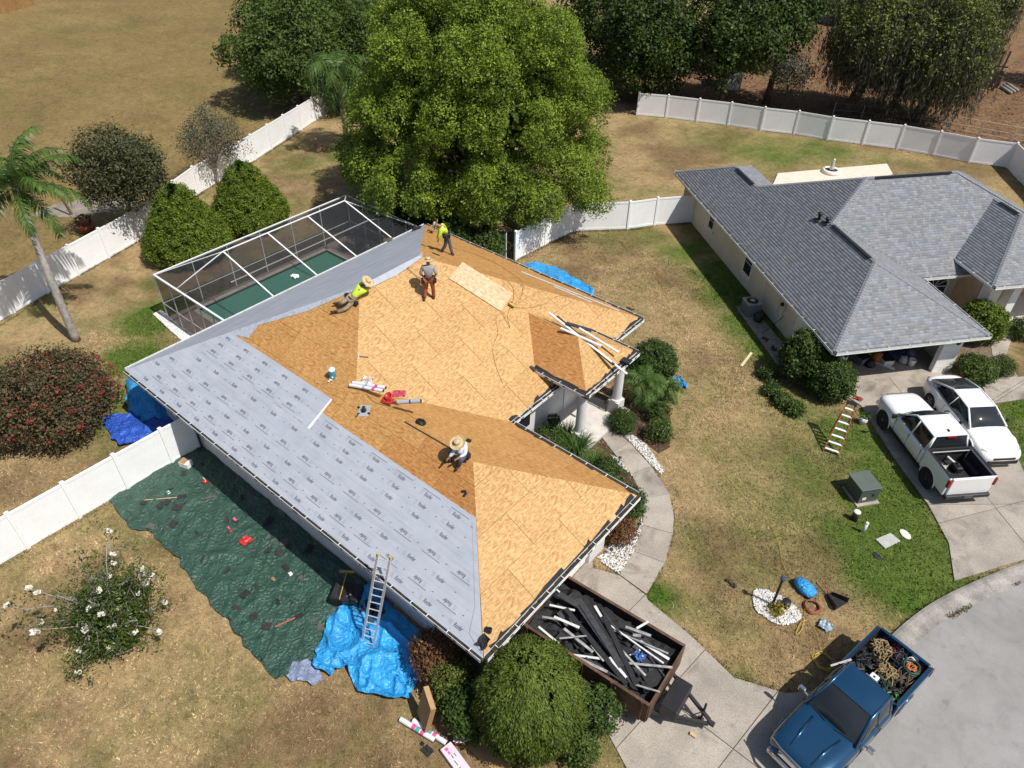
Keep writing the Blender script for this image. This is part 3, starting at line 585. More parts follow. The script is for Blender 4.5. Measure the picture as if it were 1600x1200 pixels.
# downspout at fence corner and at garage corner
MB().tube([(3.35, -.06, 2.6), (3.35, -.06, 2.45), (3.3, .56, 2.2), (3.3, .56, .15), (3.3, .35, .08)], .04, 8).build('downspout', M['dsteel'], house, world=True)
# --- porch
pb = MB(); pz0, pz1 = 2.78, PEZ-.03
pb.box((14.0, PY0+.35, (pz0+pz1)/2), (1.9, .3, pz1-pz0)); pb.box((14.0, PY1-.35, (pz0+pz1)/2), (1.9, .3, pz1-pz0)); pb.box((14.72, PM, (pz0+pz1)/2+.003), (.3, PY1-PY0-1.0, pz1-pz0))
pb.box((13.95, PM, pz1), (2.1, PY1-PY0-.1, .03)); pb.box((11.9, PY0+.12, 3.12), (1.6, .1, .2))
pb.build('porch_beam', M['stucco'], house, world=True)
for y in (PY0+.42, PY1-.42):
    c = MB(); c.box((14.66, y, .45), (.5, .5, .66)); c.lathe([(.26, .78), (.26, .84), (.21, .88), (.2, .95), (.185, 2.6), (.2, 2.66), (.25, 2.70), (.25, 2.78)], (14.66, y, 0), 20)
    c.build('column', M['stucco'], house, world=True, smooth=False)
MB().box((14.0, PM, .07), (2.3, 3.6, .14)).build('porch_floor', mat('porch_slab', (.60, .57, .53), .7), house, world=True)
for i in range(4): MB().bar((13.02, 11.0+.3*i, .142), (14.5, 11.0+.3*i, .142), .008, .004).build('floor_joint', M['concrete'], house, world=True)
# ================================================================== NEIGHBOUR HOUSE (local frame, x' along its left side)
nh = thing('shingled_house', 'cream stucco house with grey asphalt shingle roof and open garage', 'house', (*NBO, 0), NBA)
NZ = 2.4; NS = .48; NL, NW_, NXD = 19.19, 7.48, 14.23
nz = lambda y: NZ+NS*y
nBL, nGFL, nGFR, nIN = (0, 0, NZ), (NL, 0, NZ), (NL, NW_, NZ), (NXD, NW_, NZ)
nga, ngm, nS1, nS2 = (15.2, 3.74, nz(3.74)), (11.33, 3.74, nz(3.74)), (9.22, 6.47, nz(6.47)), (9.22, 11.7, nz(6.47))
nbr, nbap = (5.5, 2.6, nz(2.6)), (2.6, 2.6, nz(2.6)); NRY = 18.2
pE = 2.9; py0, py1, pxf = 9.74, 16.74, 16.27; pm = 13.24; pz = pE+.48*3.5; pxr = NXD-(pz-NZ)/.62; pxe = NXD-(pE-NZ)/.62
NF = {'left': [nBL, nGFL, nga, ngm, nS1, nbr, nbap], 'gfront': [nGFL, nGFR, nga], 'gright': [nGFR, nIN, ngm, nga], 'front': [nIN, (NXD, NRY, NZ), nS2, nS1, ngm],
      'back': [(2.9, 5.2, NZ), nbr, nS1, nS2, (2.9, NRY, NZ)], 'right': [(NXD, NRY, NZ), (2.9, NRY, NZ), nS2], 'bright': [(0, 5.2, NZ), nbap, nbr, (2.9, 5.2, NZ)], 'bend': [nBL, nbap, (0, 5.2, NZ)],
      'pl': [(pxe, py0, pE), (pxf, py0, pE), (pxf-3.5, pm, pz), (pxr, pm, pz)], 'pf': [(pxf, py0, pE), (pxf, py1, pE), (pxf-3.5, pm, pz)], 'pr': [(pxf, py1, pE), (pxe, py1, pE), (pxr, pm, pz), (pxf-3.5, pm, pz)]}
m_sh = attrmat('asphalt_shingle', 'col', .9, .2, .12, 60)
def shingles(pts, deck):
    pts = [np.array(q, float) for q in pts]; k = len(pts)
    n = sum(np.cross(pts[i]-pts[0], pts[(i+1) % k]-pts[0]) for i in range(k)); n = n/np.linalg.norm(n)
    if n[2] < 0: n = -n
    deck.slab([q-n*.004 for q in pts], n, .12)
    ax = np.cross([0, 0, 1.], n); ax /= np.linalg.norm(ax); up = np.cross(n, ax)
    O = pts[0]; P2 = [((q-O)@ax, (q-O)@up) for q in pts]; x0, x1 = min(q[0] for q in P2), max(q[0] for q in P2); y0, y1 = min(q[1] for q in P2), max(q[1] for q in P2)
    ex = .145; V = []; F = []; Cc = []; y = y0-.02; row = 0
    while y < y1:
        yc = y+ex/2; xs = []
        for i in range(k):
            a, b = P2[i], P2[(i+1) % k]
            if (a[1] > yc) != (b[1] > yc): xs.append(a[0]+(b[0]-a[0])*(yc-a[1])/(b[1]-a[1]))
        xs.sort()
        for s0, s1 in zip(xs[::2], xs[1::2]):
            x = s0
            while x < s1-.01:
                w_ = min(random.choice((.12, .16, .2, .26)), s1-x); hi = random.random() < .5; t = .005 if hi else .003
                q = [O+ax*(x+.002)+up*y+n*t, O+ax*(x+w_-.002)+up*y+n*t, O+ax*(x+w_-.002)+up*(y+ex+.01)+n*.001, O+ax*(x+.002)+up*(y+ex+.01)+n*.001, O+ax*(x+.003)+up*y-n*.002, O+ax*(x+w_-.003)+up*y-n*.002]
                o = len(V); V += q; F += [(o, o+1, o+2, o+3), (o+4, o+5, o+1, o)]
                g = random.uniform(.82, 1.16)*(1.03 if hi else .92); c = np.array([.225, .232, .252])*g*(1+np.array([.06, .01, -.04])*random.uniform(-1, 1)); Cc += [c]*6; x += w_
        y += ex; row += 1
    return V, F, Cc
deck = MB(); SV, SF, SC = {}, {}, {}
for k, p in NF.items(): SV[k], SF[k], SC[k] = shingles(p, deck)
nroof = deck.build('roof', mat('roof_deck_grey', (.14, .142, .15), .9), nh)
for k in NF: tag(npmesh('shingle_field', np.array(SV[k]), np.array(SF[k]), m_sh, nroof, {'col': np.array(SC[k])}, off=(0, 0, 0)), kind='stuff')
m_cap = mat('shingle_cap', (.235, .245, .265), .9, var=.15, vs=6, fine=.2, fs=40)
def caps(a, b, wd=.26):
    a = np.array(a, float); b = np.array(b, float); l = np.linalg.norm(b-a); n = int(l/.16); d = (b-a)/l; s_ = np.cross(d, [0, 0, 1.]); s_ /= np.linalg.norm(s_); mb = MB()
    for i in range(n):
        p = a+d*(i*l/n); q = a+d*((i+1)*l/n+.03); z0 = np.array([0, 0, .045]); z1 = np.array([0, 0, .028]); e = np.array([0, 0, -.055])
        mb.add([p+z0, p+s_*wd/2+e+z0, p-s_*wd/2+e+z0, q+z1, q+s_*wd/2+e+z1, q-s_*wd/2+e+z1], [(0, 1, 4, 3), (2, 0, 3, 5), (1, 0, 2)])
    o = mb.build('ridge_cap', m_cap, nroof); tag(o, kind='stuff')
for a, b in ((nGFL, nga), (nGFR, nga), (nga, ngm), (ngm, nS1), (nS1, nS2), (nS2, (NXD, NRY, NZ)), (nS1, nbr), (nbr, nbap), (nbap, nBL), ((pxf, py0, pE), (pxf-3.5, pm, pz)), ((pxf-3.5, pm, pz), (pxr, pm, pz)), ((pxf, py1, pE), (pxf-3.5, pm, pz))): caps(a, b)
for a, b, sd in (((11.6, 3.62, nz(3.74)+.03), (14.9, 3.62, nz(3.74)+.03), 0), ((9.34, 6.9, nz(6.47)+.02), (9.34, 11.3, nz(6.47)+.02), 1), ((3.0, 2.48, nz(2.6)+.03), (5.2, 2.48, nz(2.6)+.03), 0), ((11.3, pm-.1, pz+.03), (12.6, pm-.1, pz+.03), 0)):
    MB().bar(a, b, .16, .05).build('ridge_vent', M['black'], nroof)
for (px, py, h_) in ((1279, 338, .32), (1292, 343, .22)):
    p = None; pl_ = plane((-NS*NBY[0], -NS*NBY[1], 1), (*NBO, NZ)); q = RP(px, py+6, pl_, 0.) ; l_ = (np.array([(q[:2]-NBO)@NBX, (q[:2]-NBO)@NBY, q[2]]))
    v_ = MB(); v_.box(l_+[0, 0, .02], (.4, .4, .03)); v_.tube([l_, l_+[0, 0, h_]], .07, 10); v_.lathe([(.05, 0), (.14, .01), (.13, .08), (.05, .12)], l_+np.array([0, 0, h_]), 12); v_.build('roof_vent', M['black'], nroof, smooth=True)
# gutters (local builder)
def ngutter(a, b, outn, z=NZ):
    a = np.array([*a, z-.02]); b = np.array([*b, z-.02]); o = np.array([*outn, 0.]); l = np.linalg.norm(b-a); d = (b-a)/l
    g = MB(); g.bar(a+o*.124, b+o*.124, .016, .02); g.bar(a+o*.12+[0, 0, -.055], b+o*.12+[0, 0, -.055], .008, .10); g.bar(a+o*.065+[0, 0, -.11], b+o*.065+[0, 0, -.11], .13, .01); g.bar(a-o*.014+[0, 0, -.1], b-o*.014+[0, 0, -.1], .02, .19)
    gt = g.build('gutter', M['gutter'], nh); t = .5
    while t < l: MB().bar(a+d*t+[0, 0, .012], a+d*t+o*.13+[0, 0, .012], .025, .01).build('gutter_bracket', M['gutter'], gt); t += 1.0
    MB().bar(a+o*.06+[0, 0, -.08], b+o*.06+[0, 0, -.08], .1, .04).build('gutter_litter', m_lit, gt)
ngutter((0, 0), (NL, 0), (0, -1)); ngutter((NL, 0), (NL, NW_), (1, 0)); ngutter((NL, NW_), (NXD, NW_), (0, 1)); ngutter((NXD, NW_), (NXD, py0+.6), (1, 0)); ngutter((pxe, py0), (pxf, py0), (0, -1), pE); ngutter((pxf, py0), (pxf, py1), (1, 0), pE)
ngutter((0, 5.2), (0, 0), (-1, 0))
def nbox(name, m, x0, x1, y0, y1, z0, z1, parent=None, bevel=0.):
    return MB().box(((x0+x1)/2, (y0+y1)/2, (z0+z1)/2), (abs(x1-x0), abs(y1-y0), abs(z1-z0))).build(name, m, parent or nh, bevel=bevel)
I2 = .55; H2 = 2.27
for (x0, x1, y0, y1) in ((.55, 18.64, I2, I2+.2), (.55, .75, I2+.2, 4.65), (.75, 3.45, 4.45, 4.65), (3.45, 3.65, 4.65, 17.6), (3.65, 13.7, 17.4, 17.6), (13.5, 13.7, 6.93, 10.4), (13.5, 13.7, 16.0, 17.4), (13.7, 18.4, 6.73, 6.93)): nbox('wall', M['cream'], x0, x1, y0, y1, 0, H2)
nbox('garage_pillar', M['white'], 18.4, 18.64, I2+.2, 1.2, 0, H2); nbox('garage_pillar', M['white'], 18.4, 18.64, 5.95, 6.93, 0, H2); nbox('garage_header', M['white'], 18.4, 18.64, 1.2, 5.95, 2.1, H2)
for z in (.35, .75, 1.15, 1.55): nbox('pillar_groove', M['creamtrim'], 18.642, 18.65, 6.05, 6.83, z, z+.02)
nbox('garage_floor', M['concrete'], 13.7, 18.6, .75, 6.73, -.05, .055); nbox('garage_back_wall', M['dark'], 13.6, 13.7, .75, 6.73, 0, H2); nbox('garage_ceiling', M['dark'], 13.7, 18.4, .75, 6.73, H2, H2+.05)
nbox('soffit', M['creamtrim'], .1, 19.1, .05, I2, 2.2, 2.23); nbox('soffit', M['creamtrim'], 18.64, 19.1, .56, 7.3, 2.2, 2.23); nbox('soffit', M['creamtrim'], 13.7, 14.15, 7.5, 10.4, 2.2, 2.23)
# windows on the left wall
for (px, py, wd, ht) in ((1115, 345, .55, .9), (1162, 412, .75, 1.25)):
    q = G(px, py, 1.45)[:2]-NBO; x = q@NBX; f_ = nbox('window', M['white'], x-wd/2-.08, x+wd/2+.08, I2-.05, I2+.01, 1.45-ht/2-.06, 1.45+ht/2+.06)
    nbox('pane', M['glass'], x-wd/2, x+wd/2, I2-.058, I2-.049, 1.47, 1.45+ht/2, f_); nbox('pane', M['glass'], x-wd/2, x+wd/2, I2-.062, I2-.05, 1.45-ht/2, 1.43, f_); nbox('sill', M['creamtrim'], x-wd/2-.15, x+wd/2+.15, I2-.12, I2+.01, 1.45-ht/2-.16, 1.45-ht/2-.062, f_)
# side door, meter, conduits, lamps
sx = (G(1238, 545)[:2]-NBO)@NBX; nbox('side_door', M['white'], sx-.45, sx+.45, I2-.03, I2+.01, .05, 2.05, bevel=.01)
mx_ = (G(1203, 480, 1.4)[:2]-NBO)@NBX
mt = nbox('meter_box', M['steel'], mx_-.14, mx_+.14, I2-.14, I2, 1.2, 1.65, bevel=.02); MB().lathe([(.11, 0), (.11, .05), (.09, .1)], (mx_, I2-.14, 1.5), 14, R=np.array([[1, 0, 0], [0, 0, -1.], [0, 1, 0]])).build('meter_dial', M['glass'], mt)
MB().tube([(mx_, I2-.06, 1.2), (mx_, I2-.06, .1)], .03, 8).build('conduit', M['gutter'], nh); MB().tube([(mx_-.5, I2-.05, 1.9), (mx_-.5, I2-.05, .9), (mx_-.35, I2-.05, .5)], .025, 8).build('conduit', M['gutter'], nh)
MB().tube([(12.1, I2-.02, 2.2), (12.1, I2-.02, .05)], .02, 6).build('downspout', M['gutter'], nh)
for y in (.95, 6.5):
    lm = MB(); lm.box((18.7, y, 1.95), (.1, .12, .2)); lm.lathe([(.05, 0), (.09, .06), (.1, .24), (.03, .32)], (18.78, y, 1.68), 8); lm.build('wall_lamp', M['black'], nh)
# front: arched window and entry portico
aw = MB(); R_ = .75; pts = [(13.72, 8.9+R_*math.cos(t), 1.45+R_*.75*math.sin(t)) for t in np.linspace(0, math.pi, 15)]+[(13.72, 8.9-R_, .5), (13.72, 8.9+R_, .5)]
c_ = np.array([13.72, 8.9, 1.2]); fr = MB().slab([c_+(np.array(q)-c_)*1.18 for q in pts], (1, 0, 0), .05).build('arched_window', M['white'], nh); MB().slab([np.array(q)+[.012, 0, 0] for q in pts], (1, 0, 0), .01).build('pane', M['glass'], fr)
for t in np.linspace(math.pi*.2, math.pi*.8, 4): MB().bar((13.745, 8.9, 1.42), (13.745, 8.9+R_*math.cos(t), 1.42+R_*.75*math.sin(t)), .03, .02).build('muntin', M['white'], fr)
MB().bar((13.745, 8.2, 1.42), (13.745, 9.6, 1.42), .02, .05).build('muntin', M['white'], fr); MB().bar((13.745, 8.9, .5), (13.745, 8.9, 1.42), .04, .02, up=np.array([0, 1., 0])).build('muntin', M['white'], fr)
m_tan = mat('stucco_tan', (.48, .37, .24), .85)
for y in (py0+.75, py1-.75): nbox('portico_pier', M['creamtrim'], 15.25, 15.85, y-.3, y+.3, 0, 2.75)
nbox('portico_pier', M['white'], 15.3, 15.8, 11.55, 12.0, 0, 2.75)
nbox('portico_beam', M['creamtrim'], 15.3, 15.8, py0+.46, py1-.46, 2.5, pE-.16); nbox('portico_beam', M['creamtrim'], 13.7, 15.3, py0+.46, py0+.9, 2.5, pE-.16); nbox('entry_wall', m_tan, 13.4, 13.5, 10.4, 16.0, 0, 2.6); nbox('entry_side', m_tan, 13.5, 15.2, 10.2, 10.4, 0, 2.5); nbox('entry_step', M['creamtrim'], 13.5, 16.4, 10.4, 16.3, 0, .12); nbox('portico_ceiling', M['creamtrim'], 13.5, 16.1, py0+.1, py1-.1, pE-.16, pE-.13)
# rear patio slab
tag(MB().prism([G2(1206, 293), G2(1215, 273), G2(1385, 258), G2(1394, 274), G2(1330, 300)], -.05, .12).build('patio_slab', mat('patio_cream', (.66, .60, .50), .8, var=.08)), kind='structure')

# ================================================================== FENCES
def fence(label, line, ht=1.8, post=.12, step=None, name='vinyl_fence', skip=()):
    """line: list of post positions; panels between them"""
    root = thing(name, label, 'fence', (*line[0], 0)); off = np.array([*line[0], 0.])
    for i, p in enumerate(line):
        a = 0.
        if len(line) > 1: d = np.array(line[min(i+1, len(line)-1)])-np.array(line[max(i-1, 0)]); a = math.atan2(d[1], d[0])
        po = MB().box((0, 0, ht/2+.03), (post, post, ht+.06)).build('post', M['vinyl'], root); po.location = (p[0]-off[0], p[1]-off[1], 0); po.rotation_euler = (0, 0, a)
        cp = MB().add([(-.075, -.075, ht+.06), (.075, -.075, ht+.06), (.075, .075, ht+.06), (-.075, .075, ht+.06), (0, 0, ht+.13)], [(0, 1, 4), (1, 2, 4), (2, 3, 4), (3, 0, 4), (3, 2, 1, 0)]).build('cap', M['vinyl'], po)
    for i, (p, q) in enumerate(zip(line[:-1], line[1:])):
        if i in skip: continue
        p = np.array(p); q = np.array(q); d = q-p; l = np.linalg.norm(d); d /= l; a = math.atan2(d[1], d[0]); g = post/2+.004
        pn = MB(); nb_ = max(3, int(round((l-2*g)/.29))); bw = (l-2*g)/nb_
        for k in range(nb_): pn.box((g+bw*(k+.5), 0, ht/2+.02), (bw-.003, .026, ht-.22))
        pn.box((l/2, 0, ht/2), (l-2*g, .02, ht-.2)); pn.box((l/2, 0, .1), (l-2*g, .05, .14)); pn.box((l/2, 0, ht-.05), (l-2*g, .055, .11))
        o = pn.build('panel', M['vinyl'], root); o.location = (p[0]-off[0], p[1]-off[1], 0); o.rotation_euler = (0, 0, a)
    return root
def resample(pts, step):
    pts = [np.array(q, float) for q in pts]; out = [pts[0]]
    for a, b in zip(pts[:-1], pts[1:]):
        n = max(1, int(round(np.linalg.norm(b-a)/step)))
        for k in range(1, n+1): out.append(a+(b-a)*k/n)
    return [tuple(q) for q in out]
fence('white vinyl fence running from the near house wall past the green tarp', [(3.12, .55), (3.1, -.62), (3.1, -2.45), (3.1, -4.28), (3.1, -6.1), (3.1, -7.95), (3.1, -9.8)])
fence('white vinyl fence along the dry field behind the palm and round bushes', resample([(-11.7, -3.0), (-12.6, -.2), (-13.8, 3.65), (-15, 7.6), (-18.2, 13.6), (-20.2, 19.3), (-22.6, 25.2), (-25, 31)], 2.0))
fence('long white vinyl fence across the back of the shingled house yard', [G2(*q) for q in ((995, 180), (1040, 184), (1088, 190), (1137, 196), (1188, 204), (1240, 210), (1292, 219), (1347, 226), (1401, 233), (1457, 243), (1513, 254), (1573, 262))])
e1 = G(1573, 262)[:2]; fence('white vinyl side fence receding past the shingled house roof corner', [tuple(e1), tuple(e1+np.array([1.15, -1.9])), tuple(e1+np.array([2.3, -3.8])), tuple(e1+np.array([3.45, -5.7])), tuple(e1+np.array([4.6, -7.6]))])
fence('white vinyl fence joining the two houses beside the large round tree', [G2(805, 407), G2(851, 383), G2(897, 361), G2(980, 358), G2(1022, 352), G2(1082, 347)])
gt_ = thing('fence_gate', 'narrow white gate leaf with slanted top ajar by the big tree', 'gate', (*G2(776, 400), 0))
gp = G(776, 400); MB().slab([(0, 0, .05), (.75, -.05, .05), (.75, -.05, 1.75), (.55, -.04, 1.55), (.35, -.02, 1.3), (.15, -.01, 1.1), (0, 0, 1.05)], (0, -1, 0), .04).build('leaf', M['vinyl'], gt_); MB().box((0, 0, .85), (.1, .1, 1.7)).build('post', M['vinyl'], gt_)
for z in (.5, 1.2): MB().box((.37, -.05, z), (.7, .02, .05)).build('hinge_strap', M['black'], gt_)

# ================================================================== POOL CAGE
cx0, cx1, cy0, cy1, ch, crz = -6.35, -.32, 4.62, 16.5, 2.5, 3.6
cage = thing('pool_enclosure', 'screened pool cage with white aluminium frame and hipped mesh roof', 'enclosure', (cx0, cy0, 0))
CC = np.array([cx0, cy0, 0])
def cb(name, a, b, w_=.07, h_=.05, parent=None): MB().bar(np.array(a)-CC, np.array(b)-CC, w_*.72, h_*.72).build(name, M['white'], parent or cage)
A1, B1, C1, D1 = (cx0, cy0, ch), (cx0, cy1, ch), (cx1, cy1, ch), (cx1, cy0, ch)
cb('eave_beam', A1, B1, .1, .1); cb('eave_beam', B1, C1); cb('eave_beam', D1, A1, .12, .12)
rx = -3.95; ry = [7.15, 9.65, 12.1, 14.55]
cb('ridge_beam', (rx, ry[0], crz), (rx, ry[-1], crz), .09)
for y in ry: cb('rafter', (rx, y, crz), (cx1, y, ch+.12), .09)
for y in ry[1:-1]: cb('rafter', (rx, y, crz), (cx0, y, ch), .05, .03)
for y, e in ((ry[0], (cx0, cy0, ch)), (ry[-1], (cx0, cy1, ch)), (ry[-1], (cx1, cy1, ch))): cb('hip_rafter', (rx, y, crz), e, .05, .04)
cb('brace', (rx, ry[0], crz), (-4.4, cy0+.05, ch), .07); mid = (crz+ch)/2
cb('purlin', ((rx+cx1)/2, ry[0]-.9, mid), ((rx+cx1)/2, ry[-1], mid), .06); cb('purlin', ((rx+cx1)/2, ry[-1], mid), (-2.4, cy1, ch), .05)
for y in np.linspace(cy0, cy1, 7): cb('post', (cx0, y, 0), (cx0, y, ch), .06, .06)
for x in (-5.0, -3.7, -2.5, -1.4): cb('post', (x, cy0, 0), (x, cy0, ch), .05, .05); cb('post', (x, cy1, 0), (x, cy1, ch), .05, .05)
for z in (.9, .05): cb('rail', (cx0, cy0, z), (cx0, cy1, z), .05); cb('rail', (cx0, cy0, z), (cx1, cy0, z), .05); cb('rail', (cx0, cy1, z), (cx1, cy1, z), .05)
m, t, b, N, L = nodes_of('insect_screen'); b.inputs['Base Color'].default_value = (.022, .025, .03, 1); b.inputs['Roughness'].default_value = .6; tr = N.new('ShaderNodeBsdfTransparent'); mx = N.new('ShaderNodeMixShader'); mx.inputs[0].default_value = .46
L.new(tr.outputs[0], mx.inputs[1]); L.new(b.outputs[0], mx.inputs[2]); L.new(mx.outputs[0], N['Material Output'].inputs[0]); M['screen'] = m
def screen(*p): MB().add([np.array(q)-CC for q in p], [tuple(range(len(p)))]).build('screen_panel', M['screen'], cage)
for y0, y1 in zip(np.linspace(cy0, cy1, 7)[:-1], np.linspace(cy0, cy1, 7)[1:]): screen((cx0, y0, 0), (cx0, y1, 0), (cx0, y1, ch), (cx0, y0, ch))
screen((cx0, cy0, 0), (cx1, cy0, 0), (cx1, cy0, ch), (cx0, cy0, ch)); screen((cx0, cy1, 0), (cx1, cy1, 0), (cx1, cy1, ch), (cx0, cy1, ch))
for y0, y1 in zip(ry[:-1], ry[1:]): screen((rx, y0, crz), (rx, y1, crz), (cx1, y1, ch+.12), (cx1, y0, ch+.12)); screen((rx, y0, crz), (rx, y1, crz), (cx0, y1, ch), (cx0, y0, ch))
screen((rx, ry[0], crz), A1, (cx0, ry[0], ch)); screen((rx, ry[0], crz), A1, D1); screen((rx, ry[0], crz), D1, (cx1, ry[0], ch+.12)); screen((rx, ry[-1], crz), B1, (cx0, ry[-1], ch)); screen((rx, ry[-1], crz), B1, C1); screen((rx, ry[-1], crz), C1, (cx1, ry[-1], ch+.12))
# pool
X0, X1, Y0, Y1 = -5.85, -1.3, 6.0, 14.2
dk = MB(); m_dk = mat('pool_deck_mat', (.26, .20, .17), .85, var=.18, bump=.2)
for a in ((cx0, X0, cy0, cy1), (X1, .6, cy0, cy1), (X0, X1, cy0, Y0), (X0, X1, Y1, cy1)): dk.box(((a[0]+a[1])/2, (a[2]+a[3])/2, .02), (a[1]-a[0], a[3]-a[2], .12))
tag(dk.build('pool_deck', m_dk), kind='structure')
cop = bpy.data.objects.new('pool_coping', None); COL.objects.link(cop); tag(cop, kind='structure'); m_cop = mat('coping', (.50, .45, .38), .8, rnd=.1)
for i in range(14):
    y = Y0+(Y1-Y0)*(i+.5)/14; h_ = (Y1-Y0)/14-.012
    for x in (X0-.13, X1+.13): MB().box((x, y, .095), (.28, h_, .05)).build('coping_stone', m_cop, cop)
for i in range(7):
    x = X0+(X1-X0)*(i+.5)/7
    for y in (Y0-.13, Y1+.13): MB().box((x, y, .095), ((X1-X0)/7-.012, .28, .05)).build('coping_stone', m_cop, cop)
bs = MB(); m_bs = mat('pool_plaster', (.10, .30, .19), .7, var=.2, vs=.8)
bs.box(((X0+X1)/2, (Y0+Y1)/2, -1.35), (X1-X0, Y1-Y0, .1))
for a in ((X0-.05, X0, Y0, Y1), (X1, X1+.05, Y0, Y1), (X0, X1, Y0-.05, Y0), (X0, X1, Y1, Y1+.05)): bs.box(((a[0]+a[1])/2, (a[2]+a[3])/2, -.66), (a[1]-a[0], a[3]-a[2], 1.4))
for k, d in enumerate((.3, .6, .9)): bs.box((X0+.2+.2*k, Y0+.2+.2*k, -.9+.2*k), (.9-.1*k, .9-.1*k, .3))
tag(bs.build('pool_basin', m_bs), kind='structure')
m, t, b, N, L = nodes_of('pool_water_mat'); b.inputs['Base Color'].default_value = (.10, .37, .26, 1); b.inputs['Roughness'].default_value = .12; b.inputs['Specular IOR Level'].default_value = .3
tr = N.new('ShaderNodeBsdfTransparent'); tr.inputs[0].default_value = (.25, .55, .40, 1); mx = N.new('ShaderNodeMixShader'); mx.inputs[0].default_value = .75; L.new(tr.outputs[0], mx.inputs[1]); L.new(b.outputs[0], mx.inputs[2]); L.new(mx.outputs[0], N['Material Output'].inputs[0])
tag(MB().add([(X0, Y0, -.04), (X1, Y0, -.04), (X1, Y1, -.04), (X0, Y1, -.04)], [(0, 1, 2, 3)]).build('pool_water', m), kind='structure')
# ================================================================== VEGETATION
def leafquads(name, P, Nn, size, m, parent, aspect=.5, rnd=None, long=None, fold=.15):
    n = len(P); P = np.asarray(P, float); Nn = Nn/np.maximum(np.linalg.norm(Nn, axis=1, keepdims=True), 1e-6)
    t = RNG.normal(size=(n, 3)) if long is None else long+RNG.normal(size=(n, 3))*.25
    t = t-Nn*(t*Nn).sum(1, keepdims=True); t /= np.maximum(np.linalg.norm(t, axis=1, keepdims=True), 1e-6); b = np.cross(Nn, t)
    sz = size*(.6+.8*RNG.random((n, 1)))
    V = np.empty((n, 4, 3)); V[:, 0] = P-t*sz*.5; V[:, 1] = P+b*sz*aspect*.5-Nn*sz*fold; V[:, 2] = P+t*sz*.5; V[:, 3] = P-b*sz*aspect*.5-Nn*sz*fold
    rnd = RNG.random(n) if rnd is None else rnd
    return npmesh(name, V.reshape(-1, 3), np.arange(4*n).reshape(-1, 4), m, parent, {'rnd': np.repeat(np.clip(rnd, 0, 1), 4)})
def sph(n):
    d = RNG.normal(size=(n, 3)); return d/np.linalg.norm(d, axis=1, keepdims=True)
def lobes_on(c, r, k, lr, zmin=-.5, jit=.12, shape=None):
    """lobe spheres spread over an ellipsoid (golden spiral)"""
    i = np.arange(k)+.5; z = 1-(1-zmin)*i/k; a = i*2.39996+RNG.random(k)*.5; q = np.sqrt(np.maximum(0, 1-z*z))
    d = np.stack([q*np.cos(a), q*np.sin(a), z], 1); R = np.array([r[0], r[0], r[1]]); f = 1-jit*RNG.random((k, 1))*1.5
    if shape is not None: f = f*shape(d)[:, None]
    return np.hstack([np.array(c)+d*R*f*(1-lr/max(r)), (lr*(.7+.6*RNG.random((k, 1))))])
def crown(name, lobes, m, parent, ncl, npc, size, sig=.14, aspect=.55, inner=.12, updown=.25, zcut=None, long=None, tone=.5):
    w_ = lobes[:, 3]**2; li = RNG.choice(len(lobes), ncl, p=w_/w_.sum()); d = sph(ncl); d[:, 2] += updown; d /= np.linalg.norm(d, axis=1, keepdims=True)
    rr = lobes[li, 3]*(1-inner*RNG.random(ncl)**2*3); cc = lobes[li, :3]+d*rr[:, None]
    # drop clumps buried in other lobes
    keep = np.ones(ncl, bool)
    for L_ in lobes: keep &= ~(np.linalg.norm(cc-L_[:3], axis=1) < L_[3]*.72)
    keep |= RNG.random(ncl) < .06
    cc, d = cc[keep], d[keep]; k = len(cc); tn = np.clip(RNG.normal(tone, .2, k), 0, 1)
    P = np.repeat(cc, npc, 0)+RNG.normal(0, sig, (k*npc, 3)); Nn = np.repeat(d, npc, 0)*.8+RNG.normal(0, .55, (k*npc, 3))+[0, 0, .25]
    rn = np.repeat(tn, npc)+RNG.normal(0, .16, k*npc)
    if zcut is not None: ok = P[:, 2] > zcut; P, Nn, rn = P[ok], Nn[ok], rn[ok]
    return leafquads(name, P, Nn, size, m, parent, aspect, rn, long=None if long is None else np.tile(long, (len(P), 1)))
def trunk(parent, base, top, r0, r1, limbs=(), m=None, name='trunk', bend=.3):
    base = np.array(base, float); top = np.array(top, float); mb = MB(); n = 6; pts = []
    for i in range(n+1): t = i/n; pts.append(base+(top-base)*t+np.array([math.sin(t*3)*bend*.3, math.sin(t*2.2+1)*bend*.3-math.sin(1)*bend*.3, 0]))
    mb.tube(pts, [r0*(1.25 if i == 0 else 1)*(1-i/n)+r1*i/n for i in range(n+1)], 10)
    for e in limbs:
        s_ = np.array(pts[random.choice((3, 4, 5, 6))]); e = np.array(e, float); md = (s_+e)/2+np.array([0, 0, .12*np.linalg.norm(e-s_)])*random.uniform(.2, 1)
        mb.tube(smoothline([s_, md, e], 4), [r1*.8-(r1*.62)*k/8 for k in range(9)], 6)
    return mb.build(name, m or M['bark'], parent, smooth=True, world=True)
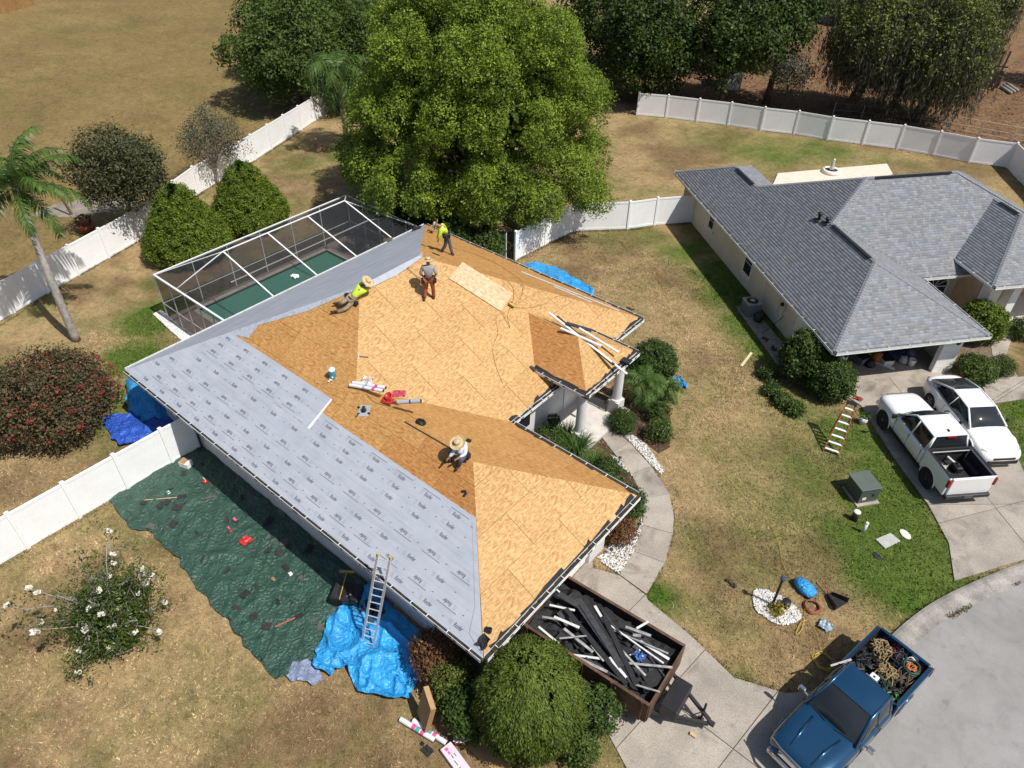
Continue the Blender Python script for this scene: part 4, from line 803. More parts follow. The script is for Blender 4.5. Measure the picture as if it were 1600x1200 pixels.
def tree(name, label, base, c, r, m, k, lr, ncl, npc, size, group=None, trunk_r=.3, zmin=-.5, bark=None, sig=.14, nlimb=10, **kw):
    root = thing(name, label, kw.pop('cat', 'tree'), (*base[:2], 0), group=group); lb = lobes_on(c, r, k, lr, zmin, .25, shape=kw.pop('shape', None) or (lambda d, s_=int(abs(base[0]*10)) % 50: .66+.55*vnoise(d[:, 0]*1.6+7+d[:, 2], d[:, 1]*1.6+7+s_, .7, s_)))
    crown('crown', lb, m, root, ncl, npc, size, sig, **kw)
    ends = [lb[i, :3] for i in RNG.choice(len(lb), min(nlimb, len(lb)), replace=False)]
    trunk(root, (*base[:2], 0), (c[0]*.8+base[0]*.2, c[1]*.8+base[1]*.2, max(.4, c[2]-r[1]*.35)), trunk_r, trunk_r*.5, ends, bark)
    return root
LM = {}
LM['big'] = leafmat('leaf_bright', (.052, .090, .010), (.300, .400, .046), .34)
LM['cone'] = leafmat('leaf_cone', (.040, .074, .008), (.190, .250, .026), .22)
LM['thuja'] = leafmat('leaf_thuja', (.034, .062, .009), (.165, .215, .034), .2)
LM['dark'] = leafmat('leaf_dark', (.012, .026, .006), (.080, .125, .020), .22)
LM['mid'] = leafmat('leaf_mid', (.028, .052, .010), (.115, .175, .034), .25)
LM['olive'] = leafmat('leaf_olive', (.028, .034, .014), (.115, .120, .052), .2)
LM['grey'] = leafmat('leaf_grey', (.045, .052, .034), (.150, .155, .105), .2)
LM['moss'] = leafmat('moss_grey', (.050, .052, .034), (.150, .150, .100), .25, .9)
LM['oak'] = leafmat('leaf_oak', (.035, .052, .010), (.200, .235, .048), .25)
LM['palm'] = leafmat('leaf_palm', (.025, .06, .012), (.11, .18, .035), .25, .4)
LM['red'] = leafmat('leaf_red', (.060, .040, .020), (.26, .12, .055), .25)
LM['hedge'] = leafmat('leaf_hedge', (.020, .042, .010), (.080, .135, .026), .2)
LM['bottle'] = leafmat('leaf_bottle', (.028, .032, .014), (.150, .115, .055), .2)
LM['flower_red'] = leafmat('flower_red', (.15, .02, .015), (.34, .07, .05), .2)
LM['flower_white'] = leafmat('flower_white', (.70, .66, .52), (.82, .80, .74), .25)
LM['gard'] = leafmat('leaf_gardenia', (.030, .055, .012), (.120, .165, .035), .25, .35)
LM['grassy'] = leafmat('leaf_grassy', (.035, .075, .015), (.13, .22, .05), .25)

def lobes_mass(masses, k, lr, zmin=-.35):
    """sub-lobes spread over the outside of each big mass (x, y, z, r)"""
    out = []; C_ = np.mean([m_[:3] for m_ in masses], 0)
    for x, y, z, r in masses:
        lb = lobes_on((x, y, z), (r, r*.85), k, lr, zmin, .2); o_ = np.array([x, y, z])-C_; o_ /= max(1e-6, np.linalg.norm(o_)); dd = (lb[:, :3]-[x, y, z])@o_; out.append(lb[dd > -.45*r])
    return np.vstack(out)
def shade_tree():
    root = thing('shade_tree', 'huge round bright green shade tree standing behind the roofing house', 'tree', (-2.4, 23.2, 0)); rs = np.random.default_rng(17)
    ms = []
    for ring, (n, rr, z, mr) in enumerate(((9, 6.0, 4.2, 2.3), (9, 5.7, 7.2, 2.5), (7, 4.4, 10.0, 2.4), (4, 2.2, 12.0, 2.2), (1, .1, 12.8, 2.0))):
        for i in range(n): a = (i+.5*(ring % 2)+rs.uniform(-.2, .2))/n*2*math.pi; q = rr*rs.uniform(.9, 1.1); ms.append((-2.7+q*math.cos(a), 23.7+q*math.sin(a), z+rs.uniform(-.7, .6), mr*rs.uniform(.82, 1.2)))
    ms += [(1.2, 19.6, 3.0, 1.6), (-1.2, 18.6, 3.3, 1.5), (3.4, 22.2, 2.9, 1.6), (-6.5, 18.3, 4.2, 1.9), (4.6, 25.0, 3.0, 1.5)]
    lb = lobes_mass(ms, 11, .82); crown('crown', lb, LM['big'], root, 18500, 23, .132, .15, inner=.09, updown=.3)
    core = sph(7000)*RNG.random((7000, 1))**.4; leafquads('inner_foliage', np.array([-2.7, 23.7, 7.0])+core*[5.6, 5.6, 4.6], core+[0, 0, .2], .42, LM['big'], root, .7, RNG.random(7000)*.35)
    trunk(root, (-2.4, 23.2, 0), (-2.7, 23.7, 6.5), .45, .26, [np.array(m_[:3]) for m_ in ms], bend=.4)
shade_tree()
def cone_bush(label, c, r, h, m, k=130):
    root = thing('cone_bush', label, 'bush', (c[0], c[1], 0), group='clipped cone bushes by the pool cage'); i = np.arange(k)+.5; t = 1-np.sqrt(1-i/k*.985); a = i*2.39996; R_ = r*np.clip(1-t, 0, 1)**.8*np.clip(.72+t*3, 0, 1)
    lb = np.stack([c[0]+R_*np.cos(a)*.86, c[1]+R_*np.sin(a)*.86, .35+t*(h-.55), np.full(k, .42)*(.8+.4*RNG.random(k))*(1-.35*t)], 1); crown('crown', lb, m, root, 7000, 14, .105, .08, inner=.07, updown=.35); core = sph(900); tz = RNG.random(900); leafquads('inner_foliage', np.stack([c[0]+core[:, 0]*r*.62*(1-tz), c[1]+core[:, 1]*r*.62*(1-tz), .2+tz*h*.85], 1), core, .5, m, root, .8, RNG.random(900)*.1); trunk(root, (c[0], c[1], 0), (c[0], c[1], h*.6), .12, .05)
cone_bush('clipped cone shaped bush nearest the palm, by the pool cage corner', (-11.3, 8.9), 2.55, 4.6, LM['cone']); cone_bush('clipped cone shaped bush farther along the fence behind the pool cage', (-11.9, 13.4), 2.45, 4.3, LM['cone'])
# big thuja by the driveway: drooping sprays
def thuja():
    root = thing('thuja_bush', 'large rounded thuja bush in front of the garage corner beside the trailer', 'bush', (20.35, .4, 0)); n = 3600
    d = sph(n*2); d = d[d[:, 2] > -.75][:n]; n = len(d); R = np.array([1.52, 1.52, 1.74]); f = .86+.17*vnoise(d[:, 0]*3+9, d[:, 1]*3+d[:, 2]*2+9, .5, 21)
    c = np.array([20.35, .4, 1.55])+d*R*f[:, None]; k = 24; tn = np.clip(RNG.normal(.5, .22, n), 0, 1)
    drop = np.array([0, 0, -1.])*.8+d*.55; drop /= np.linalg.norm(drop, axis=1, keepdims=True); t = RNG.random((n, k, 1))
    P = c[:, None]+drop[:, None]*(t-.35)*.42+RNG.normal(0, .035, (n, k, 3)); P = P.reshape(-1, 3); ok = P[:, 2] > .02
    leafquads('crown', P[ok], (np.repeat(d, k, 0)+RNG.normal(0, .45, (n*k, 3)))[ok], .095, LM['thuja'], root, .32, (np.repeat(tn, k)+RNG.normal(0, .13, n*k)-.35*(t.reshape(-1)-.5))[ok], long=np.repeat(drop, k, 0)[ok])
    trunk(root, (20.35, .4, 0), (20.35, .4, 1.6), .14, .06)
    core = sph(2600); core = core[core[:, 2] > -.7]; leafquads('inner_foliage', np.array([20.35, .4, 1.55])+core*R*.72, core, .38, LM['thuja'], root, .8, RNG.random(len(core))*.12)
thuja()
tree('crape_myrtle', 'loose grey green tree behind the fence between palm and cone bush', (-15.4, 7.9), (-15.5, 8.1, 3.9), (3.0, 2.7), LM['olive'], 46, .75, 4200, 11, .15, None, .12, -.75, sig=.2, inner=.25, nlimb=20)
tree('crape_myrtle', 'smaller sparse silvery tree at the fence above the cone bushes', (-18.5, 15.2), (-18.6, 15.4, 2.9), (2.3, 2.3), LM['grey'], 36, .6, 2100, 10, .11, None, .09, -.75, bark=M['palebark'], sig=.2, inner=.3, nlimb=24)
for i, (bx, by, z, r, h, mk, lab, nn) in enumerate(((-27, 28.5, 4.2, 5.6, 4.6, 'mid', 'broad dark green tree at the edge of the dry field', 5200), (-33, 34, 5, 5.5, 5, 'mid', 'green tree behind the broad one with pale bare branches showing', 4200), (-21.5, 33, 4.5, 5.2, 4.8, 'mid', 'dense green tree between the field and the huge round tree', 4600),
    (-12.5, 35.5, 5, 5, 5, 'dark', 'dark tree tucked behind the left shoulder of the round tree', 3200), (-24, 45, 5.5, 5.5, 5, 'olive', 'distant olive tree at the top edge above the palm', 2600), (-40, 44, 5, 6, 5, 'mid', 'distant green tree at the top edge beside the field', 2600))):
    tree('broadleaf_tree', lab, (bx, by), (bx, by, z), (r, h), LM[mk], 60, 1.25, nn, 13, .24, 'trees beyond the pool', .25, -.75, sig=.24, inner=.16, nlimb=14, bark=M['palebark'] if i == 1 else None)
for i, (bx, by, z, r, h, mk, lab, nn) in enumerate(((-6.6, 49.2, 4.8, 5.0, 5.2, 'dark', 'very dark evergreen tree hanging over the left end of the back fence', 5200), (-.6, 52.2, 5.8, 4.4, 4.8, 'dark', 'dark evergreen tree behind the back fence, second from the round tree', 4200), (-13.5, 54, 5.0, 6, 6, 'dark', 'dark evergreen tree directly behind the round tree', 3600),
    (1.9, 56.0, 6.8, 2.8, 4.0, 'dark', 'dark green tree with lit top beside the far grey roof', 2800), (-4, 66, 8, 8, 7, 'dark', 'tall dark evergreen at the top edge behind the back fence', 3600), (30, 73, 5.5, 6, 5.5, 'dark', 'dark tree in the top right corner of the yard', 3000), (25, 80, 5.5, 6, 5.5, 'dark', 'dark tree at the top edge left of the corner tree', 2400), (37, 66, 6, 5.5, 5.5, 'mid', 'green tree at the right edge behind the woodland swing', 1800))):
    tree('evergreen_tree', lab, (bx, by), (bx, by, z), (r, h), LM[mk], 60, 1.3, nn, 13, .27, 'dark trees behind the back fence', .3, -.8, sig=.26, inner=.2, nlimb=12)
# mossy oaks
def mossy(base, c, r, label, nl=60, nm=2600):
    root = thing('mossy_oak', label, 'tree', (*base, 0), group='oaks hung with moss'); lb = lobes_on(c, r, nl, 1.1, -.75)
    crown('crown', lb, LM['oak'], root, 3000, 13, .2, .26, inner=.2, updown=.4)
    pts = lb[RNG.choice(len(lb), nm), :3]+RNG.normal(0, .7, (nm, 3)); k = 14; t = RNG.random((nm, k, 1)); ln = (.8+2.4*RNG.random((nm, 1, 1)))
    P = (pts[:, None]+np.array([0, 0, -1.])*t*ln+RNG.normal(0, .07, (nm, k, 3))).reshape(-1, 3); ok = P[:, 2] > .5
    leafquads('hanging_moss', P[ok], sph(len(P))[ok]*[1, 1, .2], .36, LM['moss'], root, .16, None, long=np.tile([0, 0, -1.], (len(P), 1))[ok])
    trunk(root, (*base, 0), (c[0], c[1], c[2]-r[1]*.2), .5, .28, [lb[i, :3] for i in RNG.choice(len(lb), 14, replace=False)], M['bark'], bend=.8)
mossy((8.2, 57.4), (8.9, 58.6, 6.4), (4.3, 4.6), 'mossy oak with the dark leaning trunk behind the back fence')
mossy((13.2, 60.5), (13.0, 60.0, 5.6), (4.6, 4.8), 'mossy oak hanging lowest over the back fence, middle of the three')
mossy((12.4, 71), (12.2, 71, 7.6), (4.2, 4.4), 'mossy oak nearest the woodland swing frame')
tree('young_tree', 'small pale leaved tree between dark trees and mossy oaks', (3.9, 54.8), (3.9, 54.8, 2.9), (1.9, 2.2), LM['grey'], 24, .6, 900, 10, .16, None, .08, -.7, sig=.2, inner=.3)

# palms
def palm(name, label, base, top, nf, fl, droop, trunk_r, seed, m=LM['palm'], nl=44, leaf=.62, tw=.030, cat='palm', elev=(-.35, 1.2), shaft=True):
    rs = np.random.default_rng(seed); root = thing(name, label, cat, (*base[:2], 0)); base = np.array([*base[:2], 0.]); top = np.array(top, float)
    tk = MB(); n = 22; pts = [base+(top-base)*t+np.array([0, 0, 0])-(top-base)*[1, 1, 0]*.25*math.sin(t*math.pi) for t in np.linspace(0, 1, n)]
    tk.tube(pts, [trunk_r*(1.35-.5*t+(.05 if i % 2 else 0)) for i, t in enumerate(np.linspace(0, 1, n))], 10); tk.build('trunk', M['palebark'], root, smooth=True, world=True)
    if shaft:
        cs = MB(); cs.tube([top-[0, 0, .9], top-[0, 0, .6], top-[0, 0, .1], top+[0, 0, .15]], [trunk_r*.9, trunk_r*1.5, trunk_r*1.3, trunk_r*.6], 10); cs.build('old_leaf_bases', M['bark'], root, smooth=True, world=True)
    for f in range(nf):
        az = f*2.39996+rs.random()*.4; el = elev[0]+(elev[1]-elev[0])*(f/max(1, nf-1))+rs.normal(0, .08); L_ = fl*(.85+.3*rs.random()); d = np.array([math.cos(az), math.sin(az), 0.]); P = []; p = top.copy(); e = el; st = L_/10
        for i in range(11): P.append(p.copy()); p = p+(d*math.cos(e)+np.array([0, 0, math.sin(e)]))*st; e -= droop*(.5+.12*i)/5
        fm = MB(); fm.tube(P, [.022*(1-.8*i/10)+.004 for i in range(11)], 5); V = []; F = []; rn = []; P = np.array(P); side = np.cross(d, [0, 0, 1.])
        ro = np.array(root.location); base_n = 0
        for j in range(nl):
            t = .12+.86*j/nl; q = t*10; i0 = min(9, int(q)); pos = P[i0]+(P[i0+1]-P[i0])*(q-i0); tg = P[i0+1]-P[i0]; tg /= np.linalg.norm(tg)
            for sg in (1, -1):
                ll = leaf*(math.sin(math.pi*min(1, .18+t*.8))*.75+.3)*(.8+.4*rs.random()); dirv = side*sg*.8+tg*.5+np.array([0, 0, -.25-.35*rs.random()])+rs.normal(0, .12, 3); dirv /= np.linalg.norm(dirv)
                mid = pos+dirv*ll*.55+[0, 0, .02]; tip = pos+dirv*ll+np.array([0, 0, -.28*ll]); wv = tg*tw*(1+rs.random()*.5); o = len(V)
                V += [pos-wv*.6, pos+wv*.6, mid+wv, mid-wv, tip]; F += [(o, o+1, o+2, o+3), (o+3, o+2, o+4, o+4)]; rn += [.35+.5*rs.random()]*5
        b4 = [tuple(x) for x in F]
        me_v = np.array(V+[tuple(x) for x in fm.v]); me_f = [tuple(dict.fromkeys(x)) for x in b4]+[tuple(i+len(V) for i in x) for x in fm.f]
        me = bpy.data.meshes.new('frond'); me.from_pydata([tuple(x-ro) for x in me_v], [], me_f); a = me.attributes.new('rnd', 'FLOAT', 'POINT'); a.data.foreach_set('value', np.array(rn+[.25]*len(fm.v), np.float32)); me.materials.append(m); o_ = bpy.data.objects.new('frond', me); COL.objects.link(o_); o_.parent = root
    return root
palm('queen_palm', 'tall palm with pale ringed trunk at the left edge', (-7.9, .74), tuple(G(24, 292, 7.0)), 20, 3.0, .85, .15, 5, elev=(-.25, 1.35))
palm('queen_palm', 'palm drooping beside the huge round tree near the back fence', (-18.9, 26.6), tuple(G(528, 112, 5.6)), 18, 3.6, 1.45, .16, 9, leaf=.9)
palm('pygmy_palm', 'bushy low palm beside the porch column', (15.2, 14.7), (15.2, 14.7, 1.0), 20, 1.35, 1.2, .09, 3, LM['grassy'], 34, .34, .012, 'palm', (-.1, 1.35), False)
palm('pygmy_palm', 'second low palm tucked behind the porch shrub', (15.9, 15.5), (15.9, 15.5, .7), 14, 1.0, 1.2, .07, 13, LM['grassy'], 30, .28, .012, 'palm', (-.1, 1.35), False)
# shrubs
def shrub(name, label, c, r, h, m, n, npc, size, group=None, lr=.35, k=26, sig=.08, cat='shrub', **kw):
    root = thing(name, label, cat, (c[0], c[1], 0), group=group); lb = lobes_on((c[0], c[1], h*.48), (r, h*.55), k, lr, -.6); crown('foliage', lb, m, root, n, npc, size, sig, zcut=.01, **kw)
    trunk(root, (c[0], c[1], 0), (c[0], c[1], h*.6), .05, .025, [lb[i, :3] for i in range(0, len(lb), max(1, len(lb)//6))]); return root
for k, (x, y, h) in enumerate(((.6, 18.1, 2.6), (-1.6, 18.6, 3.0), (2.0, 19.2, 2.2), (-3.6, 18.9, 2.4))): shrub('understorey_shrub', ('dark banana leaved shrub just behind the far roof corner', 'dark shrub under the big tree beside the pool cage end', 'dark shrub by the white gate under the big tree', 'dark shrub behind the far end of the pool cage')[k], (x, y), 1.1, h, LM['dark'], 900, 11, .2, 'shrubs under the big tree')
shrub('round_shrub', 'round clipped dark green shrub beyond the porch palm', G(1030, 590)[:2]-[.35, .2], 1.15, 1.7, LM['hedge'], 2200, 12, .10)
shrub('round_shrub', 'small rounded shrub beside the start of the front walk', G(972, 668)[:2], .62, .75, LM['hedge'], 900, 12, .07, lr=.2)
shrub('rose_shrub', 'leafy shrub on the outer mulch edge of the front walk', G(1028, 685)[:2], .55, .85, LM['mid'], 420, 9, .10, lr=.25)
shrub('rose_shrub', 'dark leafy shrub in mulch above the white stones', G(1025, 655)[:2], .5, .8, LM['hedge'], 420, 9, .10, lr=.25)
shrub('rose_shrub', 'low weedy plant against the porch mulch near the shrub', G(1010, 640)[:2], .45, .5, LM['olive'], 300, 9, .09, lr=.2)
shrub('garage_hedge', 'tall green and bronze hedge at the garage front corner', G(982, 815)[:2]+np.array([-.25, 0]), .62, 1.5, LM['hedge'], 1500, 12, .09, cat='hedge')
shrub('garage_hedge', 'bronze leaved hedge end beside the white stone bed', G(975, 840)[:2]+np.array([-.1, -.15]), .55, 1.1, LM['red'], 800, 11, .08, cat='hedge')
shrub('walk_shrub', 'low hedge strip along the inner walk near the garage', G(955, 760)[:2]+np.array([-.3, .1]), .6, .9, LM['hedge'], 800, 11, .08)
shrub('bed_shrub', 'dusty brownish shrub below the front eave', (14.1, 9.0), .8, .95, LM['olive'], 800, 10, .09)
shrub('bed_shrub', 'dark leafy shrub in the corner bed by the porch wall', (13.75, 9.9), .55, .8, LM['hedge'], 500, 10, .09)
shrub('red_tip_shrub', 'reddish brown shrub beside the bottom blue tarp', (17.25, .0), .85, 1.55, LM['red'], 2000, 11, .085)
shrub('red_tip_shrub', 'green and bronze shrub behind the tall cardboard box', (18.1, -.35), .8, 1.35, LM['oak'], 1700, 11, .085)
shrub('corner_shrub', 'dark green shrub under the garage eave corner', (19.0, -.55), .85, 1.5, LM['hedge'], 1500, 11, .10)
shrub('corner_shrub', 'dark shrub wedged between thuja bush and trailer', (21.75, 1.65), .6, 1.5, LM['hedge'], 1100, 10, .10)
shrub('corner_shrub', 'leafy shrub low on the driveway side of the thuja bush', (21.95, .7), .5, .9, LM['mid'], 700, 10, .09)
shrub('neighbour_shrub', 'tall glossy dark shrub against the shingled house garage wall', G(1235, 590)[:2]+np.array([.35, .3]), 1.25, 2.3, LM['dark'], 2600, 12, .12)
shrub('neighbour_shrub', 'rounded dark shrub at the open garage corner', G(1285, 622)[:2]+np.array([-.05, .35]), 1.1, 1.75, LM['hedge'], 2400, 12, .10)
for i, (px, py) in enumerate(((1198, 590), (1205, 615), (1222, 632), (1240, 645))): shrub('low_hedge', ('small dark end of the low trailing hedge by the bin', 'second clump of the low trailing hedge beside the lawn', 'third clump of the low trailing hedge beside the lawn', 'pale leaved outer end of the low trailing hedge')[i], G(px, py)[:2], .42, .38, LM['hedge' if i < 2 else 'mid'], 420, 10, .10, 'low hedge clumps by the garage wall', lr=.2)
shrub('entry_shrub', 'tall bright green shrub at the shingled house garage corner', G(1525, 535)[:2]+np.array([-.2, .3]), 1.2, 2.0, LM['cone'], 2200, 11, .12)
shrub('entry_shrub', 'mid green shrub with red flowers beside the garage pillar', G(1515, 595)[:2]+np.array([0, .2]), .95, 1.0, LM['mid'], 1200, 11, .10)
shrub('entry_shrub', 'small round shrub alone in the mulch bed by the sedan', G(1562, 582)[:2], .6, .75, LM['mid'], 900, 12, .06, lr=.2)
shrub('entry_shrub', 'dark spiky shrub at the right edge by the entry walk', G(1592, 525)[:2], .8, .8, LM['dark'], 500, 10, .2, lr=.25, aspect=.15)
shrub('flower_clump', 'red flowering clump behind the white sedan', G(1497, 600)[:2], .4, .35, LM['flower_red'], 200, 8, .07, lr=.15)
# bottlebrush mound
bb = shrub('bottlebrush_bush', 'sprawling bronze bush with red flowers at the left edge', (-2.75, -2.45), 2.8, 2.4, LM['bottle'], 5600, 12, .12, lr=.7, k=60, sig=.16, cat='bush', inner=.2)
d = sph(300); d[:, 2] = np.abs(d[:, 2]); P = np.array([-2.75, -2.45, 1.15])+d*[2.75, 2.75, 1.5]; leafquads('flowers', np.repeat(P, 6, 0)+RNG.normal(0, .05, (len(P)*6, 3)), sph(len(P)*6), .09, LM['flower_red'], bb, .7)
# magnolia with white flowers
def magnolia():
    root = thing('gardenia_tree', 'open branched small tree with white flowers on the near lawn', 'tree', tuple(G(188, 992))); rs = np.random.default_rng(2); c = np.array(G(188, 992)); mb = MB(); P = []; tips = []
    for i in range(46):
        az = rs.random()*6.28; el = .35+1.2*rs.random(); ln = 1.0+.9*rs.random()+2.2*max(0, el-.8); p = c+np.array([0, 0, .15+.5*rs.random()]); d = np.array([math.cos(az)*math.cos(el), math.sin(az)*math.cos(el), math.sin(el)]); pts = [p]
        for k in range(6): d = d+rs.normal(0, .16, 3); d /= np.linalg.norm(d); p = p+d*ln/6; pts.append(p.copy())
        mb.tube(pts, [.028*(1-.85*k/6)+.004 for k in range(7)], 5)
        bare = rs.random() < .22
        for k in range(2, 7):
            for s_ in range(4):
                e = pts[k]+rs.normal(0, .2, 3); e[2] = max(e[2], .1)
                if rs.random() < .6: mb.tube([pts[k], (pts[k]+e)/2+rs.normal(0, .03, 3), e], [.009, .006, .003], 4)
                if not bare: P.append(e)
        tips.append(pts[-1]); 
    mb.build('branches', M['palebark'], root, smooth=True, world=True); P = np.array(P)
    low = np.array(c)+sph(380)*[1.0, 1.0, 1.1]+[0, 0, 1.05]; P = np.vstack([P, low[low[:, 2] > .05]]); Q = np.repeat(P, 13, 0)+rs.normal(0, .11, (len(P)*13, 3)); Q[:, 2] = np.maximum(Q[:, 2], .03)
    leafquads('foliage', Q, sph(len(Q))+[0, 0, .5], .10, LM['gard'], root, .42, np.repeat(rs.random(len(P)), 13))
    tag(root.children[-1], kind='stuff'); F_ = np.array([tips[i] for i in rs.choice(len(tips), 24)]+[P[i] for i in rs.choice(len(P), 40)])+rs.normal(0, .1, (64, 3))
    for q in F_:
        k = 9; fl = leafquads('flower', q+sph(k)*.055, sph(k)*.4+[0, 0, 1], .13, LM['flower_white'], root, .75)
magnolia()
# fountain grasses
def grasses(label, c, n, ln, m, group=None):
    root = thing('ornamental_grass', label, 'grass clump', (*c, 0), group=group); a = RNG.random(n)*6.28; l = ln*(.6+.6*RNG.random(n)); r0 = .12*np.sqrt(RNG.random(n)); b = np.stack([c[0]+r0*np.cos(a), c[1]+r0*np.sin(a), np.zeros(n)], 1); d = np.stack([np.cos(a), np.sin(a), np.zeros(n)], 1); s_ = np.stack([-np.sin(a), np.cos(a), np.zeros(n)], 1); sp = .25+.6*RNG.random(n)
    V = np.empty((n, 7, 3)); 
    for k, t in enumerate((0, .4, .75)):
        q = b+d*(l*sp*t**1.3)[:, None]+np.array([0, 0, 1.])*(l*(t*1.15-.75*t*t*sp))[:, None]; w_ = .012*(1-t*.5); V[:, 2*k] = q-s_*w_; V[:, 2*k+1] = q+s_*w_
    V[:, 6] = b+d*(l*sp*1.05)[:, None]+np.array([0, 0, 1.])*(l*np.maximum(.08, 1.1-.95*sp))[:, None]; I = np.arange(n)[:, None]*7; F = np.vstack([I+[0, 1, 3, 2], I+[2, 3, 5, 4], I+[4, 5, 6, 6]])
    V = V.reshape(-1, 3); me = bpy.data.meshes.new('blades'); me.from_pydata([tuple(x) for x in (V-np.array([*c, 0]))], [], [tuple(dict.fromkeys(x)) for x in F.tolist()]); at = me.attributes.new('rnd', 'FLOAT', 'POINT'); at.data.foreach_set('value', np.repeat(RNG.random(n), 7).astype(np.float32)); me.materials.append(m)
    o = bpy.data.objects.new('blades', me); COL.objects.link(o); o.parent = root; tag(o, kind='stuff')
for i, (px, py, n, l) in enumerate(((900, 712, 420, 1.25), (930, 742, 380, 1.15), (885, 695, 360, 1.1), (948, 770, 240, .8), (868, 690, 240, .9))):
    grasses(('tall fountain grass clump nearest the porch step', 'fountain grass clump at the walk edge with white stones', 'fountain grass clump under the gutter, middle of the bed', 'low grass clump at the bend of the front walk', 'thin grass clump in the corner by the porch wall')[i], G2(px, py), n, l, LM['grassy'], 'grass clumps in the front bed')
# ================================================================== VEHICLES
def carpaint(name, col, metal=0., rough=.25): return mat(name, col, rough, metal, var=.02, fine=.01, spec=.5, coat=.9)
M['carwhite'] = carpaint('car_white', (.80, .80, .80)); M['carblue'] = carpaint('car_blue', (.012, .068, .150), .55, .22)
M['redlens'] = mat('red_lens', (.30, .012, .012), .15, spec=.6); M['clearlens'] = mat('clear_lens', (.45, .47, .5), .1, spec=.7); M['chrome'] = mat('chrome', (.68, .69, .70), .14, .95, var=.03); M['rimgrey'] = mat('rim_grey', (.16, .16, .17), .35, .7); M['liner'] = mat('bed_liner', (.022, .022, .024), .6, var=.2, vs=9)
def loft(stations):
    mb = MB(); V = []; F = []; n = None
    for x, prof in stations:
        ring = [(x, -y, z) for y, z in prof]+[(x, y, z) for y, z in prof[-2::-1]]; n = len(ring); V += ring
    k = len(stations)
    for i in range(k-1):
        for j in range(n-1): F.append((i*n+j, i*n+j+1, (i+1)*n+j+1, (i+1)*n+j))
        F.append((i*n+n-1, i*n, (i+1)*n, (i+1)*n+n-1))
    F.append(tuple(range(n-1, -1, -1))); F.append(tuple(range((k-1)*n, k*n))); return mb.add(V, F)
def patch(p00, p10, p11, p01, bulge=(0, 0, 0), nu=6, nv=6):
    p = [np.array(q, float) for q in (p00, p10, p11, p01)]; bu = np.array(bulge, float)
    return MB().grid(lambda u, v: (p[0]*(1-u)+p[1]*u)*(1-v)+(p[3]*(1-u)+p[2]*u)*v+bu*(4*u*(1-u))*(4*v*(1-v))**.6, nu, nv)
def wheels(root, xs, w, r, rim, tw=.22):
    RY = np.array([[1, 0, 0], [0, 0, 1.], [0, -1., 0]])
    for x in xs:
        for sg in (1, -1):
            wh = MB().lathe([(r*.55, -tw/2), (r*.9, -tw/2), (r, -tw*.36), (r, tw*.36), (r*.9, tw/2), (r*.55, tw/2)], (0, 0, 0), 28, RY).build('wheel', M['rubber'], root, smooth=True); wh.location = (x, sg*(w-tw/2+.015), r)
            rm = MB(); rm.lathe([(r*.62, -.01), (r*.64, .0), (r*.6, .02), (r*.56, .0)], (0, sg*tw*.44, 0), 24, RY)
            for a in np.arange(5)*2*math.pi/5: rm.bar((0, sg*tw*.46, 0), (r*.6*math.cos(a), sg*tw*.46, r*.6*math.sin(a)), .075, .02, up=np.array([0, 1., 0]))
            rm.lathe([(.07, -.02), (.07, .02)], (0, sg*tw*.47, 0), 12, RY); rm.build('rim', rim, wh)
            a_ = MB().lathe([(r*1.13, -.004), (r*1.13, .004)], (x, sg*(w+.001), r*1.03), 28, RY).build('arch_shade', M['dark'], root)  # flat dark disc paints the shaded gap of the arch, no real recess
            fl = MB(); fl.tube([(x+r*1.15*math.cos(t), sg*(w-.004), r*1.03+r*1.15*math.sin(t)) for t in np.linspace(-.15, math.pi+.15, 16)], .028, 6); fl.build('arch_lip', M[root['paint']], root, smooth=True)
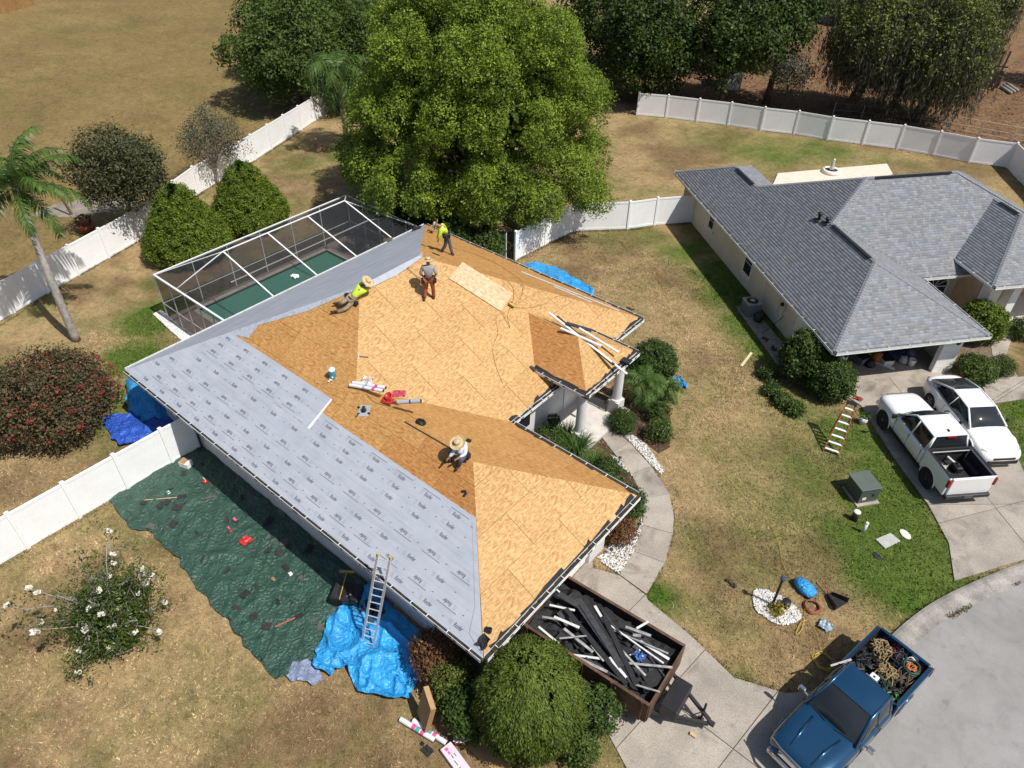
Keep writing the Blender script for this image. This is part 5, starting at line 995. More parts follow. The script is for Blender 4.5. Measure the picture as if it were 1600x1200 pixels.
def sedan(loc, rz):
    root = thing('sedan', 'white sedan parked on the driveway facing the street', 'car', loc, rz); root['paint'] = 'carwhite'; W = M['carwhite']
    X = [-2.45, -2.36, -2.05, -1.4, -.6, .2, .9, 1.4, 1.9, 2.25, 2.4, 2.46]; w_ = [.55, .78, .90, .925, .93, .93, .93, .925, .91, .84, .70, .5]; zt = [.86, 1.02, 1.06, 1.02, .97, .97, .99, .95, .87, .77, .70, .60]; zb = [.8, .93, .97, .96, .94, .93, .92, .88, .80, .69, .62, .55]
    loft([(x, [(a*.84, .2), (a*.97, .3), (a, .52), (a*.985, b-.1), (a*.94, b-.01), (a*.62, t-.005), (0, t)]) for x, a, t, b in zip(X, w_, zt, zb)]).build('body', W, root, smooth=True, sub=1)
    patch((-.85, -.56, 1.425), (.28, -.57, 1.40), (.28, .57, 1.40), (-.85, .56, 1.425), (0, 0, .035)).build('roof', W, root, smooth=True)
    patch((.30, -.55, 1.405), (1.02, -.74, .955), (1.02, .74, .955), (.30, .55, 1.405), (.13, 0, .05)).build('windshield', M['glass'], root, smooth=True)
    patch((-2.02, -.70, 1.055), (-.86, -.54, 1.425), (-.86, .54, 1.425), (-2.02, .70, 1.055), (-.05, 0, .07)).build('rear_window', M['glass'], root, smooth=True)
    for sg in (1, -1):
        patch((.80, sg*.80, .95), (.22, sg*.615, 1.375), (-.35, sg*.61, 1.40), (-.38, sg*.85, .965), (0, sg*.02, 0)).build('side_window', M['glass'], root, smooth=True)
        patch((-.44, sg*.85, .965), (-.41, sg*.61, 1.40), (-.9, sg*.60, 1.39), (-1.55, sg*.80, 1.0), (0, sg*.02, 0)).build('side_window', M['glass'], root, smooth=True)
        pl_ = MB(); pl_.tube([(1.05, sg*.78, .95), (.3, sg*.59, 1.395), (-.3, sg*.585, 1.425), (-.88, sg*.575, 1.415), (-1.95, sg*.76, 1.04)], [.045, .04, .035, .04, .06], 8); pl_.tube([(-.41, sg*.84, .95), (-.38, sg*.61, 1.4)], .03, 6); pl_.build('pillar', W, root, smooth=True)
        MB().tube([(1.0, sg*.86, .94), (-.4, sg*.885, .955), (-1.7, sg*.86, 1.0)], .012, 5).build('window_trim', M['black'], root)
        mi = MB().lathe([(.02, -.07), (.08, -.05), (.10, .0), (.08, .05), (.02, .07)], (.72, sg*1.0, 1.0), 12, np.array([[.6, 0, 0], [0, 0, 1.], [0, -1., 0]])).build('mirror', M['black'], root, smooth=True)
        MB().add([(2.34, sg*.48, .655), (2.24, sg*.66, .68), (2.05, sg*.82, .735), (2.02, sg*.80, .785), (2.20, sg*.64, .745), (2.32, sg*.48, .715)], [(0, 1, 2, 3, 4, 5)][:1]).build('headlight', M['clearlens'], root)
        MB().box((-2.33, sg*.55, .86), (.1, .3, .1)).build('taillight', M['redlens'], root, bevel=.02)
        for x in (-.1, -1.05): MB().box((x, sg*.938, .82), (.2, .025, .03)).build('door_handle', W, root, bevel=.008)
        MB().box((.25, sg*.925, .5), (.008, .01, .75)).build('door_seam', M['dark'], root); MB().box((-.55, sg*.932, .5), (.008, .01, .75)).build('door_seam', M['dark'], root)
    MB().box((2.40, 0, .36), (.14, 1.25, .18)).build('lower_grille', M['black'], root, bevel=.02); MB().box((2.44, 0, .55), (.06, .9, .1)).build('grille', M['black'], root, bevel=.02); MB().box((2.26, 0, .25), (.26, 1.3, .05)).build('front_lip', M['black'], root)
    MB().box((-.4, 0, .9), (2.2, 1.3, .5)).build('cabin_interior', M['dark'], root); MB().box((.55, 0, .965), (.25, 1.2, .04)).build('dashboard', M['dark'], root)
    wheels(root, (1.46, -1.38), .935, .34, M['rimgrey']); return root
sedan((26.5, 22.3, .05), math.atan2(-.714, .70))
def pickup(name, label, loc, rz, paint, p):
    root = thing(name, label, 'pickup truck', loc, rz); root['paint'] = paint; W = M[paint]; L, w, zb, zr, xc, xw, xr, zh, bed0, zbed = (p[k] for k in ('L', 'w', 'zb', 'zr', 'xc', 'xw', 'xr', 'zh', 'bed0', 'zbed'))
    f = L/2; X = [bed0+.04, bed0+.1, xr+.3, (xr+xw)/2, xw-.3, xw, xw+.15, (xw+f)/2, f-.35, f-.1, f-.02]; ws = [w*.97, w, w, w, w, w, w*.99, w*.985, w*.96, w*.90, w*.8]
    zt = [zb, zb, zb, zb, zb+.01, zb+.03, zb+.04, zh+.03, zh-.01, zh-.07, zh-.2]; zs = [zb-.02]*5+[zb-.04, zb-.06, zh-.09, zh-.13, zh-.18, zh-.28]
    loft([(x, [(a*.90, .40), (a*.985, .48), (a, .7), (a*.99, b-.12), (a*.955, b), (a*.78, t), (a*.35, t+.012), (0, t+.005)]) for x, a, t, b in zip(X, ws, zt, zs)]).build('body', W, root, smooth=True, sub=1)
    rw = w*.70; xt = xw-p.get('rake', .75)
    patch((xr, -rw, zr-.01), (xt, -rw, zr-.01), (xt, rw, zr-.01), (xr, rw, zr-.01), (0, 0, .05)).build('roof', W, root, smooth=True)
    patch((xt+.02, -rw+.02, zr-.01), (xw+.05, -w*.82, zb+.03), (xw+.05, w*.82, zb+.03), (xt+.02, rw-.02, zr-.01), (.15, 0, .06)).build('windshield', M['glass'], root, smooth=True)
    patch((bed0+.06, -w*.8, zb+.02), (xr-.01, -rw+.03, zr-.03), (xr-.01, rw-.03, zr-.03), (bed0+.06, w*.8, zb+.02)).build('rear_window', M['glass'], root, smooth=True)
    for sg in (1, -1):
        ws_ = p['wins']
        for a, b in ws_:
            T = lambda x: xt+(x-xw)*0 if x > xw-.2 else x
            ta = min(a, xt-.02); patch((a, sg*w*.90, zb+.015), (ta, sg*(rw+.035), zr-.07), (b, sg*(rw+.035), zr-.07), (b, sg*w*.905, zb+.015), (0, sg*.02, 0)).build('side_window', M['glass'], root, smooth=True)
            MB().tube([(b-.03, sg*w*.9, zb), (b-.03, sg*(rw+.02), zr-.03)], .04, 6).build('pillar', W, root, smooth=True)
        MB().tube([(xw+.08, sg*w*.86, zb+.02), (xt+.02, sg*(rw+.0), zr-.025), (xr, sg*rw, zr-.03), (bed0+.08, sg*w*.86, zb)], .045, 8).build('pillar', W, root, smooth=True)
        mi = MB(); mi.box((xw-.12, sg*(w+.17), zb+.10), (.10, .2, .2)); mi.bar((xw-.12, sg*w*.93, zb+.05), (xw-.12, sg*(w+.1), zb+.08), .05); mi.build('mirror', M[p['mirror']], root, bevel=.035)
        # bed side with rounded rail
        bl = -f+.06; bsd = MB().box(((bed0+bl)/2, sg*(w-.055), (.5+zbed)/2), (bed0-bl-.012, .11, zbed-.5)).build('bed_side', W, root, bevel=.035)
        MB().box(((bed0+bl)/2, sg*(w-.065), zbed+.004), (bed0-bl-.06, .10, .012)).build('bed_rail_cap', M['black'] if paint == 'carwhite' else W, bsd, bevel=.004)
        MB().box((-f+.05, sg*(w-.035), p['ztl']), (.13, .11, .36)).build('taillight', M['redlens'], root, bevel=.03)
        MB().box((f-.2, sg*(w*.62), zh-.30), (.2, w*.28, .14)).build('headlight', M['clearlens'], root, bevel=.03)
        for x in p['handles']: MB().box((x, sg*(w+.008), zb-.14), (.22, .03, .045)).build('door_handle', W, root, bevel=.01)
        for x in p['seams']: MB().box((x, sg*(w-.006), (zb+.5)/2), (.01, .02, zb-.55)).build('door_seam', M['dark'], root)
        MB().box((f*.0+.1, sg*(w-.06), .37), (2.2, .1, .1)).build('rocker', M['black'], root, bevel=.02)
    MB().box((-f+.05, 0, (.55+zbed)/2), (.1, 2*w-.24, zbed-.55)).build('tailgate', W, root, bevel=.025)
    MB().box((-f+.1+(bed0+f-.15)/2, 0, .66), (bed0+f-.15, 2*w-.2, .04)).build('bed_floor', M['liner'], root); MB().box((bed0-.03, 0, (.66+zbed)/2), (.05, 2*w-.24, zbed-.66)).build('bed_front_wall', M['liner'], root)
    for k in range(9): MB().box((-f+.1+(bed0+f-.15)/2, -.6+.15*k, .685), (bed0+f-.3, .05, .014)).build('bed_rib', M['liner'], root)
    for sg in (1, -1): MB().box((p['axles'][1], sg*(w-.22), .8), (.9, .24, .25)).build('wheel_well', M['liner'], root, bevel=.04); MB().box(((bed0-f)/2, sg*(w-.118), .98), (bed0+f-.2, .012, .6)).build('bed_liner_side', M['liner'], root)
    MB().box((-f-.02, 0, .5), (.2, 2*w-.12, .16)).build('rear_bumper', M[p['bump']], root, bevel=.03); MB().box((-f-.13, 0, .52), (.02, .34, .15)).build('number_plate', M['rimgrey'], root)
    MB().box((f-.02, 0, .55), (.2, 2*w-.36, .2)).build('front_bumper', M[p['fbump']], root, bevel=.05); MB().box((f-.0, 0, zh-.27), (.06, w*1.0, .22)).build('grille', M[p['grille']], root, bevel=.03)
    MB().box(((xr+xw)/2, 0, zb+.05), (xw-xr-.3, 1.3, .25)).build('cabin_interior', M['dark'], root)
    MB().bar((xr-.05, -.18, zr-.03), (xr-.05, .18, zr-.03), .05, .05).build('brake_light', M['redlens'] if paint == 'carwhite' else M['chrome'], root)
    for sg in (1, -1): MB().tube([(xw+.13, sg*.15, zb+.075), (xw+.02, sg*.62, zb+.09)], .012, 5).build('wiper', M['black'], root)
    wheels(root, p['axles'], w, p['wr'], M[p['rim']], .25); return root
wp = pickup('pickup_truck', 'white crew cab pickup truck parked beside the white sedan', (25.62, 19.42, .05), math.atan2(.694, -.72), 'carwhite', dict(L=5.35, w=.94, zb=1.17, zr=1.82, xc=0, xw=1.12, xr=-.85, zh=1.16, bed0=-1.02, zbed=1.37, wins=((.98, .12), (.04, -.82)), mirror='black', ztl=1.12, handles=(.2, -.65), seams=(1.02, .08, -.8), axles=(1.72, -1.63), bump='dsteel', fbump='carwhite', grille='black', wr=.40, rim='rimgrey'))
MB().box((-.6, .0, 1.88), (.14, .05, .05)).build('antenna_fin', M['black'], wp, bevel=.015)
bt = pickup('pickup_truck', 'dark blue pickup truck loaded with ropes and hoses at the kerb', (27.18, 6.42, .03), rad(-102.5), 'carblue', dict(L=5.4, w=.90, zb=1.05, zr=1.66, xc=0, xw=1.02, xr=-.55, zh=1.10, bed0=-.72, zbed=1.22, wins=((.88, .12), (.05, -.5)), mirror='chrome', ztl=.98, handles=(.2,), seams=(.95, .05), axles=(1.75, -1.55), bump='chrome', fbump='chrome', grille='chrome', wr=.37, rim='chrome', rake=.62))
for sg in (1, -1): MB().tube([(2.45, sg*.32, 1.075), (1.9, sg*.36, 1.135), (1.3, sg*.42, 1.11)], [.02, .05, .03], 8).build('hood_ridge', M['carblue'], bt, smooth=True)
MB().tube([(2.76, -.62, .62), (2.86, -.3, .8), (2.88, .3, .8), (2.76, .62, .62)], .04, 8).build('bull_bar', M['chrome'], bt, smooth=True)
MB().tube([(2.58, -.78, .96), (2.68, -.4, 1.0), (2.70, .4, 1.0), (2.58, .78, .96)], .022, 8).build('hood_trim', M['chrome'], bt, smooth=True)
def inlocal(root_loc, rz, q): return np.array(root_loc)+rotz(rz)@np.array(q, float)

# ------------------------------------------------------------------ dump trailer
TLX0, TLX1, TY0, TY1 = 18.62, 22.9, 2.15, 4.5; TR = rad(4.0)
m_rust = mat('rusted_brown_steel', (.15, .085, .052), .8, .2, var=.35, vs=2.5, fine=.2, fs=20); m_tin = mat('trailer_inside', (.025, .022, .02), .85, .1, var=.35, vs=4)
tl = thing('dump_trailer', 'rusty brown dump trailer heaped with black felt and drip edge', 'trailer', (20.75, 3.33, 0), TR); TLn, TWd, TZ0, TZ1 = 4.25, 2.2, .55, 1.5
for sg in (1, -1):
    o = MB().box((0, sg*TWd/2, (TZ0+TZ1)/2), (TLn, .05, TZ1-TZ0)).build('side_board', m_rust, tl); MB().box((0, sg*TWd/2, TZ1+.012), (TLn+.02, .09, .03)).build('top_rail', m_rust, o); MB().box((0, sg*(TWd/2-.031), (TZ0+TZ1)/2), (TLn-.1, .008, TZ1-TZ0-.04)).build('inner_face', m_tin, o)
    for k in range(5): MB().box((-TLn/2+.2+k*(TLn-.4)/4, sg*(TWd/2+.045), (TZ0+TZ1)/2), (.07, .04, TZ1-TZ0)).build('stake', m_rust, o)
    MB().box((-.1, sg*(TWd/2+.16), .78), (1.9, .28, .03)).build('mudguard', M['dsteel'], tl)
    for x in (-.55, .35):
        RY = np.array([[1, 0, 0], [0, 0, 1.], [0, -1., 0]]); wh = MB().lathe([(.18, -.1), (.33, -.1), (.36, -.06), (.36, .06), (.33, .1), (.18, .1)], (x, sg*(TWd/2+.16), .36), 22, RY).build('wheel', M['rubber'], tl, smooth=True); MB().lathe([(.18, -.05), (.18, .05)], (x, sg*(TWd/2+.2), .36), 16, RY).build('rim', M['gutter'], wh)
for x, nm in ((-TLn/2, 'tail_board'), (TLn/2, 'head_board')): MB().box((x, 0, (TZ0+TZ1)/2), (.05, TWd-.06, TZ1-TZ0)).build(nm, m_rust, tl)
MB().box((0, 0, TZ0), (TLn-.06, TWd-.06, .06)).build('floor', m_tin, tl); MB().box((0, 0, TZ0-.12), (TLn-.2, .9, .12)).build('chassis', M['dsteel'], tl)
tg = MB()
for sg in (1, -1): tg.bar((TLn/2-.1, sg*.75, .5), (TLn/2+1.45, sg*.06, .5), .08, .12)
tg.box((TLn/2+1.5, 0, .52), (.22, .12, .12)); tg.tube([(TLn/2+1.2, .18, .1), (TLn/2+1.2, .18, .95)], .035, 8); tg.box((TLn/2+1.2, .18, .07), (.16, .16, .03)); tg.tube([(TLn/2+.95, -.2, .6), (TLn/2+1.2, .05, .72), (TLn/2+1.45, -.05, .6), (TLn/2+1.6, .05, .5)], .02, 6); tg.build('tongue', M['dsteel'], tl)
MB().box((TLn/2+.42, -.12, .82), (.52, 1.05, .52), R=rotz(0)).build('tool_box', M['black'], tl, bevel=.03); MB().box((TLn/2+1.22, -.38, .08), (.18, .1, .1)).build('wheel_chock', M['wood'], tl)
# debris
rs = np.random.default_rng(4); heap = MB()
def wherein(c): return ('tail' if c[0] < 19.9 else 'middle' if c[0] < 21.4 else 'head')+' '+('left' if c[1] < 3.0 else 'centre' if c[1] < 3.7 else 'right')
def tpt(x, y, z): return inlocal((20.75, 3.33, 0), TR, (x, y, z))
def crumple(nx, ny, sx, sy, base, amp, seed, cx=0., cy=0.):
    r_ = np.random.default_rng(seed); g = r_.normal(0, 1, (nx+1, ny+1)); return MB().grid(lambda u, v: tpt(cx+(u-.5)*sx, cy+(v-.5)*sy, base+amp*g[int(round(u*nx)), int(round(v*ny))]), nx, ny)
h_ = crumple(26, 14, TLn-.1, TWd-.12, 1.14, .07, 5).build('felt_heap', m_felt); tag(h_, 'crumpled heap of black roofing felt filling the trailer', 'debris', kind='stuff')
m_shg = mat('shingle_black', (.035, .034, .035), .9, var=.3, vs=10); m_felt2 = mat('felt_sheen', (.06, .06, .065), .35, var=.3, vs=6, spec=.5)
for i in range(52):
    c = tpt(rs.uniform(-1.9, 1.9), rs.uniform(-.9, .9), rs.uniform(1.16, 1.36)); s_ = rs.uniform(.25, .6); a, b_ = rs.uniform(0, 6.28), rs.uniform(-.35, .35); Rm = rotz(a)@np.array([[1, 0, 0], [0, math.cos(b_), -math.sin(b_)], [0, math.sin(b_), math.cos(b_)]])
    o = MB().box((0, 0, 0), (s_, s_*rs.uniform(.4, .9), .02), R=Rm).build('felt_piece', [m_felt2, m_shg, m_felt][i % 3]); o.location = c; tag(o, ['glossy black felt piece', 'dull dark shingle piece', 'matt black felt piece'][i % 3]+' in the '+wherein(c)+' of the trailer load', 'debris', 'roofing pieces in the trailer')
m_dirty = mat('drip_edge_dirty', (.42, .42, .41), .5, .1, var=.4, vs=5); m_drip = mat('drip_edge_white', (.72, .73, .72), .4, .1, var=.12, vs=4)
def drip(name, label, a, b, m, wd=.07, group=None, lift=.0, kind='drip edge', up=(0, 0, 1.)):
    """L-shaped metal edge strip between two points"""
    a = np.array(a, float); b = np.array(b, float); root = MB(); d = b-a; l = np.linalg.norm(d); d /= l; x = np.cross(d, np.array(up, float)); x /= np.linalg.norm(x); y = np.cross(x, d); c = (a+b)/2
    root.bar(a-c, b-c, wd, .006, up=y); root.bar(a-c+x*wd/2-y*wd*.15, b-c+x*wd/2-y*wd*.15, .006, wd*.3, up=y); o = root.build(name, m); o.location = c; return tag(o, label, kind, group)
Z4 = lambda x, y: (700+x/3.53, 860+y/3.53)
tw = [((600, 215), (680, 290)), ((520, 365), (640, 385)), ((585, 365), (725, 425)), ((615, 485), (765, 470)), ((665, 572), (870, 600)), ((705, 585), (880, 670)), ((885, 405), (1190, 622)), ((990, 620), (1240, 645)), ((810, 305), (880, 420)), ((915, 440), (1215, 568)), ((1040, 430), (1105, 392)), ((1020, 465), (1065, 470)), ((1000, 580), (1060, 548)), ((790, 520), (860, 610)), ((890, 590), (985, 700)), ((1035, 740), (1170, 780)), ((560, 300), (700, 330)), ((640, 430), (800, 560)), ((850, 330), (960, 470)), ((930, 520), (1090, 690)), ((1060, 500), (1220, 600)), ((760, 590), (960, 720)), ((500, 420), (620, 520)), ((980, 420), (1120, 470)), ((1090, 560), (1200, 700))]
for i, (a, b) in enumerate(tw):
    z = 1.40+.05*(i % 4); drip('drip_edge', ('short' if abs(a[0]-b[0])+abs(a[1]-b[1]) < 170 else 'long')+(' white' if i < 16 or i % 3 else ' black')+' drip edge strip in the '+wherein(G(*Z4((a[0]+b[0])/2, (a[1]+b[1])/2), 1.3))+' of the trailer', G(*Z4(*a), z), G(*Z4(*b), z+.04), (m_drip, m_dirty)[i % 2] if i < 16 or i % 3 else m_felt2, .045+.018*(i % 3), 'white strips in the trailer')
for i, (a, b) in enumerate((((650, 320), (985, 735)), ((700, 270), (1020, 725)), ((745, 250), (1000, 690)), ((720, 265), (960, 640)), ((860, 360), (1040, 740)), ((610, 240), (720, 300)))):
    drip('drip_edge', 'long black flashing strip across the trailer load, '+('leftmost', 'second from left', 'third from left', 'fourth from left', 'rightmost', 'short one at the tail')[i], G(*Z4(*a), 1.52+.02*i), G(*Z4(*b), 1.50+.02*i), m_felt2 if i % 2 else m_felt, .15+.03*(i % 2), 'black strips in the trailer')
BLUEWRAP = G(*Z4(1055, 590), 1.5)

# ================================================================== PEOPLE
M['skin'] = mat('skin_tan', (.30, .15, .09), .6); M['straw'] = mat('straw', (.62, .47, .26), .8, var=.2, vs=12, fine=.2, fs=50)
def skinned(name, V, E, Rr, m, parent, root=0, sub=1):
    me = bpy.data.meshes.new(name); off = np.array(parent.location); me.from_pydata([tuple(np.array(q)-off) for q in V], E, []); o = bpy.data.objects.new(name, me); COL.objects.link(o); o.parent = parent
    o.modifiers.new('skin', 'SKIN').use_smooth_shade = True
    for i, r_ in enumerate(Rr):
        r_ = r_ if hasattr(r_, '__len__') else (r_, r_); me.skin_vertices[0].data[i].radius = r_; me.skin_vertices[0].data[i].use_root = (i == root)
    s_ = o.modifiers.new('sub', 'SUBSURF'); s_.levels = sub; s_.render_levels = sub; me.materials.append(m); return o
def person(label, J, shirt, trousers, boots, hat=True, belt=True, sleeves=1., facing=None):
    A = {k: np.array(v, float) for k, v in J.items()}; base = (A['footL']+A['footR'])/2
    root = thing('person', label, 'person', tuple(base)); V, E, R = [], [], []
    def v(q, r_): V.append(np.array(q, float)); R.append(r_); return len(V)-1
    pel = v(A['pelvis'], (.13, .11)); ch = v(A['chest'], (.155, .12)); nk = v(A['neck'], .06); hd = v(A['head'], .095); up = A['head']-A['neck']; up = up/np.linalg.norm(up); tp = v(A['head']+up*.09, .07); E += [(pel, ch), (ch, nk), (nk, hd), (hd, tp)]
    f = np.array(facing if facing is not None else [1, 0, 0], float); f = f-up*(f@up); f /= np.linalg.norm(f); ns = v(A['head']+f*.105, .018); E.append((hd, ns))
    for s_ in 'LR':
        sh = v(A['sh'+s_], .062); el = v(A['el'+s_], .046); ha = v(A['ha'+s_], .034); E += [(ch, sh), (sh, el), (el, ha)]; d = A['ha'+s_]-A['el'+s_]; d /= np.linalg.norm(d); x, y, _ = basis(d); pm_ = v(A['ha'+s_]+d*.06, (.036, .02)); E.append((ha, pm_))
        for k, (sp, ln) in enumerate(((-.03, .065), (-.01, .08), (.01, .078), (.03, .06))): a = v(V[pm_]+x*sp+d*.03, .010); b = v(V[pm_]+x*sp*1.1+d*ln+y*-.02, .008); E += [(pm_, a), (a, b)]
        th = v(A['ha'+s_]+x*.05+d*.04, .010); E.append((ha, th))
        hp = v(A['hip'+s_], .098); kn = v(A['kn'+s_], .064); an = v(A['foot'+s_]+np.array([0, 0, .08]), .042); E += [(pel, hp), (hp, kn), (kn, an)]
    skinned('body', V, E, R, M['skin'], root)
    ctr = (A['pelvis']*.75+A['chest']*.25); Vs = [A['pelvis']*.85+A['chest']*.15, A['pelvis']*.4+A['chest']*.6, A['chest'], A['neck']*.6+A['chest']*.4, A['shL'], A['shL']*(1-sleeves)+A['elL']*sleeves, A['shR'], A['shR']*(1-sleeves)+A['elR']*sleeves]; Es = [(0, 1), (1, 2), (2, 3), (2, 4), (4, 5), (2, 6), (6, 7)]; Rs = [(.17, .145), (.175, .145), (.185, .145), .09, .09, .068, .09, .068]
    if sleeves >= 1: Vs += [A['elL']*.15+A['haL']*.85, A['elR']*.15+A['haR']*.85]; Es += [(5, 8), (7, 9)]; Rs += [.045, .045]
    skinned('shirt', Vs, Es, Rs, shirt, root)
    skinned('trousers', [ctr*.15+A['pelvis']*.85, A['hipL'], A['knL'], A['footL']*.85+A['knL']*.15, A['hipR'], A['knR'], A['footR']*.85+A['knR']*.15], [(0, 1), (1, 2), (2, 3), (0, 4), (4, 5), (5, 6)], [(.165, .14), .118, .085, .07, .118, .085, .07], trousers, root)
    for s_ in 'LR':
        d = A['foot'+s_]-A['kn'+s_]; hz = np.array(J.get('toe'+s_, f*[1, 1, 0]), float); hz = hz/max(np.linalg.norm(hz), 1e-6); b = MB(); p = A['foot'+s_]+[0, 0, .05]; bo = MB(); bo.tube([p-hz*.08+[0, 0, .0], p, p+hz*.1, p+hz*.18], [.05, .055, .048, .03], 8); bo.tube([p+[0, 0, 0], p-d/np.linalg.norm(d)*.14], [.055, .06], 8); bo.build('boot', boots, root, smooth=True, world=True)
    if hat:
        x, y, z = basis(up); Rm = np.stack([x, y, z], 1); h = MB(); h.lathe([(.0, .145), (.07, .15), (.095, .12), (.105, .05), (.12, .035), (.24, .015), (.255, .03), (.25, .02), (.11, .025)], A['head'], 22, Rm); h.build('straw_hat', M['straw'], root, smooth=True, world=True); hb = MB(); hb.lathe([(.108, .045), (.106, .075)], A['head'], 20, Rm); hb.build('hat_band', M['bark'], root, world=True)
    if belt:
        ax = A['chest']-A['pelvis']; x, y, z = basis(ax); Rm = np.stack([x, y, z], 1); b = MB(); b.lathe([(.185, -.035), (.19, 0), (.185, .035)], A['pelvis']+z*.03, 16, Rm); 
        for s_ in 'LR': q = A['hip'+s_]+(A['hip'+s_]-A['pelvis'])*1.0; b.box(q+[0, 0, -.02], (.14, .16, .22))
        b.build('tool_belt', M['black'], root, world=True, bevel=.02)
    for sg in (1, -1): q = A['head']+f*.088+np.cross(up, f)*sg*.032+up*.02; MB().lathe([(.004, -.008), (.012, 0), (.004, .008)], q, 8).build('eye', M['dark'], root, world=True)
    return root
m_yel = mat('hi_vis_yellow', (.58, .78, .06), .75, var=.1, vs=8); m_gry = mat('grey_shirt', (.30, .31, .33), .85, var=.2, vs=8); m_or = mat('rust_trousers', (.30, .085, .04), .85, var=.2, vs=8); m_wh = mat('pale_shirt', (.62, .62, .66), .85, var=.12, vs=8); m_den = mat('denim', (.075, .085, .12), .85, var=.25, vs=8); m_kh = mat('khaki', (.34, .27, .20), .85, var=.25, vs=8); m_boot = mat('brown_boot', (.06, .035, .022), .7)
Zp = lambda x, y: (440+x/4, 320+y/4)
iR = RT*[1, 1, 0]; iR /= np.linalg.norm(iR); iF = FW*[1, 1, 0]; iF /= np.linalg.norm(iF)        # picture right / away from camera, on the ground
def stand(feet, hgt, spec): return {k: feet+iR*a+iF*b+np.array([0, 0, c]) for k, (a, b, c) in spec.items()}
# grey shirt, back to camera
f0 = RP(672, 468, PSE); J = stand(f0, 1.75, dict(pelvis=(0, 0, .96), chest=(0, .05, 1.32), neck=(0, .1, 1.5), head=(0, .14, 1.64), shL=(-.2, .06, 1.42), elL=(-.3, .02, 1.15), haL=(-.26, .2, .95), shR=(.2, .06, 1.42), elR=(.3, .02, 1.16), haR=(.24, .18, .97), hipL=(-.1, 0, .92), knL=(-.14, .04, .5), hipR=(.1, 0, .92), knR=(.14, .04, .5)))
for s_, px, py in (('L', 663, 469), ('R', 678, 466)): J['foot'+s_] = RP(px, py, PSE, .005); J['toe'+s_] = iF
person('worker standing with back turned in grey shirt and rust red trousers', J, m_gry, m_or, m_boot, facing=iF)
# yellow shirt, bent over at the top corner
f0 = (RP(690, 394, PNE)+RP(706, 399, PNE))/2; J = stand(f0, 1.75, dict(pelvis=(.02, .1, .92), chest=(-.12, -.02, 1.26), neck=(-.26, -.04, 1.38), head=(-.38, -.05, 1.43), shL=(-.12, -.22, 1.28), elL=(-.26, -.26, 1.0), haL=(-.32, -.2, .76), shR=(-.14, .18, 1.30), elR=(-.3, .24, 1.04), haR=(-.36, .16, .8), hipL=(.02, 0, .88), hipR=(.02, .2, .88), knL=(-.02, -.02, .48), knR=(.12, .2, .48)))
for s_, px, py in (('L', 690, 394), ('R', 707, 399)): J['foot'+s_] = RP(px, py, PNE, .005); J['toe'+s_] = -iR
person('worker in yellow shirt and dark jeans bending over at the roof corner', J, m_yel, m_den, m_boot, facing=-iR-np.array([0, 0, .6]))
# yellow shirt, lying on the hip by the pool side underlayment
def on(px, py, h, P=PSW): return RP(px, py, P, h)
J = dict(pelvis=on(548, 468, .2), chest=on(563, 451, .30), neck=on(570, 444, .38), head=on(574, 440, .48), shL=on(559, 447, .34), elL=on(566, 442, .18), haL=on(579, 441, .12), shR=on(569, 455, .30), elR=on(575, 452, .12), haR=on(579, 444, .08), hipL=on(545, 465, .26), knL=on(535, 473, .34), footL=on(528, 476, .06), hipR=on(552, 471, .14), knR=on(541, 482, .14), footR=on(524, 489, .03), toeL=-iR, toeR=-iR)
person('worker in yellow shirt and khaki trousers stretched out along the ridge', J, m_yel, m_kh, m_boot, facing=iR)
# seated on the garage ridge
s0 = RP(722, 716, PSW); J = stand(s0, 1.7, dict(pelvis=(.02, .0, .13), chest=(-.03, .02, .44), neck=(-.08, -.02, .60), head=(-.11, -.06, .71), shL=(-.14, -.12, .51), elL=(-.3, -.2, .36), haL=(-.38, -.28, .3), shR=(.12, .1, .53), elR=(.12, -.16, .34), haR=(-.1, -.3, .3), hipL=(-.06, -.06, .16), hipR=(.1, -.02, .15), knL=(-.36, -.1, .36), knR=(.0, -.36, .3)))
J['footL'] = RP(702, 722, PSW, .01); J['footR'] = RP(716, 730, PSW, .01); J['toeL'] = -iR; J['toeR'] = -iF-iR*.3
person('worker sitting on the garage ridge in pale shirt and straw hat', J, m_wh, m_den, M['black'], facing=-iR-iF)
# ================================================================== ROOF PROPS
def put(o, loc, label, cat, group=None, rz=None):
    o.location = tuple(float(q) for q in loc)
    if rz is not None: o.rotation_euler = (0, 0, rz)
    return tag(o, label, cat, group)
def slopeR(nk, ang):                                  # rotation that lies flat on a roof face, turned by ang
    n = RN[nk]; ax = {'SW': (1, 0, 0), 'SE': (0, 1, 0), 'NE': (-1, 0, 0)}[nk]; ax = np.array(ax, float); up = np.cross(n, ax); R_ = np.stack([ax*math.cos(ang)+up*math.sin(ang), -ax*math.sin(ang)+up*math.cos(ang), n], 1); return Matrix([list(map(float, r_)) for r_ in R_])
def lay(o, loc, nk, ang, label, cat, group=None):
    m4 = slopeR(nk, ang).to_4x4(); m4.translation = Vector([float(q) for q in loc]); o.matrix_world = m4; return tag(o, label, cat, group)
q = [RP(a, b, PSE, .05) for a, b in ((722.5, 409), (801, 459), (782.5, 486), (702.5, 435))]; c = sum(q)/4
sh_ = MB().slab([(x-c) for x in q], RN['SE'], .014).build('loose_sheet', osb('osb_new', (.58, .43, .26))); put(sh_, c, 'loose pale sheathing board lying on the big roof face', 'board')
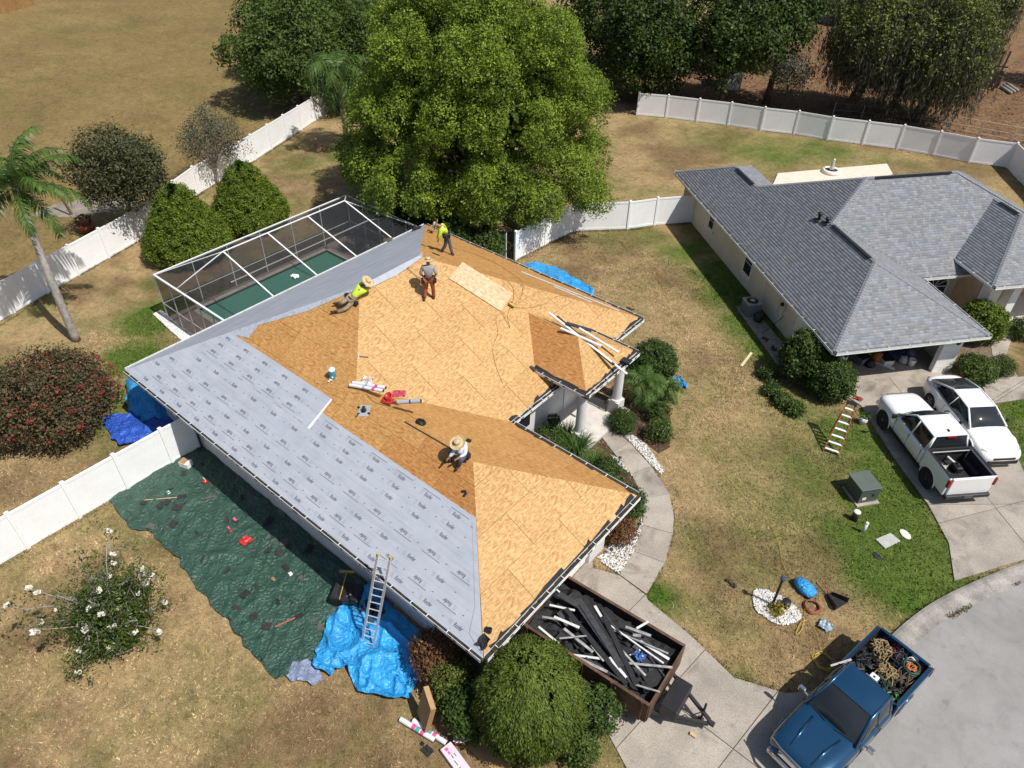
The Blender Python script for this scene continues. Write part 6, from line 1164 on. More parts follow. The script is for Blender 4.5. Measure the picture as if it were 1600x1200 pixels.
m_paper = mat('white_wrap', (.74, .75, .78), .5, var=.1, vs=8); m_grl = mat('grey_roll', (.42, .45, .50), .5, var=.1, vs=8); m_redp = mat('red_plastic', (.50, .03, .03), .4, var=.2, vs=9); m_pinkp = mat('pink_print', (.70, .10, .30), .5); m_teal = mat('teal_plastic', (.05, .25, .33), .4)
def rollbody(r, l, m, name='roll', ring=True, bands=()):
    root = bpy.data.objects.new(name, None); COL.objects.link(root); b = MB(); b.tube([(-l/2, 0, r), (l/2, 0, r)], r, 18, cap=False); b.build('wrap', m, root, smooth=True)
    for x in (-l/2, l/2): e = MB(); e.lathe([(r, 0), (r*.45, .001)], (0, 0, 0), 18, np.array([[0, 0, 1.], [0, 1, 0], [-1, 0, 0]])); e.v = [(v[0]+x, v[1], v[2]+r) for v in e.v]; e.build('roll_end', M['dsteel'], root)
    for x, w_, mm in bands: e = MB(); e.tube([(x-w_/2, 0, r), (x+w_/2, 0, r)], r*1.012, 18, cap=False); e.build('printed_band', mm, root, smooth=True)
    return root
def layd(root, a, b, nk, label, cat, group=None):      # lay along a->b on a face
    n = RN[nk] if nk else np.array([0, 0, 1.]); a = np.array(a, float); b = np.array(b, float); x = b-a; x -= n*(x@n); x /= np.linalg.norm(x); y = np.cross(n, x); R_ = Matrix([[float(v) for v in r_] for r_ in np.stack([x, y, n], 1)]).to_4x4(); R_.translation = Vector([float(v) for v in (a+b)/2]); root.matrix_world = R_; return tag(root, label, cat, group)
for k, (a, b, lab) in enumerate((((548, 603), (600, 612), 'white wrapped roll lying nearest the eave on the roof'), ((553, 599), (604, 607), 'white wrapped roll lying behind the other white roll'))):
    A_, B_ = RP(*a, PSW, .02), RP(*b, PSW, .02); layd(rollbody(.06, float(np.linalg.norm(B_-A_)), m_paper, 'paper_roll', bands=((.3, .12, m_pinkp), (-.1, .1, m_grl))), A_, B_, 'SW', lab, 'roll', 'wrapped rolls on the roof')
A_, B_ = RP(623, 630, PSW, .02), RP(659, 628, PSW, .02); layd(rollbody(.075, float(np.linalg.norm(B_-A_)), m_grl, 'underlayment_roll', bands=((.05, .05, M['black']),)), A_, B_, 'SW', 'short grey underlayment roll with dark strap on the roof', 'roll')
b = MB(); b.lathe([(.13, .0), (.14, .02), (.145, .08), (.10, .085), (.09, .04), (.02, .035)], (0, 0, 0), 18); o = b.build('nail_bucket', m_redp, smooth=True); lay(o, RP(608, 620, PSW, .01), 'SW', .2, 'round red nail tub among the rolls on the roof', 'tub')
def crumpled(name, m, sx, sy, h, seed, n=7):
    r_ = np.random.default_rng(seed); g = r_.random((n+1, n+1))*h; e = r_.normal(0, .06, (n+1, n+1, 2)); return MB().grid(lambda u, v: ((u-.5)*sx*(1+e[int(round(u*n)), int(round(v*n)), 0]), (v-.5)*sy*(1+e[int(round(u*n)), int(round(v*n)), 1]), .005+g[int(round(u*n)), int(round(v*n))]), n, n).build(name, m)
put(crumpled('blue_wrapper', mat('blue_wrap', (.08, .17, .45), .3), .32, .24, .14, 191, 6), BLUEWRAP, 'crumpled blue wrapper lying on the trailer load', 'wrapper')
lay(crumpled('plastic_wrapper', m_redp, .45, .22, .05, 1), RP(606, 626, PSW, .012), 'SW', .3, 'torn red wrapper beside the red tub', 'wrapper'); lay(crumpled('plastic_wrapper', mat('pink_red', (.52, .08, .12), .4), .5, .26, .06, 2), RP(624, 616, PSW, .012), 'SW', .5, 'crumpled pinkish red wrapper above the grey roll', 'wrapper')
lay(crumpled('plastic_wrapper', mat('clear_wrap', (.62, .52, .46), .25), .45, .4, .10, 3), RP(574, 597, PSW, .015), 'SW', .4, 'clear plastic wrap behind the white rolls', 'wrapper')
j = thing('water_jug', 'round water jug with white lid and teal body on the roof', 'jug', tuple(RP(520, 589, PSW, .0))); MB().lathe([(.12, -.05), (.125, .02), (.125, .26), (.115, .3)], (0, 0, 0), 18).build('body', m_teal, j, smooth=True); MB().lathe([(.12, .3), (.125, .32), (.12, .37), (.06, .39), (.05, .42), (.02, .43)], (0, 0, 0), 18).build('lid', M['white'], j, smooth=True); MB().box((.09, -.08, .08), (.05, .05, .05)).build('tap', M['white'], j)
lay(crumpled('paper_cup', m_paper, .16, .1, .08, 5, 4), RP(517, 595, PSW, .01), 'SW', .9, 'pale crushed cup beside the water jug', 'cup')
def hammer(): h = bpy.data.objects.new('roofing_hammer', None); COL.objects.link(h); MB().bar((0, -.17, .02), (0, .17, .02), .03, .03).build('handle', M['bark'], h); MB().box((0, .18, .025), (.2, .04, .04)).build('head', M['steel'], h, bevel=.008); return h
lay(hammer(), RP(568, 558, PSE, .01), 'SE', .9, 'hammer with pale head lying near the hip line', 'hammer')
vp = thing('vent_flashing', 'grey square pipe flashing sitting on the lower roof', 'flashing', tuple(RP(569, 642, PSW, .0))); fl_ = MB().box((0, 0, .01), (.42, .42, .012)).build('base_plate', M['steel'], vp); fl_.rotation_euler = slopeR('SW', .5).to_euler(); MB().lathe([(.1, 0), (.06, .1), (.055, .16), (.035, .16)], (0, 0, .02), 14).build('collar', M['dsteel'], vp, smooth=True)
for a in (0, 1.6, 3.2, 4.7): MB().bar((.2*math.cos(a), .2*math.sin(a), .04), (.3*math.cos(a), .3*math.sin(a), .04), .05, .02).build('tar_smear', M['black'], vp)
def coil(name, m, r, tube, turns, label, cat, loc, nk=None, wob=.02, seg=18, flat=.5):
    r_ = random.Random(sum(map(ord, label))); pts = []
    for i in range(int(turns*seg)+1): a = i*2*math.pi/seg; rr = r*(1-.18*(i/(turns*seg)))+r_.uniform(-wob, wob); pts.append((rr*math.cos(a), rr*math.sin(a), tube+flat*tube*(i/seg)+r_.uniform(0, tube*.5)))
    o = MB().tube(pts, tube, 6).build(name, m, smooth=True)
    if nk: lay(o, loc, nk, 0, label, cat)
    else: put(o, loc, label, cat)
    return o
coil('strap_coil', M['black'], .15, .03, 5, 'black coil of strap lying beside the ridge slot', 'coil', RP(657, 662, PGN, .01), 'NE')
for k, (px, py) in enumerate(((725, 768), (727, 773))): lay(MB().box((0, 0, .02), (.16, .08, .03)).build('glove', M['black'], bevel=.012), RP(px, py, PSW, .008), 'SW', .6+k, ('black glove nearer the ridge on the brown sheathing', 'black glove lower on the brown sheathing')[k], 'glove')
lay(MB().box((0, 0, .05), (.16, .12, .09)).build('chalk_box', M['dsteel'], bevel=.02), RP(732, 690, PGN, .01), 'NE', .4, 'small dark chalk box behind the seated worker', 'tool')
# nail gun and hoses
ng = bpy.data.objects.new('nail_gun', None); COL.objects.link(ng); MB().box((0, 0, .12), (.1, .28, .12)).build('body', mat('gun_yellow', (.45, .36, .05), .4), ng, bevel=.02); MB().box((0, -.06, .05), (.07, .08, .12)).build('grip', M['black'], ng, bevel=.02); MB().lathe([(.07, -.04), (.08, 0), (.07, .04)], (.09, .08, .07), 14, np.array([[0, 0, 1.], [0, 1, 0], [-1, 0, 0]])).build('magazine', M['dsteel'], ng); lay(ng, RP(798, 479, PSE, .01), 'SE', .3, 'yellow and black nail gun beside the loose board', 'nail gun')
m_hose = mat('red_hose', (.28, .07, .035), .5)
def cable(name, label, pts, m, r, cat='hose'):
    pts = smoothline(pts, 6); c = pts[0].copy(); o = MB().tube([p-c for p in pts], r, 6).build(name, m, smooth=True); return put(o, c, label, cat)
cable('air_hose', 'red air hose curling from the nail gun up to the far roof corner', [RP(a, b, PSE if k < 4 else PNE, .02) for k, (a, b) in enumerate(((799, 478), (812, 468), (817, 452), (813, 438), (795, 424), (770, 409), (745, 398), (712, 388), (700, 385)))], m_hose, .008)
cable('air_hose', 'red air hose looping from the nail gun down the big face', [RP(a, b, PSE, .02) for a, b in ((797, 480), (793, 496), (797, 512), (790, 500), (782, 488), (775, 500), (778, 520), (770, 545), (776, 575), (786, 600))], m_hose, .006)
cable('air_hose', 'thin red hose running from the nail gun toward the right eave', [RP(a, b, PSE, .02) for a, b in ((800, 480), (825, 481), (850, 475), (870, 463), (900, 462), (925, 463))], m_hose, .006)
cable('air_hose', 'red hose around the upper edge of the loose board', [RP(a, b, PSE, .03) for a, b in ((765, 424), (785, 432), (800, 447), (803, 462), (799, 477))], m_hose, .006)
cable('chalk_line', 'thin dark line strung across the lower orange sheathing', [RP(a, b, PSW, .015) for a, b in ((572, 615), (585, 628), (600, 633), (625, 640), (650, 655))], M['bark'], .006, 'string')
# metal edge strips on the roof
dr_r = (('long white drip edge strip along the right roof slope', (815, 424), (968, 485), PNE, m_drip, .10), ('shorter white drip edge overlapping the long strip on the right slope', (866, 447), (925, 472), PNE, m_drip, .11))
for lab, a, b, P_, mm, wd in dr_r: drip('drip_edge', lab, RP(*a, P_, .05), RP(*b, P_, .05), mm, wd, 'edge strips on the roof', up=RN['NE'])
for k, (lab, a, b, za, zb_, mm, wd) in enumerate((('longest white edge strip crossing the porch roof to the eave', (858, 488), (980, 584), 4.45, 3.45, m_drip, .10), ('white edge strip in the porch pile leaning right', (876, 512), (940, 540), 4.3, 3.95, m_drip, .11), ('white edge strip ending above the porch gutter', (905, 512), (967, 550), 4.3, 3.75, m_drip, .09), ('bent black flashing on top of the porch strip pile', (885, 504), (925, 516), 4.32, 4.22, m_felt2, .16), ('black flashing strip beneath the porch strip pile', (870, 494), (960, 570), 4.33, 3.6, m_felt, .12), ('dark scrap of flashing at the porch eave', (972, 560), (986, 566), 3.42, 3.4, m_felt, .3), ('black and white strip propped at the porch valley corner', (803, 558), (838, 578), 3.35, 3.3, m_felt2, .14))):
    drip('drip_edge', lab, G(*a, za), G(*b, zb_), mm, wd, 'edge strips on the roof')
for k, (px, py, s_, P_, nk, lab) in enumerate(((984, 484, .35, PNE, 'NE', 'black felt flap curling at the right eave corner'), (652, 358, .5, PNW, 'SW', 'black felt scraps heaped at the far roof corner'), (672, 363, .3, PNE, 'NE', 'dark tool pile beside the far roof corner'), (757, 1003, .35, PSW, 'SW', 'curled grey black patch at the near roof corner'), (762, 985, .2, PGS, 'SE', 'small dark block near the garage gutter'))):
    lay(crumpled('felt_scrap', m_felt, s_, s_*.8, .12, 20+k, 5), RP(px, py, P_, .03), nk, .5*k, lab, 'scrap')
sb = MB().box((0, 0, .0), (.5, .22, .1)).build('tool_tray', M['bark'], bevel=.02); lay(sb, RP(606, 375, PNW, .1), 'SW', .6, 'brown plank tray resting on the pool side eave', 'tray')
so2 = bpy.data.objects.new('shovel', None); COL.objects.link(so2); MB().tube([(-.45, 0, .05), (.3, 0, .05)], .018, 8).build('shaft', M['wood'], so2); MB().tube([(-.45, -.06, .05), (-.5, -.06, .05), (-.5, .06, .05), (-.45, .06, .05)], .015, 6).build('grip', m_or, so2); MB().add([(.3, -.1, .04), (.3, .1, .04), (.55, .1, .02), (.62, 0, .01), (.55, -.1, .02)], [(0, 1, 2, 3, 4)]).build('blade', M['dsteel'], so2); layd(so2, RP(643, 424, PSE, .05), RP(660, 440, PSE, .05), 'SE', 'short shovel leaning by the grey shirted worker', 'shovel')
lay(MB().box((0, 0, .006), (.34, .2, .012)).build('roof_vent_hole', M['dark']), RP(681, 397, PNE, .012), 'NE', .3, 'dark vent opening in the sheathing below the bent worker', 'opening')

# ================================================================== TARPS
def tarp_mat(name, col, sheen=.35):
    m, t, b, N, L = nodes_of(name); tc = N.new('ShaderNodeTexCoord'); o = tc.outputs['Object']
    c = mixcol(N, L, 1., col, ramp(N, L, noise(N, L, o, 2.5, 5), [(.3, g3(.75)), (.7, g3(1.2))]), 'MULTIPLY'); L.new(c, b.inputs['Base Color']); b.inputs['Roughness'].default_value = sheen; b.inputs['Specular IOR Level'].default_value = .5
    v = N.new('ShaderNodeTexVoronoi'); v.feature = 'DISTANCE_TO_EDGE'; v.inputs['Scale'].default_value = 5; nn = N.new('ShaderNodeTexNoise'); nn.inputs['Scale'].default_value = 3; L.new(o, nn.inputs['Vector']); mv = N.new('ShaderNodeVectorMath'); mv.operation = 'MULTIPLY_ADD'; mv.inputs[1].default_value = (.5, .5, .5); L.new(nn.outputs['Color'], mv.inputs[0]); L.new(o, mv.inputs[2]); L.new(mv.outputs[0], v.inputs['Vector'])
    ad = N.new('ShaderNodeMath'); ad.operation = 'ADD'; L.new(v.outputs['Distance'], ad.inputs[0]); L.new(noise(N, L, o, 9, 4), ad.inputs[1]); bn = N.new('ShaderNodeBump'); bn.inputs['Strength'].default_value = .9; bn.inputs['Distance'].default_value = .07; L.new(ad.outputs[0], bn.inputs['Height']); L.new(bn.outputs[0], b.inputs['Normal']); return m
M['tgreen'] = tarp_mat('tarp_green', (.028, .073, .053), .42); M['tblue'] = tarp_mat('tarp_blue', (.030, .30, .66), .30); M['tblued'] = tarp_mat('tarp_deep_blue', (.025, .085, .42), .35)
def ridged(x, y, s, seed): return 1-np.abs(vnoise(x, y, s, seed)*2-1)
def tarp(label, sides, m, nu=70, nv=50, amp=.05, seed=0, lift=None, name='tarp', z0=.035):
    """Coons patch over four boundary polylines (bottom u, right v, top u, left v)"""
    def par(poly, n): p = np.array([np.array(q[:2], float) for q in poly]); d = np.r_[0, np.cumsum(np.linalg.norm(np.diff(p, axis=0), axis=1))]; t = np.linspace(0, d[-1], n+1); return np.stack([np.interp(t, d, p[:, 0]), np.interp(t, d, p[:, 1])], 1)
    B_, R_, T_, L_ = par(sides[0], nu), par(sides[1], nv), par(sides[2], nu), par(sides[3], nv); u = np.linspace(0, 1, nu+1)[:, None, None]; v = np.linspace(0, 1, nv+1)[None, :, None]
    Pq = (1-v)*B_[:, None]+v*T_[:, None]+(1-u)*L_[None]+u*R_[None]-((1-u)*(1-v)*B_[0]+u*(1-v)*B_[-1]+(1-u)*v*T_[0]+u*v*T_[-1]); x, y = Pq[..., 0], Pq[..., 1]
    ed = np.minimum(np.minimum(u[..., 0], 1-u[..., 0]), np.minimum(v[..., 0], 1-v[..., 0])); x = x+(vnoise(x, y, .35, seed+9)-.5)*.16*(ed < .02); y = y+(vnoise(x+5, y, .3, seed+8)-.5)*.16*(ed < .02)
    xr_ = x*.8+y*.6; yr_ = y*.8-x*.6; wx = x+.5*vnoise(x, y, .8, seed+5); wy = y+.5*vnoise(x, y, .8, seed+6); z = z0+amp*(ridged(wx*.6, wy*1.5, .8, seed)**4*1.3+ridged(xr_*1.6, yr_*.5, .6, seed+1)**4*1.1+ridged(wx, wy, .4, seed+4)**3*.5+vnoise(x, y, .22, seed+2)*.3)
    if lift is not None: z = z+lift(x, y, u[..., 0], v[..., 0])
    n1, n2 = x.shape; I = np.arange(n1*n2).reshape(n1, n2); F = np.stack([I[:-1, :-1], I[1:, :-1], I[1:, 1:], I[:-1, 1:]], -1).reshape(-1, 4); V = np.stack([x, y, z], -1).reshape(-1, 3)
    c = V.mean(0)*[1, 1, 0]; o = npmesh(name, V, F, m, off=c, smooth=True); o.location = tuple(c); return tag(o, label, 'tarp', 'tarps around the house')
g_ = lambda *pts: [G(a, b) for a, b in pts]
tarp('large dark green tarp spread along the shaded house wall', [g_((172, 786), (232, 738), (290, 708), (322, 694)), [G(322, 694), (6.3, .62, 0), (9.1, .62, 0), (12.4, .6, 0), (14.2, .6, 0)], g_((432, 1062), (452, 1055), (500, 1035), (545, 960))+[np.array([14.2, .6, 0])], g_((172, 786), (205, 828), (240, 835), (275, 870), (310, 920), (350, 965), (395, 1025), (432, 1062))], M['tgreen'], 90, 150, .05, 3)
tarp('bright blue tarp crumpled under the ladder foot', [g_((493, 1045), (500, 1010), (520, 965), (548, 945), (580, 915)), [G(580, 915), (14.6, .52, 0), (15.6, .5, 0), (16.6, .5, 0)], g_((607, 1097), (640, 1095), (660, 1060))+[np.array([16.6, .5, 0])], g_((493, 1045), (515, 1062), (540, 1045), (552, 1060), (562, 1085), (607, 1097))], M['tblue'], 70, 80, .15, 12, z0=.05)
tarp('pale blue tarp corner folded beside the green tarp edge', [g_((445, 1060), (462, 1038), (485, 1032)), g_((485, 1032), (500, 1050), (508, 1062)), g_((470, 1066), (490, 1070), (508, 1062)), g_((445, 1060), (458, 1066), (470, 1066))], tarp_mat('tarp_pale', (.20, .24, .36), .5), 20, 16, .06, 5, z0=.08)
tarp('deep blue tarp spilling between bronze bush and white fence', [g_((157, 655), (195, 650), (232, 640)), g_((232, 640), (262, 655), (290, 660)), g_((188, 700), (230, 690), (290, 660)), g_((157, 655), (172, 680), (188, 700))], M['tblued'], 40, 36, .10, 22, z0=.05)
tarp('blue tarp draped over a pile at the left house corner', [g_((198, 622), (202, 602), (222, 592)), g_((222, 592), (258, 612), (285, 640)), g_((218, 662), (255, 662), (285, 640)), g_((198, 622), (204, 645), (218, 662))], M['tblue'], 40, 40, .10, 32, lift=lambda x, y, u, v: .75*np.clip(1-((u-.5)**2+(v-.45)**2)*4.2, 0, 1)**.6)
tarp('blue tarp heaped on the grass past the far right eave', [g_((838, 412), (870, 420), (905, 440), (928, 458)), g_((928, 458), (925, 466), (915, 468)), [(3.6, 17.9, 0), (5, 17.6, 0), (7.2, 17.6, 0), G(915, 468)], [G(838, 412), (3.4, 19.6, 0), (3.6, 17.9, 0)]], M['tblue'], 50, 36, .10, 42, lift=lambda x, y, u, v: .35*np.sin(np.pi*np.clip(u, 0, 1))*np.sin(np.pi*np.clip(v, 0, 1)))
b_ = crumpled('folded_tarp', M['tblue'], .75, .42, .22, 7, 8); put(b_, G(1062, 601)+[0, 0, .02], 'small folded blue tarp alone on the lawn by the palm', 'tarp', rz=-.6)

# ================================================================== NEAR YARD
def cardboard(name, m=None): return m or M['card']
M['card'] = mat('cardboard', (.36, .215, .10), .8, var=.1, vs=5)
bx = thing('cardboard_box', 'tall cardboard box leaning upright by the red tip shrub', 'box', tuple(G(668, 1128)), rad(-28)); MB().box((0, 0, .66), (.72, .16, 1.3), R=np.array([[1, 0, 0], [0, .97, .22], [0, -.22, .97]])).build('carton', M['card'], bx, bevel=.01); MB().box((0, .14, 1.3), (.70, .15, .012), R=np.array([[1, 0, 0], [0, .97, .22], [0, -.22, .97]])).build('flap', mat('cardboard_light', (.45, .28, .14), .8), bx)
A_, B_ = G(700, 1128), G(800, 1215); o = MB().box((0, 0, .03), (float(np.linalg.norm(B_-A_)), .38, .05)).build('flat_carton', M['card'], bevel=.01); put(o, (A_+B_)/2, 'long flattened carton on the grass at the bottom edge', 'carton', rz=math.atan2((B_-A_)[1], (B_-A_)[0]))
m_printg = mat('print_green', (.10, .36, .36), .5)
for k, (a, b, lab) in enumerate((((626, 1126), (680, 1159), 'printed white roll farther left on the near grass'), ((646, 1128), (698, 1164), 'printed white roll beside the long carton'))):
    A_, B_ = G(*a), G(*b); l_ = float(np.linalg.norm(B_-A_)); layd(rollbody(.075, l_, m_paper, 'material_roll', bands=((-.12, .12, m_pinkp), (.02, .14, m_printg), (.18, .12, m_pinkp))), A_+[0, 0, .02], B_+[0, 0, .02], None, lab, 'roll', 'printed rolls on the near grass')
pk = thing('shingle_carton', 'white and pink printed package lying at the bottom edge', 'package', tuple(G(712, 1190)), rad(-8)+math.atan2(*(G(740, 1210)-G(700, 1170))[[1, 0]])); MB().box((0, 0, .09), (.95, .36, .16)).build('pack', mat('pack_white', (.70, .62, .70), .5), pk, bevel=.015)
for k, (x, y, w_, h_) in enumerate(((-.36, -.04, .09, .09), (-.24, -.04, .1, .05), (-.1, -.03, .12, .02), (.1, -.05, .16, .02), (.3, -.05, .1, .06), (-.1, .06, .1, .02))): MB().box((x, y, .172), (w_, h_, .003)).build('print_patch', m_pinkp if k in (0, 1, 4) else M['dsteel'], pk)
co = thing('drink_cooler', 'red drink cooler with grey lid under the thuja bush', 'cooler', tuple(G(720, 1150)), rad(-50)); MB().box((0, 0, .17), (.58, .34, .32)).build('body', mat('cooler_red', (.22, .012, .02), .35), co, bevel=.03); MB().box((0, 0, .37), (.60, .36, .09)).build('lid', mat('cooler_grey', (.11, .12, .14), .45), co, bevel=.035); MB().box((0, 0, .322), (.61, .37, .015)).build('rim', M['white'], co); MB().tube([(.31, -.12, .25), (.34, -.1, .36), (.34, .1, .36), (.31, .12, .25)], .015, 6).build('handle', M['white'], co)
for k, (px, py, s_) in enumerate(((668, 1174, .3), (660, 1163, .12))): put(crumpled('felt_scrap', m_felt, s_, s_*.8, .05, 50+k, 5), G(px, py)+[0, 0, .02], ('curled black scrap on the grass below the rolls', 'tiny black scrap between the printed rolls')[k], 'scrap')
# things lying on the green tarp
wb = thing('carton', 'white and brown open carton on the tarp by the fence', 'box', tuple(G(292, 729)), rad(20)); MB().box((0, 0, .15), (.42, .3, .28)).build('carton_body', M['white'], wb); MB().box((-.06, 0, .29), (.28, .28, .012)).build('flap', M['card'], wb); MB().box((.16, .05, .29), (.1, .18, .05)).build('flap', M['white'], wb)
rk = bpy.data.objects.new('flat_shovel', None); COL.objects.link(rk); MB().tube([(-.6, 0, .02), (.55, 0, .02)], .018, 8).build('shaft', M['wood'], rk); MB().box((.72, 0, .02), (.32, .24, .015)).build('blade', M['dsteel'], rk); layd(rk, G(217, 785)+[0, 0, .08], G(290, 779)+[0, 0, .08], None, 'wooden handled shovel lying across the green tarp', 'shovel')
pr = bpy.data.objects.new('pry_bar', None); COL.objects.link(pr); MB().tube([(-.4, 0, .02), (.25, 0, .02)], .022, 8).build('shaft', mat('orange_handle', (.42, .12, .05), .5), pr); MB().box((.38, 0, .02), (.28, .16, .02)).build('blade', M['dsteel'], pr); layd(pr, G(430, 983)+[0, 0, .1], G(470, 965)+[0, 0, .1], None, 'orange handled roof ripper near the blue tarp', 'tool')
put(crumpled('red_scrap', m_redp, .38, .36, .04, 60, 6), G(385, 848)+[0, 0, .1], 'bright red flat scrap in the middle of the green tarp', 'scrap'); lt = thing('cordless_light', 'red and black jug shaped tool at the shadow edge', 'tool', tuple(G(322, 757)+[0, 0, .08])); MB().lathe([(.09, 0), (.1, .12), (.06, .16)], (0, 0, 0), 14).build('body', m_redp, lt, smooth=True); MB().tube([(-.07, 0, .14), (-.05, 0, .26), (.05, 0, .26), (.07, 0, .14)], .015, 6).build('handle', M['gutter'], lt)
rs2 = random.Random(5)
for k in range(46):
    t = rs2.random(); x = 4.0+9.6*t; y = rs2.uniform(-3.0, .3) if k < 30 else rs2.uniform(-.8, .3); s_ = rs2.uniform(.1, .34); o = MB().box((0, 0, 0), (s_, s_*rs2.uniform(.4, .9), .015)).build('shingle_scrap', [m_shg, m_felt, mat('scrap_grey%d' % k, (.10, .09, .085), .9), m_shg][k % 4])
    o.location = (x, y, .105); o.rotation_euler = (rs2.uniform(-.15, .15), rs2.uniform(-.15, .15), rs2.uniform(0, 6.2)); tag(o, ('large' if s_ > .25 else 'mid sized' if s_ > .17 else 'small')+' shingle scrap on the green tarp '+('near the fence' if x < 6.5 else 'mid length' if x < 10 else 'near the ladder')+', '+('by the wall' if y > -.5 else 'tarp centre' if y > -1.9 else 'lawn side'), 'scrap', 'shingle scraps on the tarp')
for k, (px, py) in enumerate(((265, 773), (360, 828), (362, 832), (428, 908), (455, 900), (368, 815))): put(crumpled('litter', [m_paper, m_pinkp, m_redp, M['card']][k % 4], .16, .1, .05, 70+k, 4), G(px, py)+[0, 0, .1], ('brown paper scrap near the shovel handle', 'pink paper scrap on the tarp centre', 'red wrapper scrap on the tarp centre', 'tan paper scrap on the lower tarp', 'white paper scrap on the lower tarp', 'pink wrapper just above the tarp centre')[k], 'litter')
for k, (px, py) in enumerate(((597, 1024), (588, 1030))): put(MB().box((0, 0, 0), (.34, .16, .015)).build('shingle_piece', m_shg), G(px, py)+[0, 0, .17], ('brown shingle piece lying on the blue tarp', 'black shingle piece lower on the blue tarp')[k], 'shingle', rz=.3+k)
bn = thing('debris_bin', 'black wheeled tub beside the wall with a broom across it', 'bin', tuple(G(545, 940)), rad(30)); tb = MB(); tb.box((0, 0, .3), (.85, .62, .55), taper=1.15); tb.build('tub', M['black'], bn, bevel=.06); MB().box((0, 0, .585), (.86, .64, .03)).build('cover', M['dsteel'], bn, bevel=.01); MB().lathe([(.2, 0), (.26, .02), (.22, .05)], (0, 0, .6), 16).build('hatch', M['black'], bn)
br_ = bpy.data.objects.new('push_broom', None); COL.objects.link(br_); MB().tube([(-.6, 0, .02), (.45, 0, .02)], .016, 8).build('shaft', mat('yellow_handle', (.45, .33, .06), .6), br_); MB().box((.48, 0, 0), (.08, .5, .07)).build('head', mat('broom_yellow', (.4, .3, .08), .7), br_, bevel=.01); layd(br_, G(533, 928, .65), G(541, 897, .68), None, 'yellow push broom resting on the black tub', 'broom')
put(crumpled('trash_bag', m_felt2, .8, .7, .3, 90, 9), G(580, 962)+[0, 0, .08], 'black plastic bag slumped behind the ladder foot', 'bag')
# extension ladder against the near wall
def ladder(label, b0, b1, t0, t1, rungs, name='extension_ladder'):
    b0, b1, t0, t1 = (np.array(q, float) for q in (b0, b1, t0, t1)); root = thing(name, label, 'ladder', tuple((b0+b1)/2))
    for a, b in ((b0, t0), (b1, t1)): MB().bar(a, b, .035, .08).build('rail', M['steel'], root, world=True)
    for k in range(rungs): t = (k+.5)/rungs; MB().tube([b0+(t0-b0)*t, b1+(t1-b1)*t], .018, 8).build('rung', M['steel'], root, world=True)
    for a, b, t in ((b0, t0, 1), (b1, t1, 1)): MB().box(b, (.07, .07, .12)).build('end_cap', mat('cap_yellow', (.5, .4, .08), .5), root, world=True); MB().box(a+[0, 0, .03], (.1, .06, .05)).build('foot', M['black'], root, world=True)
    return root
L0, L1 = G(565, 1007, .12), G(583, 1012, .12); dx = np.array([.16, 1.02, 3.6]); ladder('aluminium extension ladder leaning on the gutter above the blue tarp', L0, L1, L0+dx, L1+dx, 13)
# step ladder on the neighbour's lawn
Zn = lambda x, y: (1160+x/3.334, 540+y/3.334)
sa, sb2, sc2, sd2 = G(*Zn(420, 552)), G(*Zn(500, 580)), G(*Zn(440, 455)), G(*Zn(530, 480)); tpc = G(*Zn(570, 303), 1.75); sdv = (sb2-sa)/np.linalg.norm(sb2-sa)
sl_ = thing('step_ladder', 'red fibreglass step ladder with silver treads on the lawn', 'ladder', tuple((sa+sb2)/2)); m_fib = mat('red_fibreglass', (.42, .085, .05), .5)
for s_, a in ((-1, sa), (1, sb2)): MB().bar(a, tpc+sdv*s_*.17, .03, .07).build('front_rail', m_fib, sl_, world=True)
bk = -np.cross(sdv, [0, 0, 1.])
for s_ in (-1, 1): MB().bar((sa+sb2)/2+bk*(-1.25)*(-1 if ((sc2-(sa+sb2)/2)@bk) < 0 else 1)*-1+sdv*s_*.3, tpc+sdv*s_*.15, .025, .05).build('rear_rail', m_fib, sl_, world=True)
for k in range(7): t = (k+.6)/7.4; MB().bar(sa+(tpc-sdv*.17-sa)*t, sb2+(tpc+sdv*.17-sb2)*t, .10, .025).build('tread', M['gutter'], sl_, world=True)
MB().box(tpc+[0, 0, .03], (.42, .2, .06), math.atan2(sdv[1], sdv[0])).build('top_cap', M['black'], sl_, world=True, bevel=.015)

# ================================================================== FRONT LAWN AND STREET
def pebbles(name, polys, n, size, m, label=None, zz=.02, exclude=()):
    xs = np.array([q for p in polys for q in p]); lo, hi = xs.min(0), xs.max(0); P = lo+RNG.random((n, 2))*(hi-lo); ok = np.zeros(n, bool)
    for p in polys: ok |= inpoly(P, p)
    for p in exclude: ok &= ~inpoly(P, p)
    P = P[ok]; n = len(P); s_ = size*(.5+RNG.random(n)); V = np.empty((n, 6, 3)); base = np.array([[1, 0, 0], [0, 1, 0], [-1, 0, 0], [0, -1, 0], [0, 0, .7], [0, 0, -.7]]); a = RNG.random(n)*6.28
    for i in range(6): bx_, by_, bz_ = base[i]*(.7+.5*RNG.random()); V[:, i, 0] = P[:, 0]+s_*(bx_*np.cos(a)-by_*np.sin(a)); V[:, i, 1] = P[:, 1]+s_*(bx_*np.sin(a)+by_*np.cos(a)); V[:, i, 2] = zz+s_*bz_+RNG.random(n)*size*.8
    T = np.array([[0, 1, 4], [1, 2, 4], [2, 3, 4], [3, 0, 4], [1, 0, 5], [2, 1, 5], [3, 2, 5], [0, 3, 5]]); F = (np.arange(n)[:, None, None]*6+T[None]).reshape(-1, 3)
    o = npmesh(name, V.reshape(-1, 3), F, m, attrs={'rnd': np.repeat(RNG.random(n), 6)}); tag(o, label, 'stones', kind='stuff'); return o
m_peb = leafmat('white_pebble', (.36, .34, .32), (.80, .79, .77), .0, .8)
